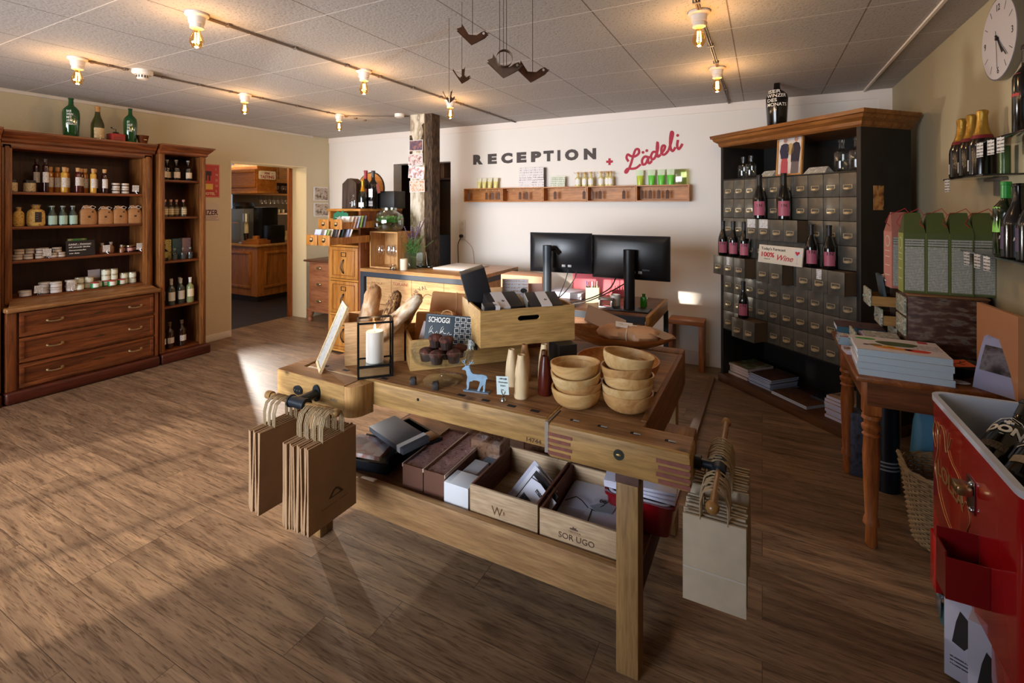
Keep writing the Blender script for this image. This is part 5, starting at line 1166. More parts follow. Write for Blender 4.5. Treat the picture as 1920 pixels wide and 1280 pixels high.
G().box(.165, .199, .003, .147, .0202, .0212).obj('spine_band', plain('#e6e6ea', .5), t2); G().prism([(.03 + .05 * math.cos(a), .095 + .032 * math.sin(a)) for a in [i * PI / 8 for i in range(16)]], .0202, .0210).obj('grey_plate', plain('#8a8a90', .3), t2)
G().box(-.002, .203, -.002, .152, .0215, .0225).obj('clear_wrap', glass('#f2f2f6', .8, .08), t2)
def woolbox():
    t = raw('clear_lid_box'); w_, d_, h_ = .108, .37, .10
    G().box(0, w_, 0, .006, 0, h_).box(0, w_, d_ - .006, d_, 0, h_).box(0, .006, .006, d_ - .006, 0, h_).box(w_ - .006, w_, .006, d_ - .006, 0, h_).box(.005, w_ - .005, .005, d_ - .005, 0, .005).obj('brown_tray', plain('#6a4434', .6), t)
    g = G(); rnd = random.Random(5); g.box(.008, w_ - .008, .01, d_ - .01, .006, h_ * .92, m=1)
    for i in range(150):
        x, y, z = rnd.uniform(.015, w_ - .015), rnd.uniform(.02, d_ - .02), rnd.uniform(.92, .97) * h_; a = rnd.uniform(0, 6.28); r_ = rnd.uniform(.006, .013)
        pts = [(min(max(x + r_ * math.cos(a + k * .7), .008), w_ - .008), min(max(y + r_ * 1.6 * math.sin(a + k * .7), .008), d_ - .008), min(z + .002 * k, h_ - .004)) for k in range(5)]
        g.tube(pts, .0006, 3)
    g.obj('wood_wool', [plain('#f0dccc', .7), patchy(['#c4a294', '#e4cec4', '#94705f'], 70)], t)['kind'] = 'stuff'
    G().box(-.001, w_ + .001, -.001, d_ + .001, h_ + .0005, h_ + .002).obj('clear_lid', glass('#fbf6fa', .93, .12), t)
    g = G(); g.box(-.002, .001, -.002, d_ + .002, h_ - .012, h_ + .003); g.box(w_ - .001, w_ + .002, -.002, d_ + .002, h_ - .012, h_ + .003); g.obj('lid_edge', plain('#d2b8a4', .4), t)
    return t
inst('woolbox', woolbox, 'long clear-lidded box of wood wool, left one of the pair', 'box', (-1.405, 1.665, ZS), .03, 'clear-lidded boxes of wood wool', rot=(-.0, 0, .03))
inst('woolbox', woolbox, 'long clear-lidded box of wood wool, right one of the pair', 'box', (-1.292, 1.668, ZS), .03, 'clear-lidded boxes of wood wool')
def clearcube():
    t = raw('clear_box'); w_, d_, h_ = .16, .12, .13
    G().box(.004, w_ - .004, .004, d_ - .004, 0, h_ * .72, bev=.004).obj('straw_filling', patchy(['#b99a80', '#d9c4ae', '#8a6a54'], 40), t)
    g = G(); rnd = random.Random(8)
    for i in range(60):
        x, y, a = rnd.uniform(.02, w_ - .02), rnd.uniform(.02, d_ - .02), rnd.uniform(0, 6.28)
        g.tube([(x, y, h_ * .7), (x + .012 * math.cos(a), y + .012 * math.sin(a), h_ * .85), (x + .022 * math.cos(a + .8), y + .014 * math.sin(a + .8), h_ * .78)], .0009, 3)
    g.obj('straw', plain('#5a4030', .8), t)['kind'] = 'stuff'
    G().box(0, w_, 0, d_, h_ * .9, h_).box(0, w_, 0, .002, 0, h_ * .9).box(0, .002, .002, d_, 0, h_ * .9).obj('clear_box_shell', glass('#efe6e0', .72, .1), t); return t
inst('ccube', clearcube, 'clear box of straw behind the white boxes, left one', 'box', (-1.225, 1.93, ZS + .04), .02, 'clear boxes of straw')
inst('ccube', clearcube, 'clear box of straw behind the wooden crate, right one', 'box', (-1.04, 2.13, ZS + .04), .02, 'clear boxes of straw')
def wb(w_, d_, h_): return G().box(0, w_, 0, d_, 0, h_, bev=.001)
simple('white_box', wb(.118, .10, .095), M_BLUEW, 'bright white box on the lower shelf, nearest the workbench edge', 'box', (-1.168, 1.602 + .04, ZS), .0, 'white boxes on the lower shelf')
simple('white_box', wb(.07, .13, .075), M_BLUEW, 'white box lying behind the bright white front box', 'box', (-1.165, 1.755, ZS), .0, 'white boxes on the lower shelf')
simple('white_box', wb(.065, .10, .07), plain('#4a5562', .5), 'dark grey box beside the white box on lower shelf', 'box', (-1.135, 1.90 - .005, ZS - .0), .0)
# wine boxes
P_WB = wood('#b89a78', '#cdb393', 'x', .9, rough=.6, bump=.1); P_WD = wood('#5e382a', '#7a4c3a', 'y', 1, rough=.6)
t = crate('wine_box', 'pale wooden box printed with initials holding leaflets on lower shelf', 'box', (-1.040, 1.640, ZS), 0, .297, .35, .118, P_WB, th=.010)
text('printed_initials', 'W', .034, plain('#6a4a2a', .6), t, (.10, -.0008, .030), bold=-.0002); text('printed_initials', 's', .018, plain('#6a4a2a', .6), t, (.150, -.0008, .040))
for o in list(t.children):
    if o.name.startswith('side_board'): o.data.materials[0] = P_WD
t = crate('wine_box', 'pale wooden wine box with printed crest holding white folders', 'box', (-.735, 1.640, ZS), 0, .30, .35, .112, P_WB, th=.010)
text('printed_name', 'SOR UGO', .021, plain('#5a4436', .6), t, (.075, -.0008, .030), bold=.0001, width=.135)
text('printed_name', 'VECCHIA', .006, plain('#8a6a52', .6), t, (.115, -.0008, .060), width=.045)
g = G(); g.prism([(0, 0), (.03, 0), (.03, .004), (.024, .004), (.024, .010), (.018, .008), (.012, .012), (.008, .006), (0, .006)], 0, .0006, T=Tm((.12, -.0002, .070), rx=PI / 2)); g.obj('printed_crest', plain('#5a4436', .6), t)
for o in list(t.children):
    if o.name.startswith('side_board'): o.data.materials[0] = P_WD
for i in range(3):
    o = simple('leaflet', G().box(0, .15, 0, .006, 0, .175, bev=.001), plain(('#c9cbe0', '#dfe0ee', '#1a1c22')[i], .5), ('pale blue leaflet at the back of the initialled box', 'white leaflet in the middle of the initialled box', 'black-edged booklet leaning in the initialled box')[i], 'leaflet', (-.955 + .02 * i, 1.80 - .035 * i, ZS + .016), rot=(-.75, .25, -.5), group='leaflets in the initialled box')
t = thing('printed_leaflet', 'front leaflet with dark landscape photo in the initialled box', 'leaflet', (-.905, 1.705, ZS + .022), rot=(-.75, .25, -.5))
G().box(0, .15, 0, .003, 0, .16).obj('sheet', plain('#d5d6e6', .5), t); G().box(.012, .138, -.001, 0, .01, .09).obj('photo', patchy(['#2a3040', '#4a5264', '#161a24'], 30), t); text('heading', 'marm', .018, M_INK, t, (.05, -.001, .125), bold=.0006)
G().tube([(0, -.002, .15), (.05, -.003, .162), (.11, -.003, .158)], .0015, 4).obj('black_cord', M_INK, t)
for i, (x, y, z, w_, d_, rz_, lb) in enumerate(((-.715, 1.665, .028, .20, .30, 0, 'large white folder lying flat in the crested wine box'), (-.700, 1.80, .040, .24, .17, .06, 'white folder tied with black cord in the crested wine box'), (-.61, 1.70, .052, .135, .16, -.12, 'white folded card at the front of the crested wine box'))):
    simple('white_folder', G().box(0, w_, 0, d_, 0, .005, bev=.001), plain('#d3d6ea', .5), lb, 'folder', (x, y, ZS + z), rot=(.07, 0, rz_), group='white folders in the box')
simple('grey_tag', G().prism([(0, 0), (.06, .01), (.065, .06), (.03, .075), (-.03, .02)], 0, .002), plain('#8f97a5', .5), 'pale grey card tag on the white folders', 'tag', (-.565, 1.785, ZS + .066), rot=(.07, 0, 0))
g = G(); q = [(-.70, 1.815, .052), (-.665, 1.845, .060), (-.635, 1.83, .060), (-.60, 1.80, .058), (-.57, 1.79, .060), (-.545, 1.83, .068)]
g.tube([(x, y, ZS + z + .004) for x, y, z in q], .002, 5); g.tube([(-.583, 1.795, ZS + .064), (-.578, 1.74, ZS + .062), (-.572, 1.70, ZS + .062)], .002, 5)
for cx, cy in ((-.575, 1.695), (-.553, 1.842)): g.tube([(cx + .012 * math.cos(a), cy + .008 * math.sin(2 * a), ZS + .068 + (.008 if cy > 1.8 else 0)) for a in [i * PI / 8 for i in range(16)]], .0018, 5, closed=True)
simple('folder_string', g, M_INK, 'black cord with bows tying the white folders', 'cord')
# red crate and papers right of the leg
t = thing('red_plastic_tub', 'glossy dark red plastic tub with white lining on lower shelf', 'tub', (-.43, 1.85, ZS))
g = G(); 
def rrect(x0, x1, y0, y1, r_, n=5):
    P = []
    for cx, cy, a0 in ((x1 - r_, y1 - r_, 0), (x0 + r_, y1 - r_, 1), (x0 + r_, y0 + r_, 2), (x1 - r_, y0 + r_, 3)):
        P += [(cx + r_ * math.cos((a0 + k / n) * PI / 2), cy + r_ * math.sin((a0 + k / n) * PI / 2)) for k in range(n + 1)]
    return P
def loft(g, secs, m=0, caps=(True, True)):
    R_ = [[g.bm.verts.new(p) for p in s_] for s_ in secs]; n = len(R_[0])
    for a, b in zip(R_[:-1], R_[1:]):
        for i in range(n): f = g.bm.faces.new([a[i], a[(i + 1) % n], b[(i + 1) % n], b[i]]); f.material_index = m
    if caps[0]: f = g.bm.faces.new(R_[0][::-1]); f.material_index = m
    if caps[1]: f = g.bm.faces.new(R_[-1]); f.material_index = m
    return g
def rr3(x0, x1, y0, y1, r_, z): return [(x, y, z) for x, y in rrect(x0, x1, y0, y1, r_)]
loft(g, [rr3(-.10, .125, 0, .32, .03, .002), rr3(-.115, .14, -.012, .34, .03, .11), rr3(-.122, .147, -.018, .346, .03, .112), rr3(-.122, .147, -.018, .346, .03, .122), rr3(-.112, .137, -.008, .336, .028, .122), rr3(-.095, .12, .004, .32, .026, .008)], caps=(True, True))
g.obj('tub_body', plain('#7a0c14', .15, coat=.6), t)
g = G(); loft(g, [rr3(-.105, .13, -.002, .33, .03, .085), rr3(-.108, .133, -.005, .333, .03, .1245), rr3(-.100, .125, .003, .325, .028, .1245), rr3(-.098, .122, .006, .32, .026, .095)]); g.obj('white_lining', plain('#c9cad8', .3), t)
for i in range(3): simple('white_sheets', G().box(-.13, .14, -.02, .24, 0, .010, bev=.001), plain('#cfcfe4', .6), f'white paper bundle lying on the red tub, {("bottom", "middle", "top")[i]} one', 'papers', (-.425, 1.88, ZS + .126 + i * .0125), (-.02, .05, .12)[i], 'white papers on the red tub')
# dark slatted chest further back under the workbench
t = thing('slatted_chest', 'dark low chest with grey vertical slats behind the workbench', 'chest', (-1.55, 3.12, 0))
G().box(-.40, .36, 0, .30, .0, .46, bev=.004).obj('chest_body', plain('#1c1a22', .4), t)
for x in (-.38, -.13, .10, .33): G().box(x - .022, x + .022, -.02, -.001, .0, .47, bev=.003).obj('slat', plain('#4a525c', .5), t)
for x in (-.25, -.01, .215): G().box(x - .08, x + .08, -.008, -.001, .12, .16, bev=.003).obj('panel_bar', plain('#242b40', .35), t)
# ================================================================== BAR ROOM SEEN THROUGH THE DOORWAY
W_B = wood('#a05e24', '#c07a38', 'z', .8, rough=.4, bump=.08); W_BX = wood('#94561f', '#b5712f', 'x', .8, rough=.4, bump=.08); W_BY = wood('#a9682c', '#c98742', 'y', .8, rough=.4, bump=.08)
KX, KY = -7.2, 5.0
t = thing('bar_counter', 'panelled orange-brown wooden bar counter in the room beyond the doorway', 'counter', (-7.2, 5.3, 0))
wobj(G().box(-9.4, KX - .03, KY + .03, KY + .6, 0, .08).box(KX - .6, KX - .03, KY + .6, 7.6, 0, .08), 'kick_plate', plain('#2a1c12', .6), t)
wobj(G().box(-9.4, KX, KY, KY + .6, .08, .88).box(KX - .6, KX, KY + .601, 7.6, .08, .88), 'counter_body', W_B, t)
def framed(x0, x1, z0, z1, axis, pos):
    f = .045; g = G()
    for a in ((x0, x1, z0, z0 + f), (x0, x1, z1 - f, z1), (x0, x0 + f, z0 + f, z1 - f), (x1 - f, x1, z0 + f, z1 - f)):
        if axis == 'y': g.box(a[0], a[1], pos - .02, pos, a[2], a[3], bev=.008)
        else: g.box(pos, pos + .02, a[0], a[1], a[2], a[3], bev=.008)
    return g
for x in (-9.2, -8.75, -7.98): wobj(framed(x, x + (.40 if x < -8 else .62), .2, .80, 'y', KY), 'panel_moulding', W_B, t)
for y in (5.12, 6.2, 7.0): wobj(framed(y, y + .95 if y < 6 else y + .7, .2, .80, 'x', KX), 'panel_moulding', W_B, t)
wobj(G().box(-9.4, KX + .035, KY - .035, KY + .62, .88, .915, bev=.008).box(KX - .62, KX + .035, KY + .621, 7.6, .88, .915, bev=.008), 'worktop', wood('#a87038', '#cf9a5e', 'x', .8, rough=.3), t)
t = thing('bar_canopy', 'orange-brown panelled overhead cabinet above the bar counter', 'overhead cabinet', (-7.2, 5.3, 1.75))
wobj(G().box(-9.4, KX, KY, KY + .35, 1.78, 2.20), 'canopy_body', W_BX, t); wobj(G().box(-9.4, KX + .01, KY - .012, KY + .36, 2.17, 2.22, bev=.006), 'top_moulding', W_BY, t)
wobj(framed(-8.9, KX - .03, 1.84, 2.13, 'y', KY), 'panel_moulding', W_BX, t); wobj(G().box(-9.4, KX + .02, KY - .02, KY + .37, 1.745, 1.782, bev=.006), 'bottom_board', W_BY, t)
t = thing('back_cabinet', 'wooden wall unit with glass shelves on the far side of the bar', 'cabinet', (-8.6, 6.4, 0))
wobj(G().box(-8.75, -8.40, 5.61, 7.6, 2.0, 2.42), 'upper_box', W_BY, t); wobj(framed(5.6, 6.2, 2.06, 2.36, 'x', -8.40), 'door_moulding', W_BY, t); wobj(framed(6.28, 6.95, 2.06, 2.36, 'x', -8.40), 'door_moulding', W_BY, t)
for z in (1.78, 1.40): wobj(G().box(-8.75, -8.42, 5.61, 7.6, z - .03, z), 'shelf', W_BY, t)
wobj(G().box(-8.80, -8.755, 5.61, 7.6, .9, 2.4), 'back_panel', plain('#4a3320', .6), t); wobj(G().box(-8.75, -8.45, 5.61, 7.6, 0, .93), 'base_unit', plain('#b3975c', .5), t)
def stem(h_=.16):
    def f():
        t = raw('wine_glass'); G().lathe([(0, 0), (.028, .001), (.004, .006), (.004, h_ * .45), (.02, h_ * .52), (.032, h_ * .68), (.030, h_ * .85), (.026, h_), (.024, h_), (.028, h_ * .85), (.030, h_ * .69), (.018, h_ * .54), (0, h_ * .5)], 16, cap=False).obj('glass_shell', glass('#ffffff', .80), t); return t
    return f
for i in range(6): inst('gl_bar', stem(), f'wine glass on the upper shelf behind the bar, {NTH[i]} from left', 'glass', (-8.55 - .03 * (i % 2), 6.12 + i * .09, 1.781), 0, 'wine glasses behind the bar')
for i in range(7): inst('gl_hang', lambda: stem()(), f'glass hanging upside down behind the bar, {NTH[i]} from left', 'glass', (-8.50, 5.98 + i * .09, 1.745), 0, 'hanging glasses behind the bar', rot=(PI, 0, 0))
for i, x in enumerate((6.36, 6.46)):
    t = thing('mug', f'white mug on the lower shelf behind the bar, {("left", "right")[i]} one', 'mug', (-8.52, x, 1.401), 0, 'mugs behind the bar')
    G().lathe([(0, 0), (.032, 0), (.034, .07), (.030, .07), (.028, .006), (0, .006)], 16, cap=False).obj('cup', plain('#c9b48a', .4), t); G().tube([(-.033, 0, .055), (-.05, 0, .05), (-.05, 0, .02), (-.033, 0, .015)], .004, 5).obj('handle', plain('#c9b48a', .4), t)
t = thing('beer_machine', 'grey drinks machine standing on the bar counter at the left', 'drinks machine', (-7.95, 5.3, .9155))
G().box(-.30, .18, -.16, .20, 0, .58, bev=.02).obj('housing', plain('#7d8082', .4, metal=.2), t); G().box(-.26, .10, -.168, -.16, .04, .40, bev=.006).obj('door_panel', plain('#6d7072', .4), t); G().box(-.1, .06, -.176, -.168, .33, .345, bev=.003).obj('handle', plain('#c9844a', .4), t)
t = thing('beer_tap', 'chrome and cream column tap with metal cup on the bar', 'tap', (-7.62, 5.10, .9155))
G().box(-.11, .09, -.07, .07, 0, .025, bev=.01).obj('drip_tray', plain('#c9c2b0', .3, metal=.5), t); G().lathe([(0, .025), (.05, .025), (.035, .10), (.03, .40), (0, .40)], 16, cap=False).obj('column', plain('#d2c49a', .35), t)
G().cyl(.05, .36, .50, 18, c=(.02, -.02, 0)).obj('chrome_head', plain('#c9c9c9', .25, metal=.8), t)
t = thing('metal_cup', 'dark metal cup standing before the tap column', 'cup', (-7.555, 5.045, .9415)); G().lathe([(0, 0), (.03, 0), (.042, .15), (.039, .15), (.028, .006), (0, .006)], 18, cap=False).obj('cup_body', plain('#4a3f3a', .2, metal=.8), t)
simple('black_machine', G().box(-.12, .12, -.12, .18, 0, .60, bev=.01), plain('#0c0b0b', .3), 'tall black machine standing behind the tap', 'machine', (-7.62, 5.42, .9155))
simple('black_machine', G().box(-.10, .10, -.12, .15, 0, .30, bev=.01), plain('#0e0d0d', .3), 'lower black box beside the tall black machine', 'machine', (-7.38, 5.42, .9155))
simple('paper_sheet', G().box(-.14, .14, -.1, .1, 0, .006), M_PAPER, 'white sheet lying on top of the tall black machine', 'paper', (-7.60, 5.42, 1.517))
t = thing('wooden_trays', 'stack of light wooden trays lying on the bar counter', 'tray', (-7.16, 5.42, .9155), .2); G().box(-.17, .17, -.13, .13, 0, .06, bev=.004).obj('tray', W_BX, t); G().box(-.1, .14, -.1, .1, .061, .085, bev=.004).obj('tray', W_BX, t); G().cyl(.055, .086, .135, 20).obj('round_box', W_B, t)
for o in [t]: o.location = (-7.40, 5.12, .9155)
simple('round_dish', G().lathe([(0, 0), (.16, 0), (.18, .04), (.15, .10), (0, .11)], 24, cap=False), plain('#2a2018', .3), 'dark round lidded dish on top of the grey machine', 'dish', (-7.98, 5.3, 1.4965))
t = thing('glass_globe', 'small round yellowish glass ball hanging by the door frame', 'lamp', (-6.55, 5.42, 2.02)); G().ball(.065, (0, 0, 0)).obj('globe', plain('#c9a86a', .1, metal=.6, coat=.5), t); G().tube([(0, 0, .06), (0, 0, .478)], .003, 5).obj('cord', M_INK, t)
t = thing('wine_tasting_sign', 'white tin sign reading WINE TASTING on the bar canopy', 'sign', (KX + .004, 5.17, 2.045), R90)
g = G(); g.prism(rrect(-.15, .155, -.068, .068, .02), 0, .005, T=Matrix.Rotation(PI / 2, 4, 'X')); g.obj('plate', plain('#e6dccd', .5), t)
text('lettering', 'WINE', .038, plain('#a8323a', .6), t, (-.055, -.006, .012), bold=.001, width=.10); text('lettering', 'TASTING', .048, plain('#a8323a', .6), t, (-.125, -.006, -.052), bold=.002, width=.25)
for s in (-1, 1): G().box(-.02, .02, -.006, -.005, -.002, .002).obj('dash', plain('#a8323a', .6), t, loc=(s * .095, 0, .03))
# back niche, lit work area on the right of the bar
simple('paper_towels', G().box(0, .08, 0, .12, 0, .18, bev=.004), plain('#c9b88a', .6), 'pale wall dispenser under the shelves behind the bar', 'dispenser', (-8.75, 6.28, 1.12))
for i, (y, h_, c_) in enumerate(((6.30, .09, '#b8a05a'), (6.42, .15, '#3a3a2a'), (6.52, .11, '#a88a4a'))): simple('small_container', G().cyl(.04, 0, h_, 14), plain(c_, .4), f'small container under the shelves behind the bar, {("left", "middle", "right")[i]} one', 'container', (-8.52, y, .931), group='containers behind the bar')
bl = bpy.data.lights.new('bar_light', 'POINT'); bl.energy = 28; bl.color = (1, .72, .40); bl.shadow_soft_size = .12; bo = bpy.data.objects.new('bar_light', bl); COL.objects.link(bo); bo.location = (-6.6, 4.0, 2.35)
bl = bpy.data.lights.new('bar_light', 'POINT'); bl.energy = 10; bl.color = (1, .78, .45); bl.shadow_soft_size = .08; bo = bpy.data.objects.new('bar_light', bl); COL.objects.link(bo); bo.location = (-7.9, 6.9, 1.35)
# ================================================================== FILE CABINET, DRESSER, COUNTER, POST
F_Z = wood('#9c5f22', '#c48740', 'z', .9, rough=.42, bump=.1); F_X = wood('#a3651f', '#cb8d42', 'x', .9, rough=.42, bump=.1); F_Y = wood('#6e3516', '#94532a', 'z', .8, rough=.42, bump=.1)
M_AB = plain('#3a3028', .4, metal=.7)
FY = 3.66; FX0, FX1, FYB = -4.10, -3.64, 4.30
t = thing('filing_cabinet', 'tall honey-coloured wooden filing cabinet with small drawers pulled out', 'cabinet', ((FX0 + FX1) / 2, FY + .3, 0))
wobj(G().box(FX1 - .03, FX1, FY, FYB, 0, 1.49, bev=.003), 'side_panel', F_Y, t); wobj(G().box(FX1 - .001, FX1 + .006, FY + .07, FYB - .08, 1.10, 1.40, bev=.002), 'side_moulding', F_Y, t)
wobj(G().box(FX0, FX0 + .03, FY, FYB, 0, 1.49, bev=.003), 'side_panel', F_Z, t); wobj(G().box(FX0 + .03, FX1 - .03, FYB - .02, FYB, 0, 1.49), 'back_panel', F_Y, t)
wobj(G().box(FX0 - .01, FX1 + .01, FY - .012, FYB, 1.49, 1.515, bev=.005), 'top_board', F_X, t)
for z in (.02, .40, .762, 1.118): wobj(G().box(FX0 + .03, FX1 - .03, FY, FYB - .02, z, z + .02), 'rail', F_X, t)
wobj(G().box(FX0 + .03, FX1 - .03, FY + .01, FYB - .02, 1.302, 1.312), 'rail', F_X, t)
for z0, z1 in ((.045, .395), (.425, .757), (.787, 1.113)):
    xa, xb_ = FX0 + .035, FX1 - .035
    d = wobj(G().box(xa, xb_, FY - .004, FY + .016, z0, z1, bev=.003), 'drawer', F_Z, t)
    g = G(); f = .038
    for a in ((xa + f, xb_ - f, z0 + .03, z0 + .036), (xa + f, xb_ - f, z1 - .036, z1 - .03), (xa + f, xa + f + .006, z0 + .036, z1 - .036), (xb_ - f - .006, xb_ - f, z0 + .036, z1 - .036)): g.box(a[0], a[1], FY - .008, FY - .004, a[2], a[3])
    bmesh.ops.remove_doubles(g.bm, verts=g.bm.verts, dist=1e-5); g.obj('drawer_moulding', wood('#7a4416', '#96581f', 'x', 1, rough=.45), d)
    xc = (xa + xb_) / 2; zc = z1 - .075
    g = G()
    for a in ((xc - .035, xc + .035, zc + .018, zc + .023), (xc - .035, xc + .035, zc - .022, zc - .017), (xc - .035, xc - .030, zc - .017, zc + .018), (xc + .030, xc + .035, zc - .017, zc + .018)): g.box(a[0], a[1], FY - .010, FY - .004, a[2], a[3])
    bmesh.ops.remove_doubles(g.bm, verts=g.bm.verts, dist=1e-5); g.obj('label_frame', M_AB, d)
    g = G(); g.tube([(xc, FY - .004, zc - .055), (xc, FY - .02, zc - .065), (xc - .012, FY - .032, zc - .10), (xc - .014, FY - .032, zc - .14), (xc, FY - .02, zc - .185), (xc, FY - .004, zc - .195)], .007, 7); g.obj('handle', M_AB, d)
def sdrawer(w_, pull):
    """small index drawer; local origin = front face bottom left, y to the back"""
    def f():
        t = raw('index_drawer'); h_ = .095; L_ = .50
        d = G().box(0, w_, -.012, 0, 0, h_, bev=.002).box(.006, .014, 0, L_, .004, h_ * .72).box(w_ - .014, w_ - .006, 0, L_, .004, h_ * .72).box(.006, w_ - .006, L_ - .008, L_, .004, h_ * .72).box(.014, w_ - .014, 0, L_ - .008, .004, .010)
        o = d.obj('index_drawer', F_Z, None)
        bpy.data.objects.remove(t)
        g = G(); xc = w_ / 2; g.box(xc - .018, xc + .018, -.0155, -.012, .042, .070, bev=.001); g.box(xc - .013, xc + .013, -.0165, -.0155, .047, .066, m=1); g.prism([(xc - .018, 0), (xc + .018, 0), (xc + .008, -.012), (xc - .008, -.012)], 0, .008, T=Tm((0, -.012, .042), rx=PI / 2)); g.obj('label_pull', [M_AB, plain('#b89a6a', .6)], o)
        return o
    return f
def adddrawer(x, y, z, w_):
    o = sdrawer(w_, 0)(); o.parent = t; o.location = (x - t.location.x, y - t.location.y, z); return o
adddrawer(-3.878, 3.35, 1.320, .143); adddrawer(-3.655, 3.30, 1.322, .15)
adddrawer(-3.749, 3.10, 1.185, .145); adddrawer(-3.590, 3.10, 1.185, .147)
adddrawer(-4.065, FY - .002, 1.320, .13); adddrawer(-4.065, FY - .002, 1.185, .13)
bpy.context.view_layer.update()
# leaflets in the open drawers
rnd = random.Random(11)
ct = [plain(c, .5) for c in ('#b9c4e6', '#e6e4e2', '#8aa85a', '#d8cfc0', '#6a6e78', '#c9b0a0', '#3a4a4a')]
for i in range(9):
    simple('leaflet', G().box(0, .10, 0, .003, 0, .135), ct[i % 7], f'leaflet standing in the lower open index drawer, {NTH[i]} from the front', 'leaflet', (-3.73 + .017 * i, 3.14 + .03 * i, 1.196), rot=(-.28 - .02 * (i % 3), .05 * math.sin(i), -.15 + .1 * math.sin(i * 2)), group='leaflets in the lower open drawers')
for i in range(6):
    simple('leaflet', G().box(0, .10, 0, .003, 0, .120), ct[(i * 2 + 1) % 7], f'leaflet standing in the upper open index drawer, {NTH[i]} from the front', 'leaflet', (-3.62 + .01 * i, 3.36 + .035 * i, 1.332), rot=(-.35, .05 * math.sin(i), .1), group='leaflets in the upper open drawers')
t = thing('green_card', 'green notched card with white script standing in the upper open drawer', 'card', (-3.86, 3.50, 1.335), rot=(-.1, .05, .05))
g = G(); g.prism([(0, 0), (.19, 0), (.19, .14), (.16, .155), (.13, .15), (.12, .175), (.09, .15), (.05, .16), (0, .13)], 0, .003, T=Matrix.Rotation(PI / 2, 4, 'X')); g.obj('card_body', plain('#1f6a4a', .5), t); text('lettering', 'Ade Merci', .02, M_TXW, t, (.02, -.0035, .09), width=.14, shear=.3)
simple('white_tissue', G().sheet([[(0, 0, 0), (.03, 0, .06), (.06, .01, 0)], [(.01, .03, .01), (.035, .03, .08), (.07, .03, .01)], [(0, .05, 0), (.03, .06, .05), (.06, .05, 0)]], .001), M_WHITE, 'white folded slip sticking out of the right upper index drawer', 'paper', (-3.62, 3.31, 1.37))
# on top of the filing cabinet
ZF = 1.516
t = thing('wooden_block', 'dark weathered wooden beam end with pointed top on the filing cabinet', 'wooden block', (-3.95, 3.85, ZF), .25)
g = G(); g.prism([(-.075, 0), (.095, 0), (.095, .27), (.03, .325), (-.01, .32), (-.07, .265)], -.075, .075, T=Matrix.Rotation(PI / 2, 4, 'X')); g.obj('block', wood('#2e211a', '#54402f', 'z', 1.4, rough=.8, bump=.8), t)
G().tube([(.13, .0, .30), (.11, -.03, .24), (.13, -.03, .18), (.15, -.01, .22)], .005, 6).obj('iron_hook', M_AB, t)
t = thing('barrel_lid', 'round barrel-end wooden disc standing behind the bottles', 'wooden disc', (-4.02, 4.20, ZF + .208), rot=(PI / 2 - .1, 0, 0))
G().cyl(.20, -.01, .01, 48).obj('disc', wood('#b5722f', '#d39a55', 'x', .9, rough=.4), t); g = G(); g.tube([(.205 * math.cos(a), .205 * math.sin(a), 0) for a in [i * PI / 24 for i in range(48)]], .010, 6, closed=True); g.obj('iron_hoop', plain('#3c3632', .5, metal=.4), t)
inst('veuve', bottle('champagne_bottle', 'champagne', .30, .042, M_DKG, (.06, .22, 1.0, plain('#e2dfd4', .5)), (.60, plain('#b8862a', .35, metal=.7)), mark=lambda t, pr: band(G(), .0235, .0215, .165, .19, 1.2).obj('red_neck_seal', plain('#8a1c1c', .5), t)), 'champagne bottle with gold foil on top of the filing cabinet', 'bottle', (-3.725, 3.78, ZF))
inst('redcap', bottle('wine_bottle', 'bordeaux', .41, .050, plain('#1a140c', .08, coat=.4), (.18, .52, 1.0, patchy(['#2a1a14', '#7a2a22', '#3a2a20'], 40)), (.78, plain('#8f1f2c', .4))), 'tall red-capped wine bottle behind the champagne', 'bottle', (-3.80, 3.90, ZF))
t = inst('blklabel', bottle('wine_bottle', 'bordeaux', .40, .048, M_BLK, [(.30, .52, .62, plain('#dcdcd8', .5)), (.06, .20, .62, printed('#15181a', '#d6d6d6', .016, fill=.7))], (.82, plain('#2a2c30', .4))), 'black bottle with round white label on the filing cabinet', 'bottle', (-3.655, 3.86, ZF))
simple('bottle_tag', G().box(-.02, .02, -.001, .001, -.10, 0), plain('#7a3a2a', .6), 'reddish brown tag hanging from the black bottle', 'tag', (-3.59, 3.85, ZF + .26), rot=(0, -.25, 0))
inst('smclear', bottle('glass_bottle', 'square', .15, .03, M_GLS, None, None), 'small clear bottle between wooden block and champagne', 'bottle', (-3.80, 3.72, ZF))
simple('black_speaker', G().box(-.115, .115, -.09, .09, 0, .185, bev=.006), plain('#0d0c0c', .5), 'black square speaker on the right of filing cabinet top', 'speaker', (-3.50 - .03, 4.02 - .02, ZF))
o = bpy.data.objects.get('black_speaker')
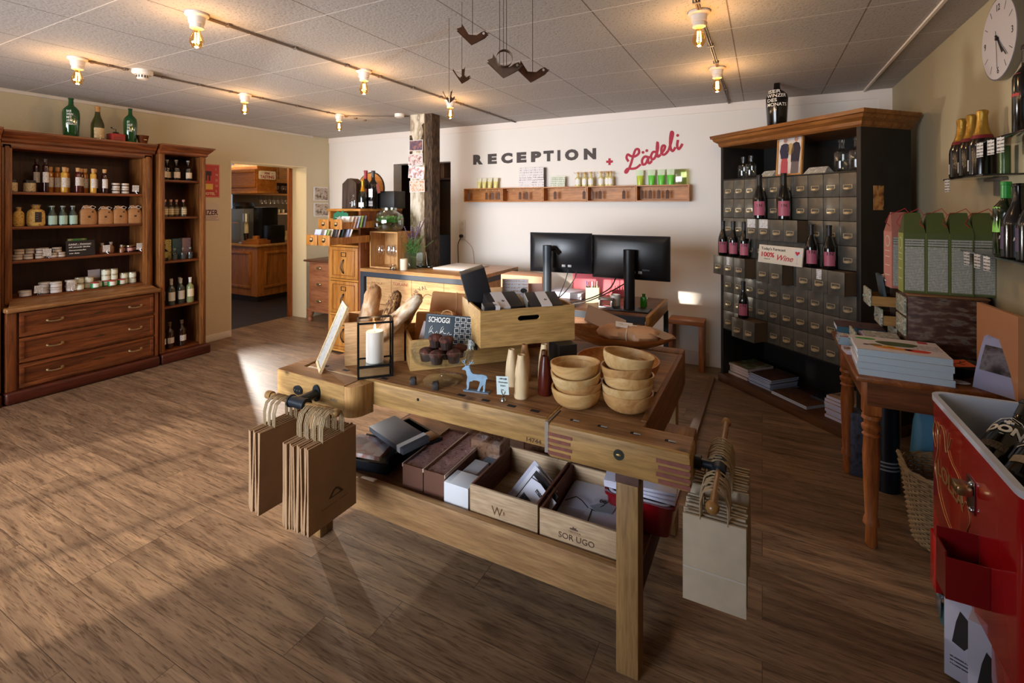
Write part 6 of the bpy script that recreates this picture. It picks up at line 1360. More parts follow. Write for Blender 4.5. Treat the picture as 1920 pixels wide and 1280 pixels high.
# dresser
D_W = wood('#8a5232', '#a96e4a', 'x', 1, rough=.5, bump=.12)
t = thing('small_dresser', 'small brown three-drawer dresser on short feet beside the doorway', 'dresser', (-5.15, 4.7, 0))
wobj(G().box(-5.40, -4.88, 4.5, 4.95, .16, .80, bev=.004), 'carcass', D_W, t); wobj(G().box(-5.46, -4.85, 4.455, 4.97, .80, .825, bev=.006), 'top_board', wood('#4a2a1a', '#6a3e28', 'x', 1, rough=.4), t)
wobj(G().box(-5.43, -4.86, 4.475, 4.96, .135, .175, bev=.012), 'base_moulding', D_W, t)
for x in (-5.40, -4.90):
    for y in (4.52, 4.92): wobj(G().lathe([(0, 0), (.030, 0), (.036, .03), (.028, .05), (.045, .10), (.045, .136), (0, .136)], 14, c=(x, y, 0), cap=False), 'foot', D_W, t)
for z0, z1 in ((.20, .395), (.42, .62), (.685, .78)):
    d = wobj(G().box(-5.36, -4.92, 4.488, 4.50, z0, z1, bev=.004), 'drawer', D_W, t)
    g = G(); g.lathe([(.045, 0), (.042, .016), (.030, .026), (0, .028)], 18, cap=False, T=Tm((-5.19, 4.488, (z0 + z1) / 2 - .01), rx=PI / 2) @ Matrix.Diagonal((1, .55, 1, 1))); g.obj('cup_pull', M_BRASS, d)
simple('white_device', G().box(-.07, .07, -.04, .04, 0, .23, bev=.015), plain('#e4e2e0', .4), 'white upright device with red print on the small dresser', 'device', (-4.98, 4.62, .826)); text('red_lettering', 'POST', .022, plain('#c8323a', .5), bpy.data.objects['white_device'], (-.05, -.041, .16), width=.08)
# counter
C_T = wood('#8f6236', '#bb8a54', 'x', .8, rough=.35, bump=.1)
t = thing('reception_counter', 'long reception counter with wooden top, black steel frame and wine-crate front', 'counter', (-2.95, 4.0, 0))
top = [(-3.625, 3.64), (-2.25, 3.64), (-2.25, 4.48), (-2.98, 4.48), (-2.98, 4.08), (-3.625, 4.08)]
wobj(G().prism(top, .883, .915), 'worktop', C_T, t)
M_STL = plain('#343b44', .5, metal=.3)
wobj(G().box(-3.625, -2.25, 3.65, 3.69, .835, .882).box(-3.625, -3.585, 3.65, 3.69, 0, .834).box(-2.29, -2.25, 3.65, 3.69, 0, .834), 'front_frame', M_STL, t)
wobj(G().box(-2.29, -2.25, 3.70, 4.44, .835, .882).box(-2.29, -2.25, 4.44, 4.48, 0, .882), 'end_frame', M_STL, t)
wobj(G().box(-2.282, -2.262, 3.70, 4.44, .1, .83), 'end_panel', wood('#a97c4c', '#caa06c', 'z', 1, rough=.5), t)
cp = ['#a87c4c', '#a07044', '#b58a58', '#a07848', '#ad8252']
xs = [-3.58, -3.25, -3.0, -2.62, -2.29]
for r_ in range(3):
    for i in range(4):
        c_ = cp[(i * 2 + r_) % 5]; z0 = .035 + r_ * .265
        o = wobj(G().box(xs[i] + .002, xs[i + 1] - .002, 3.682, 3.695, z0, z0 + .26), 'crate_end', wood(c_, '#c29866', 'x', .8, rough=.55, bump=.08), t)
        if r_ == 2:
            nm_ = (('HAUT-BAILLY', .026), ('', 0), ('CHEVAL BLANC', .03), ('LAFITE', .03))[i]
            if i == 0: text('branded_lettering', 'MOU', .028, plain('#8a5a34', .7), t, (xs[i] + .07 + 2.95, -.3188 - .0005, z0 + .19), width=.13)
            if i == 1: text('branded_lettering', 'TOPLAINE', .03, plain('#8a3a28', .7), t, (xs[i] + .02 + 2.95, -.3188, z0 + .20), width=.19); 
            if i == 2: 
                for k, ch in enumerate('CHEVAL'): a = PI * .92 - k * .22; text('branded_lettering', ch, .036, plain('#3a2a1e', .7), t, (xs[i] + .20 + .17 * math.cos(a) + 2.95 - .0, -.3188, z0 + .06 + .13 * math.sin(a)), rot=(PI / 2, -(a - PI / 2), 0), bold=.0008)
                g = G(); g.tube([(xs[i] + .20 + .06 * math.cos(a), 3.6815, z0 + .10 + .045 * math.sin(a)) for a in [k * PI / 10 for k in range(11)]], .003, 4); wobj(g, 'branded_emblem', plain('#3a2a1e', .7), t)
# on the counter
ZK = .9155
t = crate('display_box', 'upright wooden crate used as a glass shelf on the reception counter', 'box', (-3.575, 3.725, ZK), 0, .365, .36, .20, wood('#b9834a', '#d2a066', 'z', .9, rough=.5), floor_=False)
for o in list(t.children): bpy.data.objects.remove(o)
BX = wood('#b9834a', '#d8aa70', 'z', .9, rough=.5)
G().box(0, .012, 0, .22, 0, .37).obj('side_board', BX, t); G().box(.353, .365, 0, .22, 0, .37).obj('side_board', BX, t); G().box(.012, .353, 0, .22, 0, .012).obj('bottom_board', BX, t); G().box(.012, .353, 0, .22, .358, .37).obj('top_board', BX, t); G().box(.012, .353, .208, .22, .012, .358).obj('back_board', BX, t)
for i, (x, y) in enumerate(((-3.50, 3.80), (-3.39, 3.82), (-3.30, 3.79), (-3.44, 3.88), (-3.27, 3.88))): inst('gl_bar', stem(), f'wine glass inside the upright crate, {NTH[i]} from left', 'glass', (x, y, ZK + .013), 0, 'wine glasses in the upright crate', scale=1.3)
t = thing('drinks_dispenser', 'round glass jar with tap, water and green herbs on the crate', 'glass jar', (-3.41, 3.83, ZK + .371))
G().lathe([(0, 0), (.10, 0), (.135, .02), (.15, .06), (.15, .13), (.135, .175), (.09, .20), (.08, .215), (.082, .24), (.076, .24), (.075, .215), (.13, .17), (.145, .12), (.145, .06), (.125, .02), (0, .008)], 32, cap=False).obj('jar_glass', glass('#f2f8f2', .82), t)
G().lathe([(0, .010), (.12, .022), (.14, .06), (.14, .12), (.136, .14), (0, .14)], 28, cap=False).obj('water', glass('#e6f4ea', .97), t)
g = G(); rnd = random.Random(4)
for i in range(170):
    a, r_ = rnd.uniform(0, 6.28), rnd.uniform(.02, .13); x, y, z = r_ * math.cos(a), r_ * math.sin(a), rnd.uniform(.095, .15)
    g.sheet([[(x, y, z), (x + .016, y + .008, z + .010)], [(x + .006, y - .016, z + .004), (x + .024, y - .006, z - .010)]])
g.obj('herb_leaves', plain('#4fae3c', .5), t)['kind'] = 'stuff'
G().cyl(.014, 0, .05, 12, T=Tm((.0, -.145, .05), rx=PI / 2)).box(-.018, .018, -.195, -.18, .045, .09, bev=.003).obj('tap', M_STEEL, t)
t = thing('reception_bell', 'small shiny call bell before the upright crate', 'bell', (-3.245, 3.70, ZK)); G().lathe([(0, 0), (.032, 0), (.034, .008), (.030, .010), (0, .010)], 20, cap=False).obj('base', M_STEEL, t); G().lathe([(.030, .014), (.028, .026), (.018, .038), (.005, .042), (.004, .05), (0, .052)], 20, cap=False).obj('dome', plain('#c9c2b4', .12, metal=1), t)
t = thing('pillar_candle', 'unlit cream pillar candle on the reception counter beside the vase', 'candle', (-3.138, 3.735, ZK)); G().lathe([(0, 0), (.035, 0), (.036, .002), (.036, .108), (.03, .106), (0, .104)], 24, cap=False).obj('wax', plain('#efe0c4', .5), t); G().tube([(0, 0, .104), (0, 0, .115)], .001, 4).obj('wick', M_INK, t)
t = thing('lavender_vase', 'square glass vase with lavender and rosemary on the counter', 'vase', (-3.145, 3.885, ZK), .1)
t.scale = (1.15, 1.15, 1.1)
G().box(-.068, .068, -.05, -.046, 0, .145).box(-.068, .068, .046, .05, 0, .145).box(-.068, -.064, -.046, .046, 0, .145).box(.064, .068, -.046, .046, 0, .145).box(-.066, .066, -.048, .048, 0, .012).obj('vase_glass', glass('#e4f2ec', .72), t)
g = G(); h = G(); k = G(); rnd = random.Random(9)
for i in range(34):
    a = rnd.uniform(0, 6.28); sp_ = rnd.uniform(.02, .14); hh_ = rnd.uniform(.20, .30); x0, y0_ = rnd.uniform(-.04, .04), rnd.uniform(-.03, .03); x1, y1_ = x0 + sp_ * math.cos(a) * 1.1, y0_ + sp_ * math.sin(a) * .7
    g.tube([(x0 * .6, y0_ * .6, .012), (x0, y0_, .12), (x1, y1_, hh_)], .0014, 4)
    for j in range(16):
        f = rnd.uniform(.05, 1); px_, py_, pz_ = x0 + (x1 - x0) * f, y0_ + (y1_ - y0_) * f, .12 + (hh_ - .12) * f; b_ = rnd.uniform(0, 6.28)
        g.sheet([[(px_, py_, pz_), (px_ + .003, py_, pz_)], [(px_ + .028 * math.cos(b_), py_ + .028 * math.sin(b_), pz_ + .018), (px_ + .028 * math.cos(b_) + .002, py_ + .028 * math.sin(b_), pz_ + .016)]])
g.obj('green_stems', plain('#4f7a3a', .6, var=.3, bs=20), t)['kind'] = 'stuff'
for i in range(15):
    a = rnd.uniform(-.3, 3.6) if i > 6 else rnd.uniform(1.6, 3.8); sp_ = rnd.uniform(.06, .26); hh_ = rnd.uniform(.30, .46); x1, y1_ = sp_ * math.cos(a), sp_ * .4 * math.sin(a)
    pts = [(0, 0, .13), (x1 * .45, y1_ * .45, hh_ * .7), (x1, y1_, hh_)]
    h.tube(pts, .0013, 4)
    for j in range(7):
        f = .55 + .45 * j / 6; cx_, cy_, cz_ = x1 * .45 + (x1 * .55) * (f - .5) * 2, y1_ * .45 + y1_ * .55 * (f - .5) * 2, hh_ * .7 + hh_ * .3 * (f - .5) * 2
        k.ball(.0065, (cx_, cy_, cz_), u=6, v=4, sz=1.2)
h.obj('lavender_stems', plain('#4a5a3a', .7), t)['kind'] = 'stuff'; k.obj('lavender_flowers', plain('#6a5470', .8), t)['kind'] = 'stuff'
simple('paper_pad', G().box(0, .40, 0, .44, 0, .012, bev=.001), M_PAPER, 'large white paper pad lying on the reception counter', 'paper pad', (-2.93, 3.93, ZK), .02)
t = thing('pen_stand', 'small black stand with a silver pen on the counter', 'pen holder', (-2.98, 4.0 - .0, ZK)); G().box(-.05, .04, -.04, .03, 0, .022, bev=.006).obj('base', M_BLK, t); G().tube([(-.02, 0, .02), (-.06, .03, .15)], .003, 6).obj('pen', M_STEEL, t)
t.location = (-3.02, 3.98, ZK)
# post
t = thing('wooden_post', 'old timber post with peeling plaster from counter to ceiling', 'post', (-3.22, 4.15, 0))
M_OLD = patchy(['#2a1c12', '#54402c', '#1c120a', '#6a5238'], 9, .85, 3, 3, .7, 6)
wobj(G().box(-3.17, -3.085, 4.12, 4.26, 0, ZC), 'timber', M_OLD, t)
wobj(G().box(-3.355, -3.171, 4.10, 4.255, 0, ZC), 'plastered_half', patchy(['#c9bda8', '#d9cfbd', '#c4b8a2', '#8a7a62', '#d6ccba'], 6, .85, 2, 2, .8, 5), t)
wobj(G().prism([(-3.36, 1.95), (-3.30, 1.97), (-3.33, 2.1), (-3.305, 2.2), (-3.335, 2.3), (-3.36, 2.3)], 0, .006, T=Tm((0, 4.1, 0), rx=PI / 2)), 'bare_patch', M_OLD, t)
wobj(G().prism([(-3.171, 2.0), (-3.20, 2.05), (-3.185, 2.15), (-3.205, 2.25), (-3.18, 2.33), (-3.20, 2.40), (-3.171, 2.42)], 0, .006, T=Tm((0, 4.1, 0), rx=PI / 2)), 'bare_patch', M_OLD, t)
for i, (x0, x1, z0, z1, a, c_, lb) in enumerate(((-3.36, -3.18, 2.13, 2.245, 0, ['#3a2c44', '#5a4458', '#a86a4a'], 'dark purple postcard pinned highest on the post'), (-3.375, -3.18, 1.975, 2.10, -.02, ['#8a7a78', '#d8cfcc', '#b08a84', '#5a4a50'], 'postcard of buildings pinned second from top on the post'),
        (-3.37, -3.16, 1.835, 1.965, .10, ['#b9b4cc', '#e2dce0', '#b88a80', '#7a6a80'], 'tilted pale postcard pinned third from top on the post'), (-3.355, -3.155, 1.69, 1.815, -.03, ['#a8583a', '#d8a888', '#e6d0c2', '#8a3a28'], 'reddish postcard pinned lowest on the post'))):
    t2 = thing('postcard', lb, 'postcard', ((x0 + x1) / 2, 4.088, (z0 + z1) / 2), rot=(0, a, 0), group='postcards on the post'); w_, h_ = (x1 - x0) / 2, (z1 - z0) / 2
    G().box(-w_, w_, -.001, .001, -h_, h_).obj('card', M_PAPER, t2); G().box(-w_ + .006, w_ - .006, -.002, -.001, -h_ + .006, h_ - .006).obj('picture', patchy(c_, 28 + i, .5), t2)
# photos on left wall
for i, (z0, z1, y0_, lb) in enumerate(((1.615, 1.812, 4.715, 'upper sepia photo print on the wall beside the doorway'), (1.395, 1.587, 4.72, 'lower sepia photo print on the wall beside the doorway'))):
    t2 = thing('photo_print', lb, 'photo', (XL + .003, y0_, z0), R90, 'sepia photos by the doorway'); G().box(0, .25, -.012, 0, 0, z1 - z0).obj('white_mount', M_PAPER, t2); G().box(.022, .24, -.014, -.012, .014, z1 - z0 - .014).obj('sepia_picture', patchy(['#3a322c', '#8a7c6c', '#c9bcac', '#544a40'], 22), t2)
# office contents
simple('office_shelf', G().box(-4.9, -3.3, 6.2, 6.58, 1.95, 1.98).box(-4.9, -3.3, 6.2, 6.58, 2.32, 2.35).box(-4.9, -4.87, 6.2, 6.58, 1.981, 2.319).box(-3.9, -3.87, 6.2, 6.58, 1.981, 2.319), plain('#4a2a18', .6), 'dark wooden shelf unit high on the office back wall', 'shelf')
for i in range(4): simple('binder', G().box(0, .07, 0, .25, 0, .30, bev=.003), plain(('#a8814a', '#3a3a40', '#7a6a58', '#8a5a3a')[i], .6), f'office binder on the high shelf, {NTH[i]} from left', 'binder', (-4.75 + i * .085, 6.22, 1.981), group='binders in the office')
for i, (x, z, w_, h_, c_) in enumerate(((-4.35, 1.25, .24, .30, '#9a8c80'), (-4.0, 1.5, .22, .30, '#1c1a1a'), (-4.55, .95, .22, .28, '#8f8478'), (-3.75, .9, .2, .3, '#a0948a'), (-4.15, .80, .20, .22, '#a89a8e'))):
    simple('pinned_paper', G().box(0, w_, 0, .003, 0, h_), plain(c_, .7), ('grey paper pinned in the office middle', 'black poster pinned in the office', 'paper pinned low at left in the office', 'paper pinned low at right in the office', 'small tilted paper pinned low in the office')[i], 'paper', (x, 6.594, z), rot=(0, .15 * (i % 2), 0), group='papers pinned in the office')
t = thing('office_chair', 'black office chair seen through the office opening', 'chair', (-4.05, 5.75, 0), .6)
G().box(-.22, .22, -.2, .2, .44, .50, bev=.03).obj('seat', plain('#15141a', .7), t); G().box(-.21, .21, .2, .25, .56, 1.12, bev=.03).obj('backrest', plain('#15141a', .7), t); G().box(-.03, .03, .2, .24, .42, .60).obj('back_bracket', M_BLK, t); G().cyl(.025, .1, .44, 12).obj('column', M_BLK, t)
for i in range(5): a = i * 2 * PI / 5; G().tube([(0, 0, .12), (.25 * math.cos(a), .25 * math.sin(a), .05)], .016, 6).obj('leg', M_BLK, t)
simple('office_table', G().box(-3.80, -3.30, 5.45, 6.2, .70, .74).box(-3.78, -3.74, 5.5, 5.54, 0, .70).box(-3.34, -3.30, 5.5, 5.54, 0, .70).box(-3.78, -3.74, 6.1, 6.14, 0, .70).box(-3.34, -3.30, 6.1, 6.14, 0, .70), plain('#3a2a1c', .5), 'dark table in the office at right of the opening', 'table')
simple('paper_pile', G().box(0, .25, 0, .3, 0, .06, bev=.004), plain('#a8a094', .7), 'pile of pale papers on the office table', 'papers', (-3.74, 5.55, .741))
# ================================================================== DESK WITH MONITORS, STOOL, WHITE WALL
DW = wood('#5a3a26', '#82583a', 'x', .8, rough=.45, bump=.15); DE = wood('#9a6a2e', '#c48f48', 'y', 1, rough=.5, knots=5, dark='#4a2608')
t = thing('office_desk', 'dark wooden desk with black steel frame carrying two monitors', 'desk', (-1.3, 3.9, 0))
wobj(G().box(-2.12, -.742, 3.505, 4.27, .715, .75, bev=.002), 'desk_top', DW, t); wobj(G().box(-.741, -.716, 3.505, 4.27, .655, .752, bev=.002), 'edge_board', DE, t)
wobj(G().box(-2.12, -.745, 3.497, 3.504, .70, .748), 'front_steel_edge', M_STL, t)
for x, y in ((-.745, 3.50), (-.745, 4.235), (-2.12, 3.50), (-2.12, 4.235)): wobj(G().box(x, x + .035, y, y + .035, 0, .655 if x > -1 else .70), 'leg', plain('#15161a', .5, metal=.3), t)
wobj(G().box(-2.08, -.75, 3.515, 3.535, .56, .695), 'modesty_board', wood('#6e4a30', '#8f6444', 'x', 1, rough=.5), t); wobj(G().box(-2.08, -.75, 3.51, 3.54, .53, .558), 'cross_bar', M_STL, t)
M_MON = plain('#0c0d10', .35); M_MON2 = plain('#15171c', .3)
def monitor(label, x, y, rz, w_, h_, zc, pole, px, py, base, logo, mt):
    t = thing('computer_monitor', label, 'monitor', (x, y, zc), rz, 'monitors on the desk')
    g = G(); g.box(-w_ / 2, w_ / 2, 0, .022, -h_ / 2, h_ / 2, bev=.003); a, b = w_ / 2, h_ / 2
    g.hexa([(-a + .005, 0, -b + .005), (a - .005, 0, -b + .005), (a - .005, 0, b - .005), (-a + .005, 0, b - .005)][::-1], [(-a + .055, -.028, -b + .05), (a - .055, -.028, -b + .05), (a - .055, -.028, b - .055), (-a + .055, -.028, b - .055)][::-1])
    g.obj('housing', mt, t); G().box(-w_ / 2 + .008, w_ / 2 - .008, .022, .0235, -h_ / 2 + .012, h_ / 2 - .01).obj('screen', plain('#1a2230', .15), t)
    text('maker_lettering', logo[0], logo[1], plain('#4a4d52', .4), t, logo[2])
    for i in range(2): G().box(.02 + i * .05, .05 + i * .05, -.031, -.028, -b + .052, -b + .072, bev=.001).obj('port', plain('#8a8d90', .4), t)
    Mx = Matrix.Translation(t.location) @ Matrix.Rotation(rz, 4, 'Z'); inv = Mx.inverted()
    def L(p): return tuple(inv @ Vector(p))
    zt = zc + .07
    G().cyl(pole, 0, zt - .752 - .04, 20, T=Matrix.Rotation(-rz, 4, 'Z') @ Tm(L((px, py, .752)))if False else Tm(L((px, py, .752)))).cyl(pole * 1.06, zt - .752 - .10, zt - .752, 20, T=Tm(L((px, py, .752)))).obj('stand_pole', plain('#3a424a' if pole < .04 else '#101114', .4, metal=.3), t)
    q = Vector(L((px, py, zt - .03))); G().tube([tuple(q), (q.x * .5, -.05, q.z), (0, -.028, 0)], .022, 8).obj('arm', M_MON, t)
    q = L((px, py, .7505)); G().box(q[0] - base[0], q[0] + base[0], q[1] - base[1], q[1] + base[1], q[2], q[2] + .010, bev=.003).obj('base_plate', M_MON, t)
monitor('left black monitor seen from behind, turned slightly to the right', -1.485, 3.735, .13, .525, .33, 1.158, .034, -1.545, 3.60, (.13, .10), ('ASUS', .018, (-.07, -.0285, .07)), M_MON2)
monitor('right black monitor seen from behind, lettering low at right', -.925, 3.80, .02, .61, .345, 1.140, .042, -.905, 3.70, (.155, .085), ('iiyama', .016, (.10, -.0285, -.095)), M_MON)
CB = plain('#0b0b0d', .5)
def cord(name, pts, r_, label, mt=CB, grp=None):
    P = [Vector(p) for p in pts]; out = []
    for i in range(len(P) - 1):
        a, b, c, d = P[max(i - 1, 0)], P[i], P[i + 1], P[min(i + 2, len(P) - 1)]
        for k in range(5):
            u_ = k / 5; out.append(.5 * ((2 * b) + (-a + c) * u_ + (2 * a - 5 * b + 4 * c - d) * u_ ** 2 + (-a + 3 * b - 3 * c + d) * u_ ** 3))
    out.append(P[-1]); return tag(G().tube(out, r_, 6).obj(name, mt), label, 'cable', grp)
cord('video_cable', [(-1.40, 3.70, 1.03), (-1.41, 3.66, .95), (-1.45, 3.66, .85), (-1.50, 3.68, .775), (-1.60, 3.72, .757)], .0045, 'black cable hanging left from the left monitor port', grp='monitor cables')
cord('video_cable', [(-1.33, 3.70, 1.02), (-1.34, 3.67, .96), (-1.42, 3.68, .85), (-1.52, 3.74, .77), (-1.58, 3.80, .757)], .0045, 'black cable hanging right from the left monitor port', grp='monitor cables')
cord('power_cable', [(-1.02, 3.74, .985), (-1.06, 3.70, .90), (-1.20, 3.66, .82), (-1.36, 3.62, .775), (-1.50, 3.60, .758)], .005, 'black cable sagging from the right monitor across the desk', grp='monitor cables')
cord('power_cable', [(-.93, 3.74, .955), (-1.05, 3.66, .88), (-1.22, 3.60, .80), (-1.40, 3.585, .762), (-1.52, 3.56, .758)], .005, 'lower black cable sagging from the right monitor to desk', grp='monitor cables')
simple('tablet', G().box(-.11, .11, -.06, .06, 0, .012, bev=.004), CB, 'flat black device lying on the desk left of pen box', 'device', (-1.42, 3.60, .7505), .3)
t = thing('pen_box', 'cream and brown pen box full of pens on the desk', 'pen holder', (-1.25, 3.86, .7505), .35)
G().box(-.055, .055, -.045, -.040, 0, .125).box(-.055, .055, .040, .045, 0, .125).box(-.055, -.05, -.04, .04, 0, .125).box(-.05, .05, -.04, .04, 0, .005).obj('cream_box', plain('#e2d3b0', .5), t); G().box(.0505, .058, -.048, .048, 0, .13).obj('brown_side', plain('#8a5a2c', .5), t)
for i, c in enumerate(('#2a3a8a', '#1a1a1a', '#c92a3a', '#e2e2e2', '#3a3a3a', '#3a6a2a', '#c9c9c9')): G().tube([(-.035 + i * .011, .01 * (-1) ** i, .01), (-.045 + i * .014, .02 * (-1) ** i, .17)], .0035, 5).obj('pen', plain(c, .4), t)
t = thing('hole_punch', 'grey and silver desk hole punch beside the pen box', 'hole punch', (-1.085, 3.70, .7505), .1)
G().box(-.055, .055, -.03, .03, 0, .012, bev=.003).box(-.055, -.042, -.028, .028, .012, .06, bev=.003).box(.042, .055, -.028, .028, .012, .06, bev=.003).obj('body', M_STEEL, t); G().box(-.06, .06, -.032, .05, .06, .075, bev=.006).obj('lever', plain('#6a655e', .4), t)
t = thing('white_cup', 'white ceramic cup on the base of the right monitor', 'cup', (-1.03, 3.76, .762)); G().lathe([(0, 0), (.037, 0), (.040, .085), (.036, .085), (.034, .006), (0, .006)], 24, cap=False).obj('cup_body', plain('#d9d6d2', .35), t)
t = thing('green_bottle', 'small bright green flask behind the right monitor pole', 'flask', (-.83, 3.86, .7505)); G().box(-.025, .025, -.02, .02, 0, .08, bev=.006).obj('flask_body', plain('#2f8f1e', .2, coat=.5), t); G().cyl(.013, .08, .105, 12).obj('cap', plain('#2f7a1e', .3), t)
simple('red_folder', G().box(-.26, .26, -.006, .006, 0, .20), plain('#c8384a', .5), 'red folder standing on the desk behind the monitors', 'folder', (-1.30, 4.22, .7505), rot=(-.1, 0, 0))
simple('letter_tray', G().box(-.16, .16, -.12, .12, 0, .05, bev=.003), plain('#c4c6d8', .5), 'pale letter tray on the desk beneath the left monitor', 'tray', (-1.52, 4.02, .7505))
simple('brown_carton', G().box(-.20, .20, -.12, .12, 0, .18, bev=.003), plain('#b98a6a', .6), 'brown cardboard box at the left end of the desk', 'carton', (-1.90, 3.95, .7505), .05)
# little stool
SW = wood('#8f5222', '#b5703a', 'x', 1, rough=.4)
t = thing('stool', 'simple orange-brown wooden stool against the white wall', 'stool', (-.62, 4.88, 0))
wobj(G().box(-.80, -.478, 4.775, 4.98, .425, .465, bev=.003), 'seat', SW, t); wobj(G().box(-.80, -.755, 4.78, 4.975, 0, .424, bev=.003), 'leg', wood('#7a4218', '#9c5c2a', 'z', 1, rough=.4), t); wobj(G().box(-.525, -.48, 4.78, 4.975, 0, .424, bev=.003), 'leg', wood('#8f5222', '#b5703a', 'z', 1, rough=.4), t)
# floor duct / runner from the cabinet
t = thing('floor_duct', 'brown cable duct and block on the floor beside the drawer cabinet', 'cable duct', (-.4, 3.9, 0))
g = G(); g.hexa([(-.42, 4.62, 0), (-.37, 4.64, 0), (-.385, 3.02, 0), (-.455, 3.02, 0)], [(-.415, 4.62, .03), (-.375, 4.64, .03), (-.39, 3.02, .035), (-.45, 3.02, .035)]); wobj(g, 'duct', plain('#6a4a30', .35, coat=.3), t)
wobj(G().box(-.62, -.385, 2.90, 3.0, 0, .09, bev=.01), 'block', plain('#4a3424', .5), t)
# ---- white wall: box shelf with key tags
KS = wood('#a8682e', '#cb8a4a', 'x', .8, rough=.45, bump=.08)
t = thing('key_shelf', 'long narrow wooden wall shelf of five open boxes with key hooks', 'shelf', (-1.9, 4.94, 1.59))
ds = [-3.185, -2.661, -2.150, -1.643, -1.129, -.618]
for i in range(5):
    a, b = ds[i] + .002, ds[i + 1] - .002; y0_, y1_ = 4.882, 4.998; z0, z1 = 1.59, 1.752
    wobj(G().box(a, b, y0_, y1_, z0, z0 + .010).box(a, b, y0_, y1_, z1 - .010, z1).box(a, a + .010, y0_, y1_, z0 + .010, z1 - .010).box(b - .010, b, y0_, y1_, z0 + .010, z1 - .010).box(a + .01, b - .01, y1_ - .008, y1_, z0 + .01, z1 - .01), 'open_box', KS, t)
    for k in range(6):
        hx = a + .05 + k * .083
        wobj(G().tube([(hx, 4.905, z1 - .010), (hx, 4.905, z1 - .024), (hx + .006, 4.900, z1 - .030), (hx + .010, 4.900, z1 - .022)], .0018, 5), 'hook', M_BRASS, t)
TAGM = wood('#4a2f20', '#6e4a34', 'z', 2, rough=.6)
def keytag():
    t = raw('key_tag'); g = G(); g.prism([(-.0165, -.085), (.0165, -.085), (.0165, -.012), (.009, 0), (-.009, 0), (-.0165, -.012)], -.002, .002, T=Matrix.Rotation(PI / 2, 4, 'X')); g.obj('wooden_tag', TAGM, t)
    G().tube([(0, 0, -.006), (.002, -.002, .012), (0, 0, .018)], .0014, 4).obj('key_ring', M_STEEL, t); return t
hooks = [(0, 0), (0, 3), (0, 4), (0, 5), (1, 2), (1, 3), (2, 1), (2, 5), (3, 0), (3, 1), (3, 4), (4, 0), (4, 1), (4, 2), (4, 3)]
cnt = {}
for b_, k in hooks:
    hx = ds[b_] + .052 + k * .083; q = cnt[b_] = cnt.get(b_, -1) + 1
    inst('ktag', keytag, f'wooden key tag, {NTH[q]} from left in the {NTH[b_]} box of the wall shelf', 'key tag', (hx + .004, 4.903, 1.702), (.1, -.25, .2, -.1, .3)[(b_ + k) % 5], 'wooden key tags')
def tube_(c1, c2):
    def f():
        t = raw('cosmetic_tube'); g = G(); n = 14; R_ = []
        for z, sx, sy in ((0, .024, .024), (.02, .026, .026), (.07, .030, .018), (.11, .033, .004)): R_.append([(sx * math.cos(2 * PI * i / n), sy * math.sin(2 * PI * i / n), z) for i in range(n)])
        loft(g, R_); g.obj('tube_body', plain(c1, .3), t); loft(G(), [[(x * 1.02, y * 1.04, z) for x, y, z in r_] for r_ in (R_[2], R_[3])]).obj('clear_crimp', plain(c2, .3), t)
        return t
    return f
for i, x in enumerate((-3.0, -2.93, -2.855, -2.775)): inst('tubeY', tube_('#d9cf82', '#dedbc0'), f'pale yellow tube, {NTH[i]} from left on the key shelf', 'tube', (x, 4.94, 1.7525), 0, 'pale yellow cosmetic tubes', scale=(1, 1, 1.1))
for i, x in enumerate((-1.10, -.985, -.89, -.80)): inst('tubeG' if i else 'tubeL', tube_('#5fc43a' if i else '#b6c93a', '#cfe2c0'), ('lime yellow tube left of the green tubes on the key shelf' if i == 0 else f'bright green tube, {NTH[i - 1]} from left on the key shelf'), 'tube', (x, 4.94, 1.7525), 0, 'green cosmetic tubes', scale=(1.15, 1, 1.4))
simple('clear_tube_box', G().box(-.05, .05, -.03, .03, 0, .15, bev=.002), glass('#d9e2b0', .6, .1), 'clear yellowish box at the right end of green tubes', 'box', (-.70, 4.94, 1.7525))
t = thing('notice_board', 'white printed notice standing on the key shelf', 'notice', (-2.31, 4.925, 1.7525)); G().box(-.155, .155, -.003, .003, 0, .225, T=Tm(rx=-.08)).obj('notice_sheet', printed('#ddd8d6', '#8a8088', .028, fill=.45, chars=60), t); text('heading', 'MUSEUM DES WEINS', .010, plain('#5a5058', .6), t, (-.11, .0085, .165), rot=(PI / 2 - .08, 0, 0), width=.22); G().box(.150, .156, .004, .05, 0, .22).obj('side_strut', plain('#4a3c34', .6), t)
t = thing('price_list', 'small pale green edged price list on the key shelf', 'notice', (-1.99, 4.925, 1.7525)); G().box(-.085, .085, -.003, .003, 0, .115, T=Tm(rx=-.08)).obj('notice_sheet', printed('#d6dcc8', '#5a6a4a', .020, fill=.5, chars=90), t); text('heading', 'Guete Morge', .012, plain('#4a6a3a', .6), t, (-.07, .002, .085), width=.13, shear=.2)
def amp():
    t = raw('scent_bottle'); G().lathe([(0, 0), (.030, 0), (.032, .01), (.032, .085), (.014, .105), (.012, .135), (0, .136)], 16, cap=False).obj('glass_body', plain('#d8c888', .12, coat=.4), t); band(G(), .0328, .0328, .02, .075, .9).obj('paper_label', M_WHITE, t); G().cyl(.014, .133, .155, 12).obj('cork', M_CORK, t)
    G().tube([(-.02, -.01, .13), (-.045, -.012, .15), (0, 0, .145), (.05, -.01, .12)], .002, 4).obj('twine', plain('#9a7a4a', .8), t); return t
for i, (x, y) in enumerate(((-1.755, 4.925), (-1.69, 4.955), (-1.61, 4.925), (-1.50, 4.925), (-1.44, 4.955), (-1.40, 4.93))): inst('amp', amp, f'golden glass bottle tied with twine, {NTH[i]} from left on the key shelf', 'bottle', (x, y, 1.7525), 0, 'golden glass bottles on the key shelf')
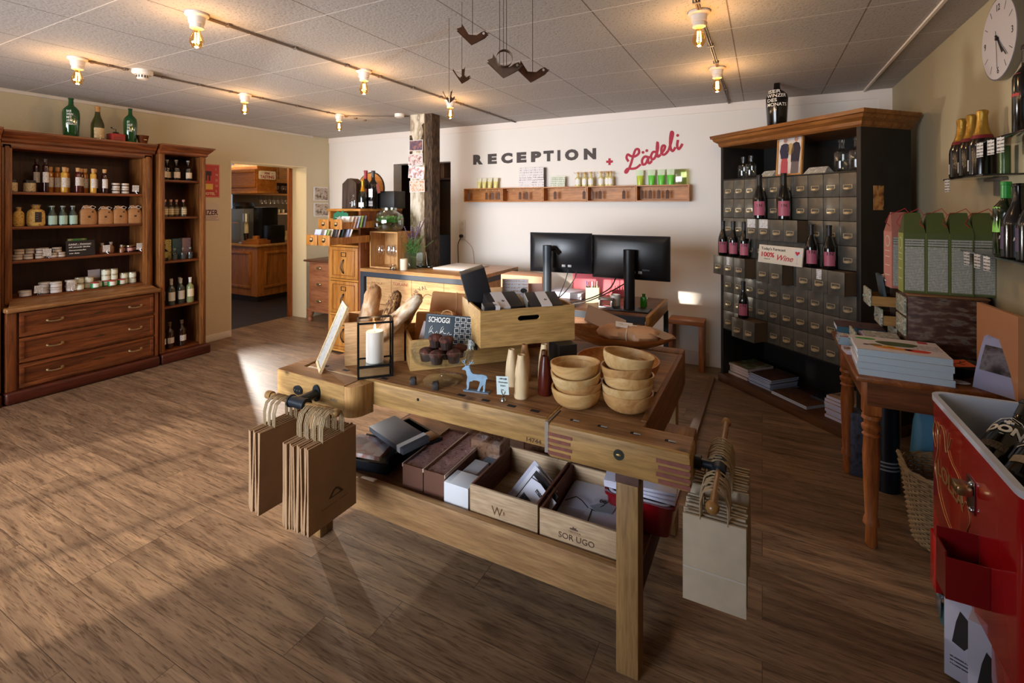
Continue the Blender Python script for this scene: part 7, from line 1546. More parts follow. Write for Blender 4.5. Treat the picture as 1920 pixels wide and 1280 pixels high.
# lettering on the wall
M_L1 = plain('#4a4240', .7); M_L2 = plain('#b02a40', .7)
pr_ = [Vector((0, 0, 0))]
t = thing('reception_lettering', 'dark grey painted wall letters reading RECEPTION', 'lettering', (-3.13, 4.998, 2.05))
for ch, xa, xb_ in (('R', -3.123, -2.985), ('E', -2.917, -2.794), ('C', -2.735, -2.584), ('E', -2.53, -2.404), ('P', -2.346, -2.218), ('T', -2.191, -2.066), ('I', -2.022, -1.987), ('O', -1.933, -1.775), ('N', -1.715, -1.577)):
    o = text('letter', ch, .106, M_L1, t, (0, 0, .004), bold=.010, ext=.001, width=xb_ - xa); o.location.x = xa + 3.13 - min(v.co.x for v in o.data.vertices)
t = thing('plus_sign', 'small red plus sign painted on the white wall', 'lettering', (-1.431, 4.998, 2.012)); G().box(-.035, .035, -.002, 0, -.012, .012).box(-.012, .012, -.002, 0, .012, .035).box(-.012, .012, -.002, 0, -.035, -.012).obj('plus', M_L2, t)
t = thing('script_lettering', 'red brush script word painted on the white wall right of the plus sign', 'lettering', (-1, 4.998, 2.08))
def stroke(pts, r_=.013, nm='script_stroke'):
    P = [Vector((x, 0, z)) for x, z in pts]; out = []
    for i in range(len(P) - 1):
        a, b, c, d = P[max(i - 1, 0)], P[i], P[i + 1], P[min(i + 2, len(P) - 1)]
        for k in range(6): u_ = k / 6; out.append(.5 * ((2 * b) + (-a + c) * u_ + (2 * a - 5 * b + 4 * c - d) * u_ ** 2 + (-a + 3 * b - 3 * c + d) * u_ ** 3))
    out.append(P[-1]); g = G(); g.tube([(p.x, p.z, 0) for p in out], r_, 8, T=Matrix.Rotation(PI / 2, 4, 'X') @ Matrix.Diagonal((1, 1, .12, 1))); return g.obj(nm, M_L2, t)
for q_ in ([(-1.23, 2.005), (-1.251, 2.043), (-1.238, 2.078), (-1.205, 2.06), (-1.165, 2.055), (-1.125, 2.085), (-1.128, 2.125), (-1.158, 2.122), (-1.182, 2.06), (-1.204, 1.985), (-1.228, 1.925), (-1.25, 1.892), (-1.265, 1.90), (-1.24, 1.93), (-1.187, 1.928), (-1.147, 1.938), (-1.105, 1.971)], [(-1.029, 2.041), (-1.066, 2.047), (-1.091, 2.013), (-1.085, 1.97), (-1.057, 1.975), (-1.035, 2.016), (-1.024, 2.05), (-1.032, 1.996), (-1.016, 1.979), (-.993, 2.003)],
        [(-.949, 2.088), (-.982, 2.09), (-1.002, 2.051), (-.991, 2.017), (-.966, 2.03), (-.947, 2.071), (-.933, 2.127), (-.938, 2.189), (-.944, 2.116), (-.936, 2.043), (-.906, 2.061)], [(-.906, 2.064), (-.875, 2.104), (-.865, 2.142), (-.887, 2.149), (-.9, 2.111), (-.892, 2.066), (-.865, 2.062), (-.83, 2.099)],
        [(-.83, 2.099), (-.806, 2.178), (-.788, 2.262), (-.804, 2.28), (-.814, 2.212), (-.812, 2.126), (-.79, 2.091), (-.764, 2.128)], [(-.74, 2.199), (-.748, 2.141), (-.735, 2.108), (-.717, 2.123), (-.698, 2.158)]): stroke([(x + 1, z - 2.08) for x, z in q_], .0125)
for x, z in ((-1.082, 2.092), (-1.044, 2.108), (-.743, 2.243)): G().cyl(.0145, 0, .002, 14, c=(0, 0, 0), T=Tm((x + 1, 0, z - 2.08), rx=PI / 2)).obj('dot', M_L2, t)
# outlet
t = thing('wall_outlet', 'white triple wall outlet with a black plug', 'outlet', (-3.275, 4.996, 1.25)); G().box(-.042, .042, -.012, 0, -.125, .125, bev=.004).obj('plate', plain('#d6cdc2', .4), t)
for z in (.075, 0, -.075): G().cyl(.026, 0, .003, 18, T=Tm((0, -.012, z), rx=PI / 2)).obj('socket', plain('#c9beb2', .5), t)
G().cyl(.02, 0, .035, 14, T=Tm((0, -.0155, -.075), rx=PI / 2)).obj('plug', CB, t)
cord('power_cable', [(-3.275, 4.955, 1.155), (-3.31, 4.95, 1.08), (-3.32, 4.96, 1.0), (-3.315, 4.96, .86), (-3.32, 4.97, .60)], .005, 'black power cable hanging from the wall outlet')
cord('thin_wire', [(-3.24, 4.985, 1.13), (-3.17, 4.988, 1.08), (-3.12, 4.988, 1.0), (-3.10, 4.988, .80), (-3.10, 4.988, .3)], .003, 'thin pale wire running down the white wall', plain('#a8988a', .6))
# paper birds
D2R = CAM_YAW
for (px, py, d, rz_, s_, mt, dr, rg, op, lb) in ((884, 85, 1.85, .1, .092, M_CARD, [0.004], False, .35, 'dark cardboard bird facing right, highest of the mobile'), (866, 157, 2.3, 1.25, .085, M_CARD2, [0], False, .9, 'small pale cardboard bird seen end-on under the highest bird'), (842, 194, 2.5, 1.45, .08, M_CARD2, [0], False, .8, 'small cardboard bird hanging before the far lamp'),
        (944, 147, 1.9, .1, .105, M_CARD2, [-.015, .0, .012], True, .5, 'cardboard bird with a paper ring on its back'), (995, 155, 2.0, .0, .105, M_CARD, [.008], False, .35, 'dark cardboard bird facing right, rightmost of the mobile')):
    x, y, z = _at(px, py, d); bird(lb, x, y, z, D2R + rz_ - .0, s_, mt, dr, rg, op)
# ================================================================== BLACK METAL DRAWER CABINET ACROSS THE CORNER
AZ = math.atan2(-.6925, .7214); A0 = (-.326, 4.651, 0)
def AL(x, y, z): return (A0[0] + .7214 * x + .6925 * y, A0[1] - .6925 * x + .7214 * y, z)
M_AB2 = plain('#1a1512', .55, var=.25, bs=8); M_STN = patchy(['#45443f', '#716f68', '#5a5852'], 5, .34, 1, 1, 1, 4, .6); M_PUL = plain('#d8c7a4', .28, metal=.6)
t = thing('drawer_cabinet', 'tall black apothecary cabinet of eighty metal drawers standing across the corner', 'cabinet', A0, AZ)
AWd, ADp = 1.235, .475
G().box(0, .03, 0, ADp, .07, 2.06, bev=.002).obj('side_panel', M_AB2, t); G().box(AWd - .03, AWd, 0, ADp, .07, 2.06, bev=.002).obj('side_panel', M_AB2, t)
G().box(.03, AWd - .03, ADp - .015, ADp, .07, 2.06).obj('back_panel', plain('#0e0b0a', .7), t); G().box(.03, AWd - .03, .30, ADp - .016, .474, 1.768).obj('inner_core', plain('#0e0b0a', .7), t)
G().box(.031, AWd - .031, .0, ADp - .016, 1.769, 1.777).obj('compartment_board', plain('#3a3732', .5, metal=.4), t); G().box(.031, AWd - .031, .01, ADp - .016, .462, .473).obj('bottom_rail', M_AB2, t)
G().box(-.012, AWd + .012, -.02, ADp - .001, 0, .07, bev=.004).obj('plinth', wood('#4a2c18', '#6a4428', 'x', 1, rough=.5), t)
W_CO = wood('#7a4a1e', '#a46c34', 'x', .9, rough=.4); g = G()
steps = [(0, 0), (.012, .012), (.016, .035), (.042, .055), (.050, .075), (.062, .080), (.066, .105)]
for (a, h0), (b, h1) in zip(steps[:-1], steps[1:]):
    q = lambda o, z: [(-o, -o, 2.06 + z), (AWd + o, -o, 2.06 + z), (AWd + o, ADp, 2.06 + z), (-o * .2, ADp, 2.06 + z)]
    g.hexa(q(a, h0), q(b, h1))
g.obj('cornice', W_CO, t)
DWI, DH = .1178, .162
def drawer_proto():
    d = G().box(.0015, DWI - .0015, -.003, .004, .0015, DH - .0015, bev=.0015).box(.004, DWI - .004, .004, .285, .004, DH - .006, m=1).obj('drawer', [M_STN, plain('#5a4632', .7)])
    g = G(); xc, zc = DWI / 2, DH * .36
    for a in ((xc - .030, xc + .030, zc + .020, zc + .0235), (xc - .030, xc + .030, zc - .002, zc + .001), (xc - .030, xc - .0265, zc + .001, zc + .020), (xc + .0265, xc + .030, zc + .001, zc + .020)): g.box(a[0], a[1], -.007, -.003, a[2], a[3])
    g.lathe([(.028, 0), (.026, .010), (.018, .018), (0, .020)], 14, cap=False, T=Tm((xc, -.004, zc - .004), rx=PI / 2) @ Matrix.Diagonal((1, .42, 1, 1)))
    bmesh.ops.remove_doubles(g.bm, verts=g.bm.verts, dist=1e-5); g.obj('label_pull', M_PUL, d); return d
dp = drawer_proto(); first = True
PULL = {(4, c): .11 for c in (0, 1, 2, 4, 5, 7, 8, 9)}; PULL.update({(2, c): .10 for c in (3, 4, 5, 6)}); PULL.update({(7, c): .13 for c in (2, 3)})
for r_ in range(8):
    for c_ in range(10):
        if first: d = dp; first = False
        else:
            d = dp.copy(); COL.objects.link(d)
            k = dp.children[0].copy(); COL.objects.link(k); k.parent = d
        d.parent = t; d.location = (.0295 + c_ * DWI, .004 - PULL.get((r_, c_), 0), 1.768 - (r_ + 1) * DH)
for r_, c_, w_ in ((4, 1, .034), (4, 8, .038), (2, 3, .08), (2, 4, .08)):
    o = simple('price_note', G().box(0, w_, -.0008, 0, 0, .068), printed('#dcdcdc', '#5a5a5a', .012, fill=.5, chars=160), {(4, 1): 'narrow price note on the pulled-out drawer under the three left bottles', (4, 8): 'narrow price note under the two right bottles', (2, 3): 'left of two white notes under the big bottles', (2, 4): 'right of two white notes under the big bottles'}[(r_, c_)], 'note', AL(.0295 + c_ * DWI + (DWI - w_) / 2, .0 - PULL[(r_, c_)], 1.768 - r_ * DH - .070), AZ)
GB = (AZ + .0)
def lblN(t, pr):
    r_ = rad_at(pr, .1) + .0015
    g = text('label_lettering', 'N', .022, plain('#4a1a26', .6), t, (-.004, -r_ - .0005, .095), bold=.0008); 
    text('label_lettering', 'I', .022, plain('#4a1a26', .6), t, (-.018, -r_ + .003, .095), bold=.0006)
P_LB = plain('#a8566a', .5)
rb = bottle('wine_bottle', 'burgundy', .295, .040, M_BLK, (.08, .40, .85, P_LB), (.76, plain('#151314', .45)), mark=lblN)
rbm = bottle('wine_bottle', 'burgundy', .345, .048, M_BLK, (.08, .40, .85, P_LB), (.76, plain('#151314', .45)), mark=lblN)
def P4(c): return .0295 + (c + .5) * DWI
FZ = -.45
for x, y, z, k, lb in ((P4(0), -.055, 1.121, 0, 'red wine bottle with pink label, leftmost of three on pulled-out drawers'), (P4(1), -.055, 1.121, 0, 'red wine bottle with pink label, middle of three on pulled-out drawers'), (P4(2), -.055, 1.121, 0, 'red wine bottle with pink label, rightmost of three on pulled-out drawers'),
        (P4(7) + .015, -.055, 1.121, 0, 'red wine bottle with pink label, left one right of the wine sign'), (P4(8) + .03, -.055, 1.121, 0, 'red wine bottle with pink label, right one right of the wine sign'), (P4(2) + .01, -.075, .635, 0, 'red wine bottle with pink label standing low on the eighth drawer row'),
        (P4(3) + .03, -.050, 1.445, 1, 'large red wine bottle with pink label, left one above the notes'), (P4(5) + .02, -.050, 1.445, 1, 'large red wine bottle with pink label, right one above the notes')):
    inst('redwine%d' % k, (rb, rbm)[k], lb, 'bottle', AL(x, y, z), AZ + .75, 'wine bottles with pink labels')
t2 = thing('wine_sign', "white wooden sign reading Today's Forecast 100% Wine", 'sign', AL(.535, -.125, 1.115), AZ + .0, rot=(-.12, .0, AZ + .02))
G().box(0, .375, -.006, .006, 0, .135, bev=.002).obj('sign_board', plain('#d6cdbd', .6), t2)
text('lettering', "Today's Forecast", .021, plain('#3a3634', .6), t2, (.022, -.0066, .098), bold=.0004, width=.215); text('lettering', '100%', .034, plain('#b8323c', .6), t2, (.020, -.0066, .048), bold=.0014, width=.115)
text('lettering', 'chance of', .010, plain('#5a5450', .6), t2, (.055, -.0066, .028)); text('lettering', 'Wine', .042, plain('#b8323c', .6), t2, (.155, -.0066, .030), bold=.0006, shear=.35, width=.135)
g = G(); g.lathe([(.0, 0), (.02, .002), (.022, .03), (.019, .055)], 14, cap=False, T=Tm((.335, -.0068, .065)) @ Matrix.Diagonal((1, .05, 1, 1))); g.obj('glass_drawing', plain('#c4cfd4', .5), t2)
g = G(); g.prism([(0, -.016), (.018, .004), (.016, .013), (.006, .014), (0, .007), (-.006, .014), (-.016, .013), (-.018, .004)], 0, .0016, T=Tm((.335, -.0078, .092), rx=PI / 2)); g.obj('red_heart', plain('#c02838', .6), t2); G().box(.334, .336, -.0072, -.0062, .02, .066).box(.325, .345, -.0072, -.0062, .018, .021).obj('glass_stem', plain('#c4a8a8', .5), t2)
t2 = thing('couple_photo', 'wood-framed photo of two people standing by a barrel', 'photo frame', AL(.555, .035, 1.778), AZ, rot=(-.06, 0, AZ))
fw, fh = .225, .325
G().box(0, .012, -.008, .008, 0, fh).box(fw - .012, fw, -.008, .008, 0, fh).box(.012, fw - .012, -.008, .008, 0, .012).box(.012, fw - .012, -.008, .008, fh - .012, fh).obj('frame', wood('#a8743a', '#c89658', 'z', 1, rough=.4), t2)
G().box(.012, fw - .012, -.001, .003, .012, fh - .012).obj('photo_ground', patchy(['#c9c4c0', '#dad4ce', '#b8b0a8'], 8), t2)
g = G(); z0 = -.0018
def flat(pts, c, nm): G().prism(pts, 0, .001, T=Tm((0, -.001, 0), rx=PI / 2)).obj(nm, plain(c, .6), t2)
flat([(.035, .012), (.10, .012), (.098, .10), (.092, .135), (.045, .135), (.038, .10)], '#b04a54', 'red_trousers'); flat([(.035, .13), (.098, .13), (.108, .20), (.10, .235), (.08, .245), (.055, .245), (.033, .235), (.022, .19), (.03, .16)], '#2a2a44', 'dark_shirt')
flat([(.071 + .017 * math.cos(a), .272 + .022 * math.sin(a)) for a in [i * PI / 8 for i in range(16)]], '#b08070', 'face'); flat([(.125, .012), (.19, .012), (.195, .11), (.13, .11)], '#6a6060', 'grey_skirt'); flat([(.125, .10), (.195, .10), (.203, .20), (.19, .24), (.165, .25), (.14, .24), (.125, .19)], '#2a2636', 'dark_jacket')
flat([(.165 + .017 * math.cos(a), .272 + .022 * math.sin(a)) for a in [i * PI / 8 for i in range(16)]], '#c0927e', 'face'); flat([(.118 + .03 * math.cos(a), .20 + .045 * math.sin(a)) for a in [i * PI / 8 for i in range(16)]], '#b59a6a', 'barrel'); flat([(.148, .27), (.150, .295), (.165, .305), (.181, .295), (.183, .27), (.178, .288), (.152, .288)], '#d9d0c4', 'fair_hair')
for i, (x, w_) in enumerate(((.40, .13), (.80, .17))):
    g = G(); g.hexa([(0, 0, 0), (w_, 0, 0), (w_, .10, 0), (0, .10, 0)], [(.012, .045, .048), (w_ - .012, .045, .048), (w_ - .012, .05, .048), (.012, .05, .048)]); simple('folded_paper', g, patchy(['#c9c9c4', '#9a9a92', '#d8d8d2'], 40), ('left', 'right')[i] + ' folded printed paper tent beside the couple photo', 'paper', AL(x, .02, 1.778), AZ)
cb = bottle('glass_bottle', 'square', .195, .046, M_GLS, None, None); cb2 = bottle('glass_bottle', 'square', .235, .052, M_GLS, None, None)
for x, y, k, lb in ((.12, .13, 0, 'clear empty bottle, left one at the left of the top compartment'), (.235, .10, 0, 'clear empty bottle, right one at the left of the top compartment'), (.985, .16, 1, 'clear empty bottle, left one at the right of the top compartment'), (1.11, .14, 1, 'clear empty bottle, right one at the right of the top compartment')): inst('clr%d' % k, (cb, cb2)[k], lb, 'bottle', AL(x, y, 1.7775), AZ, 'clear bottles in the top compartment')
inst('bigmag', bottle('magnum_bottle', 'magnum', .375, .072, plain('#0c0a0a', .15, coat=.4), mark=chalk(['ISER', 'WINZER', 'DES', 'MONATS'], .27, .026, .11)), 'huge black bottle with white handwriting on top of the drawer cabinet', 'bottle', AL(.50, .10, 2.166), AZ + .55, scale=(1.1, 1.1, .99))
# magazines in the open bottom compartment
def mags(name, n, x, y, w_, d_, h1, mt, topm, label, grp, rz_=0, jit=.008):
    rnd = random.Random(n * 7 + int(x * 100))
    for i in range(n):
        p = AL(x + rnd.uniform(-jit, jit), y + rnd.uniform(-jit, jit), .0715 + i * h1)
        t3 = thing(name, f'{label}, ' + ('topmost' if i == n - 1 else 'bottom one' if i == 0 else f'{NTH[i]} from the bottom'), 'magazine', p, AZ + rz_, grp)
        G().box(0, w_, 0, d_, 0, h1 * .85).obj('pages', mt, t3); G().box(0, w_, 0, d_, h1 * .85, h1 * .95).obj('cover', topm, t3)
mags('book', 4, .04, .06, .21, .28, .024, plain('#c9b4ae', .7), patchy(['#b8a89a', '#5a6a3a', '#8a4a3a'], 14), 'pink-edged book at the left of the cabinet bottom', 'books at the left of the cabinet bottom')
mags('magazine', 8, .275, .045, .215, .29, .011, plain('#a8b4cc', .5), patchy(['#2a2420', '#5a3a2a', '#1a2238'], 12), 'blue-edged magazine in the cabinet bottom', 'blue-edged magazines')
mags('magazine', 2, .52, .03, .32, .22, .012, plain('#b8c0d0', .5), patchy(['#3a2418', '#5a3a24', '#241812'], 12), 'wide flat magazine in the cabinet bottom', 'wide magazines', -.05)
mags('magazine', 3, .72, .20, .24, .2, .014, plain('#3a3a48', .5), patchy(['#12141c', '#2a2c3a', '#0c0c10'], 12), 'dark magazine further back in the cabinet bottom', 'dark magazines')
mags('book', 7, .955, .04, .20, .26, .022, plain('#b9b6cc', .6), patchy(['#8a5a44', '#b89a84', '#5a3a2c'], 12), 'pale-edged book at the right of the cabinet bottom', 'books at the right of the cabinet bottom')
t2 = thing('small_picture', 'tiny dark picture stuck on the side of the drawer cabinet', 'picture', AL(AWd + .002, .11, 1.52), AZ + PI / 2); G().box(0, .095, -.002, 0, 0, .16).obj('print', patchy(['#2a1408', '#a86a34', '#d8a060', '#3a1e10'], 16), t2)
# ================================================================== RIGHT WALL: CLOCK, SHELVES, TABLE
RL = -PI / 2      # front facing the room (towards -x)
t = thing('wall_clock', 'round white wall clock with thin black hands on right wall', 'clock', (XR, 2.875, 2.285), RL)
G().cyl(.183, 0, .030, 56, T=Tm((0, 0, 0), rx=PI / 2)).obj('casing', plain('#8a8a8c', .25, metal=.8), t); G().cyl(.176, .030, .032, 56, T=Tm(rx=PI / 2)).obj('dial', plain('#cfc9cc', .4), t)
for k in range(12):
    a = PI / 2 - k * PI / 6
    if k in (0, 3, 6, 9): text('numeral', {0: '12', 3: '3', 6: '6', 9: '9'}[k], .030, M_INK, t, (.138 * math.cos(a), -.0325, .138 * math.sin(a) - .015), align='CENTER')
    else: G().box(-.0012, .0012, -.0328, -.032, .125, .160, T=Matrix.Rotation(-k * PI / 6, 4, 'Y')).obj('minute_mark', M_INK, t)
G().box(-.0035, .0035, -.036, -.034, -.02, .085, T=Matrix.Rotation(2.55, 4, 'Y')).obj('hour_hand', M_INK, t); G().box(-.0025, .0025, -.038, -.0365, -.025, .13, T=Matrix.Rotation(2.35, 4, 'Y')).obj('minute_hand', M_INK, t); G().box(-.0008, .0008, -.040, -.0385, -.035, .135, T=Matrix.Rotation(3.05, 4, 'Y')).obj('second_hand', M_INK, t); G().cyl(.008, .032, .041, 14, T=Tm(rx=PI / 2)).obj('hub', M_INK, t)
M_SHG = plain('#1e2424', .1, coat=.5)
def wshelf(y0, y1, z, label, notes):
    t = thing('wall_shelf', label, 'shelf', (XR - .07, (y0 + y1) / 2, z), 0, 'small dark wall shelves')
    wobj(G().box(XR - .13, XR - .001, y0, y1, z - .008, z, bev=.002), 'shelf_board', M_SHG, t)
    wobj(G().box(XR - .02, XR - .001, (y0 + y1) / 2 - .10, (y0 + y1) / 2 + .10, z - .022, z - .009), 'bracket', plain('#8a857a', .4, metal=.6), t); wobj(G().box(XR - .012, XR - .001, (y0 + y1) / 2 - .018, (y0 + y1) / 2 + .018, z - .09, z - .023), 'bracket_plate', plain('#8a857a', .4, metal=.6), t)
    for i, y in enumerate(notes):
        simple('shelf_price_note', G().box(0, .045, -.001, 0, -.062, 0, T=Tm(rz=.15)), printed('#dcdcdc', '#4a4a4a', .014, fill=.55, chars=160), f'small white price note, {NTH[i]} along the edge of the {label.split(" holding")[0]}', 'price note', (XR - .133, y, z - .004), RL, 'price notes on the wall shelves')
wshelf(2.72, 3.22, 1.684, 'upper far wall shelf holding champagne bottles', (3.18,)); wshelf(1.95, 2.80, 1.822, 'highest wall shelf holding the red-label bottles', (2.77, 2.66, 2.57)); wshelf(1.95, 2.98, 1.345, 'lowest wall shelf holding green and purple label bottles', (2.92, 2.80, 2.70))
GF = plain('#b08a3a', .4, metal=.7, bump=.5, bs=90)
chp = bottle('champagne_bottle', 'champagne', .295, .048, M_BLK, (.07, .24, .75, printed('#d6d6d8', '#8a8a90', .02, fill=.4)), (.60, GF), mark=lambda t, pr: G().lathe([(rad_at(pr, .165) + .0015, .165), (rad_at(pr, .182) + .002, .182)], 20, cap=False).obj('red_collar', plain('#7a1424', .5), t))
for i, y in enumerate((3.155, 3.03, 2.905)): inst('champ', chp, f'champagne bottle with gold foil neck, {("farthest", "middle", "nearest")[i]} of three on the wall shelf', 'bottle', (XR - .075, y, 1.6845), RL - .6, 'gold-necked champagne bottles')
simple('green_glass', G().lathe([(0, 0), (.018, 0), (.018, .12), (0, .12)], 14, cap=False), plain('#4a6a3a', .2), 'slim green glass standing behind the nearest champagne', 'glass', (XR - .035, 2.80, 1.6845))
redl = bottle('wine_bottle', 'bordeaux', .33, .042, M_BLK, (.42, .68, 1.3, plain('#b8202c', .5)), (.80, plain('#141214', .4)))
for i, y in enumerate((2.50, 2.40)): inst('redlab', redl, f'black bottle with bright red label at right frame edge, {("far", "near")[i]} one', 'bottle', (XR - .07, y, 1.8225), RL - .6, 'bottles with red labels')
gre = bottle('wine_bottle', 'bordeaux', .30, .040, plain('#12200c', .08, coat=.5), (.32, .66, 1.4, plain('#7ac43e', .5)), (.78, plain('#1f9a3a', .35)))
inst('grnlab', gre, 'wine bottle with bright green cap and lime label', 'bottle', (XR - .075, 2.665, 1.3455), RL - .6)
pur = bottle('wine_bottle', 'burgundy', .29, .050, M_BLK, (.12, .42, .9, plain('#4a3a58', .5)), None, mark=lambda t, pr: G().tube([(-.03, -.0485, .07), (-.018, -.052, .082), (-.01, -.0535, .07), (0, -.054, .085), (.01, -.053, .072), (.025, -.05, .074)], .0012, 4).obj('white_script', M_TXW, t))
for i, y in enumerate((2.555, 2.43)): inst('purlab', pur, f'dark wine bottle with purple label, {("farther", "nearer")[i]} one on lowest wall shelf', 'bottle', (XR - .075, y, 1.3455), RL - .6, 'bottles with purple labels')
# ---- table
T_W = wood('#6e3c1a', '#96592c', 'y', .9, rough=.35, bump=.12); T_Z = wood('#8a4a20', '#b06a34', 'z', 1, rough=.4)
t = thing('display_table', 'old wooden table with turned legs along the right wall', 'table', (.66, 3.1, 0))
wobj(G().box(.368, .935, 2.585, 3.45, .775, .800, bev=.006), 'table_top', T_W, t)
wobj(G().box(.42, .90, 2.665, 2.69, .65, .774), 'apron', wood('#5a3016', '#7a4826', 'x', .9, rough=.45), t); wobj(G().box(.415, .44, 2.71, 3.36, .65, .774), 'apron', T_W, t); wobj(G().box(.42, .90, 3.38, 3.405, .65, .774), 'apron', T_W, t)
legp = [(0, 0), (.016, 0), (.024, .015), (.021, .10), (.032, .105), (.030, .125), (.024, .14), (.030, .30), (.034, .42), (.030, .50), (.036, .51), (.028, .52), (.036, .535), (.038, .55), (.028, .56), (.030, .575), (.038, .585), (.036, .60), (.028, .605), (0, .605)]
for x, y in ((.44, 2.70), (.44, 3.39), (.88, 2.70), (.88, 3.39)):
    wobj(G().lathe(legp, 20, c=(x, y, 0), cap=False), 'leg', T_Z, t); wobj(G().box(x - .034, x + .034, y - .034, y + .034, .606, .7745, bev=.003), 'leg_block', T_Z, t)
# worn little chest on the table
BEFORE = set(COL.objects)
M_WORN = patchy(['#241009', '#3c1c10', '#4a2818', '#6a5a4e', '#2e150c'], 16, .5, 1, 1, 3, 12); M_PAT = patchy(['#a8a89a', '#6a7a6a', '#c4bfae', '#4a544c'], 45, .6)
t = thing('worn_chest', 'worn dark brown chest of small drawers standing on the table', 'chest', (.78, 3.25, .771))
wobj(G().box(.655, .945, 3.065, 3.45, .771, 1.085, bev=.003), 'chest_body', M_WORN, t); wobj(G().box(.650, .948, 3.06, 3.45, 1.086, 1.094, bev=.002), 'top_board', wood('#6a4426', '#8a6038', 'x', 1, rough=.5), t)
for k, (z, pull) in enumerate(((.79, .20), (.885, .03), (.985, .11))):
    for j, y in enumerate((3.085, 3.27)):
        pl_ = pull if (k, j) in ((0, 0), (2, 1)) else (.001 if (k, j) != (1, 1) else .06)
        x1 = .6535 - pl_; d = wobj(G().box(x1 - .010, x1, y, y + .165, z, z + .088, bev=.002), 'drawer', M_PAT, t)
        if pl_ > .02: G().box(x1, x1 + pl_ - .001, y + .006, y + .012, z + .004, z + .055).box(x1, x1 + pl_ - .001, y + .153, y + .159, z + .004, z + .055).box(x1, x1 + pl_ - .001, y + .012, y + .153, z + .004, z + .010).obj('drawer_box', wood('#8a6234', '#b08548', 'x', 1), d)
        G().cyl(.008, 0, .014, 12, T=Tm((x1 - .010, y + .082, z + .044), ry=-PI / 2)).obj('knob', M_PAT, d)
simple('booklet', G().box(.0, .15, 0, .13, 0, .012), plain('#b9b4dc', .5), 'lilac-edged booklets lying in the open lower chest drawer', 'booklets', (.475, 3.105, .847), .03); simple('booklet', G().box(0, .14, 0, .12, 0, .004), patchy(['#c9c9d0', '#8a8a80', '#e0e0e4'], 30), 'printed booklet on top of the lilac-edged booklets', 'booklet', (.48, 3.11, .8605), -.06)
simple('dark_booklet', G().box(0, .012, 0, .12, 0, .15), plain('#3a4a52', .5), 'dark blue booklet standing in the upper open chest drawer', 'booklet', (.60, 3.30, 1.0), rot=(0, -.15, 0)); simple('white_booklet', G().box(0, .09, 0, .12, 0, .006), M_PAPER, 'white booklet lying on the chest before the green bottle carriers', 'booklet', (.60, 3.30, 1.12), rot=(.1, -.35, 0))
# green bottle carriers
def carrier6(c, cl):
    def f():
        t = raw('bottle_carrier'); w_, d_, h_ = .086, .10, .29
        g = G(); g.box(-w_ / 2, w_ / 2, 0, d_, 0, h_); g.hexa([(-w_ / 2, 0, h_), (w_ / 2, 0, h_), (w_ / 2, d_, h_), (-w_ / 2, d_, h_)], [(-w_ / 2 + .012, d_ / 2 - .004, h_ + .10), (w_ / 2 - .012, d_ / 2 - .004, h_ + .10), (w_ / 2 - .012, d_ / 2 + .004, h_ + .10), (-w_ / 2 + .012, d_ / 2 + .004, h_ + .10)])
        bmesh.ops.remove_doubles(g.bm, verts=g.bm.verts, dist=1e-5); g.obj('carton_body', plain(c, .5), t)
        G().box(-w_ / 2 + .006, w_ / 2 - .006, -.001, 0, .012, .225).obj('info_panel', printed('#b8b8ae', '#5a5c52', .0075, fill=.6, chars=330), t); G().box(-w_ / 2 + .006, w_ / 2 - .006, -.0012, 0, .228, .262).obj('info_header', printed('#a8a89e', '#5a5c52', .012, fill=.6, chars=250), t)
        G().prism([(.014 * math.cos(a), .022 * math.sin(a) * .45) for a in [k * PI / 8 for k in range(16)]], 0, .002, T=Tm((0, d_ / 2 - .0085, h_ + .075), rx=PI / 2 - .4)).obj('handle_hole', M_HOLE, t)
        G().box(-w_ / 2 - .0008, -w_ / 2, 0, d_, 0, h_).obj('light_side', plain(cl, .5), t)
        G().cyl(.030, 0, .0006, 24, T=Tm((-w_ / 2 - .0008, d_ / 2, .24), ry=-PI / 2)).obj('round_emblem', plain('#c9d0b4', .5), t); G().cyl(.024, 0, .0006, 24, T=Tm((-w_ / 2 - .0014, d_ / 2, .24), ry=-PI / 2)).obj('emblem_disc', plain(cl, .5), t)
        for z, s_ in ((.185, 'WEIN'), (.155, 'GUT'), (.11, 'BIO'), (.06, 'vino')): text('side_lettering', s_, .014, plain('#e2e6d2', .5), t, (-w_ / 2 - .001, d_ * .8, z), rot=(PI / 2, 0, -PI / 2), bold=.0006, width=.055)
        g = G(); g.tube([(-.02, .03, h_ + .10), (-.05, .01, h_ + .09), (-.07, .0, h_ + .05), (-.055, -.01, h_ + .03)], .0018, 4); g.tube([(-.01, .04, h_ + .10), (.02, .02, h_ + .12), (.035, .0, h_ + .09)], .0018, 4); g.obj('red_ribbon', plain('#a8202c', .5), t)
        return t
    return f
cg = carrier6('#4f5a2c', '#9aa656')
for i, x in enumerate((.683, .774, .865)): inst('carr', cg, f'olive green bottle carrier carton with printed panel, {NTH[i]} from left', 'bottle carrier', (x, 3.10, 1.0945), 0, 'green bottle carriers on the worn chest')
inst('carr', cg, 'olive green bottle carrier, last one close to the wall', 'bottle carrier', (.951, 3.11, 1.0945), 0, 'green bottle carriers on the worn chest')
inst('carrp', carrier6('#a86a5e', '#c9857a'), 'pink bottle carrier half hidden behind the first green one', 'bottle carrier', (.660, 3.235, 1.0945), .15)
for i, (x, y, c_) in enumerate(((.755, 3.26, '#a8aaac'), (.815, 3.33, '#c09a2c'), (.885, 3.36, '#a8aaac'))): inst('capb' + c_, bottle('wine_bottle', 'bordeaux', .335, .034, M_BLK, None, (.86, plain(c_, .35, metal=.6))), f'{("silver", "gold", "silver")[i]}-capped wine bottle rising behind the green carriers, {NTH[i]} from left', 'bottle', (x, y, 1.0945), 0, 'capped bottles behind the carriers')
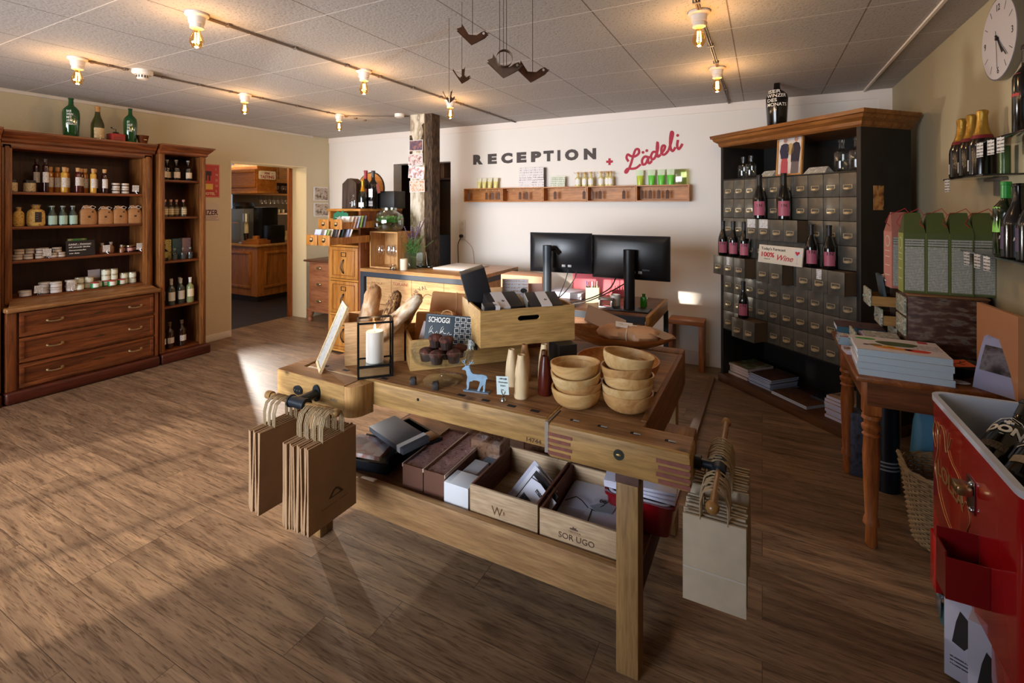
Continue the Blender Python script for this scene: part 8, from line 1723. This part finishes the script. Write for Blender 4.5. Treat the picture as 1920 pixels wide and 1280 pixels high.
# books and bits on the table
def book(w_, d_, h_, cover, spine='#a9b8c4', page='#d8d8e4'):
    def f():
        t = raw('book'); G().box(.003, w_ - .002, .003, d_ - .003, .002, h_ - .002).obj('pages', plain(page, .7), t)
        G().box(0, w_, 0, d_, h_ - .0018, h_).obj('front_cover', cover, t); G().box(0, w_, 0, d_, 0, .0018).obj('back_cover', plain(spine, .5), t); G().box(0, w_, -.001, .002, .0, h_).obj('spine', plain(spine, .5), t); return t
    return f
CVW = plain('#d4ced4', .45)
for i in range(4):
    key = 'bookT' if i == 3 else 'bookS'
    inst(key, book(.325, .27, .0275, CVW), ('top cookbook of the stack with leaf and vegetable cover' if i == 3 else f'pale blue-spined cookbook in the table stack, {("bottom", "second from bottom", "third from bottom")[i]}'), 'book', (.392 + (.004, -.002, .003, 0)[i], 2.72 + .003 * i, .7705 + i * .028), -.045 + (.0, .01, -.005, .012)[i], 'cookbooks stacked on the table')
t2 = PROTO['bookT']; z = .0278
def blob(cx, cy, rx_, ry_, c_, nm, a0=0, k=0): G().prism([(cx + rx_ * math.cos(a) * (1 + k * math.sin(3 * a)) , cy + ry_ * math.sin(a) * (1 + k * math.cos(2 * a))) for a in [i * PI / 10 for i in range(20)]], z, z + .0006, T=None).obj(nm, plain(c_, .5), t2)
blob(.165, .16, .075, .045, '#3f5228', 'leaf_picture', k=.12); blob(.14, .075, .07, .022, '#d9862e', 'squash_picture', k=.1); blob(.225, .07, .045, .025, '#d2412a', 'pepper_picture', k=.1); blob(.13, .10, .022, .015, '#e0b83a', 'yellow_picture'); blob(.08, .105, .025, .02, '#7a6a3a', 'root_picture'); blob(.055, .215, .040, .018, '#3f9a34', 'green_badge'); blob(.045, .10, .012, .01, '#4a2a3a', 'bean_picture')
G().box(.255, .29, .225, .262, z, z + .0006).obj('red_corner', plain('#b8283a', .5), t2); G().box(.215, .315, .10, .19, z, z + .0004).obj('title_print', printed('#d4ced4', '#6a5a78', .018, row='y', fill=.6, chars=60), t2); text('badge_lettering', 'BIO', .010, M_TXW, t2, (.04, .210, z + .0008), rot=(0, 0, 0))
for i in range(3): inst('bookV', book(.26, .17, .014, patchy(['#c9a878', '#b84a2a', '#4a78a8', '#d8d0c0', '#8a6a4a'], 16), '#8aa0b0'), f'magazine with colourful cover at the far end of table, {("bottom", "middle", "top")[i]} one', 'magazine', (.380 + .004 * i, 3.10 + .15, .7705 + i * .0145), -.03, 'colourful magazines on the table')
inst('bookD', book(.22, .18, .03, patchy(['#1a2030', '#5a3a3a', '#2a3a4a'], 24), '#1f4a5a'), 'dark thick magazine behind the colourful ones', 'magazine', (.385, 3.32 + .04, .815), -.02)
simple('pink_leaflets', G().box(0, .17, 0, .10, 0, .02), patchy(['#b89aa0', '#c9c0c8', '#6a3a3a'], 20), 'thin leaflets lying between the cookbooks and magazines', 'leaflets', (.392, 3.05, .7705), .1)
t = thing('black_bowl', 'irregular black bowl holding an orange card and spoons', 'bowl', (.805, 2.90, .7705)); G().lathe([(0, 0), (.03, 0), (.07, .03), (.095, .058), (.088, .058), (.065, .034), (0, .012)], 24, cap=False).obj('bowl_shell', plain('#0d0c0d', .3), t)
t = thing('orange_card', 'orange card with black branch drawing lying in the black bowl', 'card', (.79, 2.87, .832), .35, rot=(.12, -.05, .35)); G().box(-.045, .045, -.035, .035, 0, .002).obj('card', plain('#d2643a', .5), t)
for q_ in ([(-.035, -.01), (0, 0), (.035, .015)], [(-.005, -.002), (.01, -.02)], [(.01, .004), (.02, .022)]): G().tube([(x, y, .0022) for x, y in q_], .0015, 4).obj('branch_drawing', M_INK, t)
for i, (x, y, a) in enumerate(((.765, 2.94, .1), (.735, 2.875, .8), (.755, 2.775, -.2))): simple('white_spoon', G().lathe([(0, 0), (.018, .003), (.024, .008), (.022, .010), (0, .006)], 16, cap=False, sx=1.9), plain('#bdbab8', .3), ('white spoon leaning behind the black bowl', 'white spoon at the left of the black bowl', 'white spoon lying before the black bowl')[i], 'spoon', (x, y, (.80, .785, .7705)[i]), rot=((.0, -.3, a) if i < 2 else (0, 0, a)), group='white spoons by the bowl')
simple('wine_box', G().box(0, .018, 0, .30, 0, .325), plain('#b9825a', .5), 'plain wooden wine box lid leaning on the wall behind brochures', 'wooden lid', (.90, 2.62, .7715), rot=(0, .0, .1)); text('burnt_lettering', 'WINE', .012, plain('#6a3a22', .6), bpy.data.objects['wine_box.001'] if 'wine_box.001' in bpy.data.objects else None, (-.001, .20, .20), rot=(PI / 2, 0, -PI / 2))
for i in range(7):
    t = thing('brochure', ('front brochure with dark frosty landscape cover' if i == 0 else f'brochure in the curved pile by the wall, {NTH[i]} from the front'), 'brochure', (.888 + i * .006, 2.72 + i * .011, .7725), -.85, 'brochures leaning by the wall')
    rows = [[(-.075 + .15 * j / 1, -.045 * (1 - (k / 6) ** 1.3) + .02 * (k / 6), .205 * (k / 6) ** .9) for j in (0, 1)] for k in range(7)]
    G().sheet(rows, .0035).obj('brochure_pages', plain('#c6caec', .5), t)
    if i == 0: G().sheet([[(-.062 + .115 * j, -.0475 * (1 - (k / 6) ** 1.3) + .02 * (k / 6) - .0005, .205 * (k / 6) ** .9) for j in (0, 1)] for k in range(2, 6)], .001).obj('cover_photo', patchy(['#2a2a30', '#6a6068', '#9a98a4', '#4a3a3a'], 16), t)
t = thing('green_postcard', 'framed green landscape card leaning on the wall at frame edge', 'card', (.935, 2.655, .86), RL); G().box(-.06, .06, -.003, .003, 0, .15).obj('card', M_PAPER, t); G().box(-.052, .052, -.004, -.003, .07, .142).obj('green_picture', plain('#2f4a3a', .5), t); G().box(-.052, .052, -.004, -.003, .008, .069).obj('brown_picture', plain('#6a5a44', .5), t)
for o in list(COL.objects):        # everything built above for the table top, set on the finished height
    if o.parent is None and o not in BEFORE: o.location = (o.location.x * .9615, o.location.y * .9615, o.location.z + .030)
# under the table
simple('striped_cylinder', G().cyl(.068, .0, .47, 28).cyl(.0695, .12, .128, 28, m=1).cyl(.0695, .14, .148, 28, m=1).cyl(.0695, .16, .168, 28, m=1), [plain('#10121a', .3), plain('#8a8e98', .4)], 'dark cylinder with three silver rings under the table', 'cylinder', (.60, 3.30, 0)); simple('plaid_box', G().box(0, .06, 0, .10, 0, .36, bev=.004), patchy(['#1a1c28', '#4a5064', '#10121a'], 20), 'dark patterned box standing left of the ringed cylinder', 'box', (.45, 3.36, 0))
t = thing('blue_bag', 'pale blue bag standing under the table', 'bag', (.80, 3.20, 0)); g = G(); loft(g, [rr3(-.09, .11, -.06, .06, .03, 0), rr3(-.11, .13, -.07, .07, .03, .2), rr3(-.10, .13, -.04, .04, .03, .42), rr3(-.09, .12, -.015, .015, .012, .48)]); g.obj('bag_body', plain('#4f8fb4', .5), t); g = G(); loft(g, [rr3(.0, .12, -.11, -.065, .02, .10), rr3(-.005, .12, -.11, -.065, .02, .36), rr3(.02, .11, -.105, -.07, .015, .40)]); simple('black_case', g, plain('#0c0d10', .5), 'black case leaning before the blue bag', 'case', (.81, 3.17, 0))
t = thing('wicker_basket', 'round light wicker basket with twisted handle beside the red cooler', 'basket', (.745, 2.86, 0))
g = G(); n, RR = 46, 30
for k in range(RR):
    z = .012 + k * .0108; r_ = .115 + .045 * (z / .33) ** .8
    g.tube([((r_ + .0045 * (1 if (i + k) % 2 else -1)) * math.cos(2 * PI * i / n), (r_ + .0045 * (1 if (i + k) % 2 else -1)) * math.sin(2 * PI * i / n), z) for i in range(n)], .0052, 4, closed=True)
o = g.obj('wicker_wall', plain('#a08560', .7, var=.3, bs=40), t); G().cyl(.118, .002, .012, 30).obj('basket_floor', plain('#6a5438', .8), t)
for i in range(23): a = 2 * PI * i / 23; G().tube([(.114 * math.cos(a), .114 * math.sin(a), .01), (.162 * math.cos(a), .162 * math.sin(a), .33)], .0035, 4).obj('stake', plain('#8a6e48', .7), t)
g = G(); 
for j in (0, 1): g.tube([((.168 + .003 * math.cos(k * .9 + j * PI)) * math.cos(2 * PI * k / 60), (.168 + .003 * math.cos(k * .9 + j * PI)) * math.sin(2 * PI * k / 60), .338 + .006 * math.sin(k * .9 + j * PI)) for k in range(60)], .006, 5, closed=True)
g.obj('braided_rim', plain('#a88c64', .7, var=.2, bs=40), t)
g = G()
for j in (0, 1): g.tube([(-.155 - .02 * math.sin(PI * k / 14) + .004 * math.cos(k * 1.4 + j * PI), -.05 + .10 * k / 14 , .335 + .055 * math.sin(PI * k / 14) + .004 * math.sin(k * 1.4 + j * PI)) for k in range(15)], .006, 5)
g.obj('handle', plain('#b0946a', .7), t)
# ================================================================== RED COOLER CART
M_RD = plain('#a80f16', .18, coat=.6, spec=.6); M_RD2 = plain('#7a0c12', .3, coat=.4)
X0, X1, Y0, Y1 = .57, .945, 1.62, 2.38
t = thing('cooler_cart', 'glossy red metal drinks cooler cart with white inside on castors', 'cooler cart', (.76, 2.0, 0))
g = G(); loft(g, [rr3(X0, X1, Y0, Y1, .05, .32), rr3(X0, X1, Y0, Y1, .05, .835), rr3(X0 + .012, X1 - .012, Y0 + .012, Y1 - .012, .04, .835), rr3(X0 + .012, X1 - .012, Y0 + .012, Y1 - .012, .04, .45)], caps=(True, True)); wobj(g, 'tub', M_RD, t)
g = G(); loft(g, [rr3(X0 - .003, X1 + .003, Y0 - .003, Y1 + .003, .053, .822), rr3(X0 - .004, X1 + .004, Y0 - .004, Y1 + .004, .054, .842), rr3(X0 + .014, X1 - .014, Y0 + .014, Y1 - .014, .038, .842), rr3(X0 + .014, X1 - .014, Y0 + .014, Y1 - .014, .038, .452), ], caps=(False, True)); wobj(g, 'white_liner', plain('#c9cfe0', .35), t)
for a_ in ((X0, X0 + .02, Y1 - .07, Y1 - .005, .115), (X0, X0 + .05, Y0 + .005, Y0 + .20, .05), (X1 - .02, X1, Y1 - .07, Y1 - .005, .115)): wobj(G().box(*a_, .319, bev=.003), 'frame_leg', M_RD, t)
wobj(G().box(X0 + .03, X1 - .02, Y0 + .06, Y1 - .02, .115, .135), 'lower_tray', plain('#4a3a20', .4), t)
for y in (Y1 - .045, Y0 + .05):
    cst = wobj(G().cyl(.024, .098, .112, 16, c=(X0 + .03, y, 0)).box(X0 + .012, X0 + .017, y - .03, y + .022, .03, .098, bev=.002).box(X0 + .043, X0 + .048, y - .03, y + .022, .03, .098, bev=.002), 'castor_fork', plain('#9aa8b4', .2, metal=.9), t); G().cyl(.036, .019, .041, 24, T=Tm((X0 + 0, y - .012, .0365), ry=PI / 2)).obj('castor_wheel', plain('#1f4a4e', .4), cst)
# opener on the left side
o = wobj(G().box(X0 - .004, X0 - .001, 1.93, 1.99, .615, .715, bev=.001), 'opener_plate', plain('#9aa0a8', .2, metal=1), t)
G().box(X0 - .045, X0 - .005, 1.925, 1.985, .668, .698, bev=.008).obj('opener_mouth', plain('#a88a62', .25, metal=.9), o)
for y in (1.94, ): 
    for z in (.628, .705): G().ball(.009, (X0 - .006, y, z), u=12, v=8).obj('screw', plain('#c0c8d0', .15, metal=1), o)
# cap catcher
cc = wobj(G().box(X0 - .098, X0 - .001, 1.822, 1.826, .41, .53).box(X0 - .098, X0 - .001, 1.902, 1.906, .41, .575).box(X0 - .098, X0 - .094, 1.826, 1.902, .41, .545).box(X0 - .094, X0 - .001, 1.826, 1.902, .41, .414), 'cap_catcher', M_RD2, t)
# gold script emblem on the left side
GLD = plain('#c09a64', .35, metal=.6); EX = X0 - .0015
def gl(pts, r_=.0016):
    P = [Vector(p) for p in pts]; out = []
    for i in range(len(P) - 1):
        a, b, c, d = P[max(i - 1, 0)], P[i], P[i + 1], P[min(i + 2, len(P) - 1)]
        for k in range(6): u_ = k / 6; out.append(.5 * ((2 * b) + (-a + c) * u_ + (2 * a - 5 * b + 4 * c - d) * u_ ** 2 + (-a + 3 * b - 3 * c + d) * u_ ** 3))
    out.append(P[-1]); wobj(G().tube([(EX, 2.33 - p.x, .56 + p.y) for p in out], r_, 5), 'gold_scroll', GLD, t)
gl([(.03, .10), (.0, .14), (.02, .19), (.05, .17), (.05, .10), (.02, .03), (.04, -.01)]); gl([(.06, .16), (.08, .20), (.12, .19), (.14, .13), (.17, .16), (.19, .20)]); gl([(.17, .21), (.16, .15), (.20, .12), (.27, .10), (.30, .04)]); gl([(.03, .04), (.06, -.04), (.12, -.09), (.20, -.12), (.22, -.17)]); gl([(.30, .03), (.33, .06), (.36, .02), (.33, -.04), (.36, -.08), (.38, -.14), (.34, -.17), (.31, -.12)]); gl([(.22, -.12), (.25, -.15), (.28, -.20), (.26, -.24)])
wobj(text('gold_lettering', 'LOLEA', .052, GLD, None, rot=(PI / 2, 0, -PI / 2), bold=.0012, width=.24, ext=.0008) if False else G(), 'gold_dot', GLD, t) if False else None
o = text('gold_lettering', 'LOLEA', .055, GLD, t, (EX - .0005 - .76, 2.28 - 2.0, .575), rot=(PI / 2, 0, -PI / 2), bold=.0012, width=.25)
# bottles in the cooler
M_PR = plain('#b8a890', .6)
def don(inv):
    def mk(t, pr):
        r_ = .0462
        if inv: band(G(), r_ + .001, r_ + .001, .130, .200, 1.0).obj('white_shield', M_WHITE, t)
        o = text('name_lettering', 'DON', .034, M_INK if inv else M_TXW, t, (-.043, 0, .137), bold=.0022, width=.086)
        for v in o.data.vertices: a = -PI / 2 + (v.co.x - .043) / r_; rr = r_ + .002 + v.co.z; v.co = Vector((rr * math.cos(a) + .043, rr * math.sin(a), v.co.y))
        o.rotation_euler = (0, 0, 0)
        g = G(); g.box(-.0035, .0035, -r_ - .0035, -r_ - .001, .178, .196).box(-.011, -.0035, -r_ - .003, -r_ + .001, .184, .191).box(.0035, .011, -r_ - .003, -r_ + .001, .184, .191); g.obj('cross_emblem', M_INK if inv else M_TXW, t)
        if not inv:
            q = [(-.95, .135), (-.95, .185), (-.5, .205), (0, .215), (.5, .205), (.95, .185), (.95, .135), (0, .125)]
            G().tube([((r_ + .0012) * math.cos(-PI / 2 + a), (r_ + .0012) * math.sin(-PI / 2 + a), z) for a, z in q], .0011, 4, closed=True).obj('shield_outline', M_TXW, t)
    return bottle('sangria_bottle', 'bordeaux', .30, .0462, M_BLK, [(.16, .27, .7, printed('#3a342c' if not inv else '#a89a84', '#8a7c68', .006, fill=.5))], (.82, plain('#131314', .4)), mark=mk)
# rows lie tilted in the tub, necks towards the wall
for key, inv, x, y, z, dr, lb in (('don1', False, .635, 2.075, .705, (.56, .77, .3), 'black bottle with outlined shield label lying in the cooler middle'), ('don2', True, .655, 1.905, .735, (.56, .77, .3), 'black bottle with white shield label lying nearest in the cooler'), ('don1', False, .675, 2.20, .60, (.45, .40, .74), 'black bottle with outlined shield leaning farthest in the cooler'),
        ('don3', False, .78, 1.80, .64, (.15, .98, .05), 'plain black bottle lying beneath the others in the cooler'), ('don3', False, .66, 1.72, .62, (.05, .99, .0), 'black bottle lying at the bottom of the cooler'), ('don3', False, .885, 1.90, .645, (.0, .99, .1), 'black bottle lying by the right side of the cooler')):
    b_ = don(inv) if key != 'don3' else bottle('sangria_bottle', 'bordeaux', .30, .0462, M_BLK, None, (.82, plain('#131314', .4)))
    o = inst(key, b_, lb, 'bottle', (x, y, z), 0, 'black sangria bottles in the cooler', scale=1.1)
    up_ = Vector(dr).normalized()
    fr = Vector((-.25, -.35, 1)); fr = (fr - up_ * fr.dot(up_)).normalized(); yy = -fr; xx = yy.cross(up_)
    o.rotation_euler = Matrix((xx, yy, up_)).transposed().to_euler()
tag(G().box(X0 + .03, X1 - .03, Y0 + .03, Y1 - .03, .453, .56, bev=.01).obj('packing_carton', plain('#8a7038', .7), loc=(0, 0, 0)), 'brown carton filling the bottom of the cooler under the bottles', 'carton')
for i, (x, y, rz_, lb) in enumerate(((.585, 2.06, -.5, 'left white printed carton on the cart lower tray'), (.600, 1.905, -.42, 'right white printed carton on the cart lower tray'))):
    t2 = thing('white_carton', lb, 'carton', (x - .04, y - .02, .05 + .0) , rz_, 'white printed cartons in the cart'); t2.location = (x - .055, y, .136 - .0)
    t2.scale = (1, 1, 1)
    G().box(0, .10, 0, .12, -.12, .18, bev=.002).obj('carton_body', plain('#b8b6c8', .5), t2); G().prism([(.02, .02), (.05, .01), (.075, .05), (.07, .10), (.04, .13), (.03, .09)], 0, .0008, T=Tm((0, -.0002, -.02), rx=PI / 2)).obj('dark_figure', M_INK, t2); G().box(.015, .085, -.001, 0, -.08, -.04).obj('outlined_label', printed('#b8b6c8', '#3a3a44', .012, fill=.6, chars=150), t2)
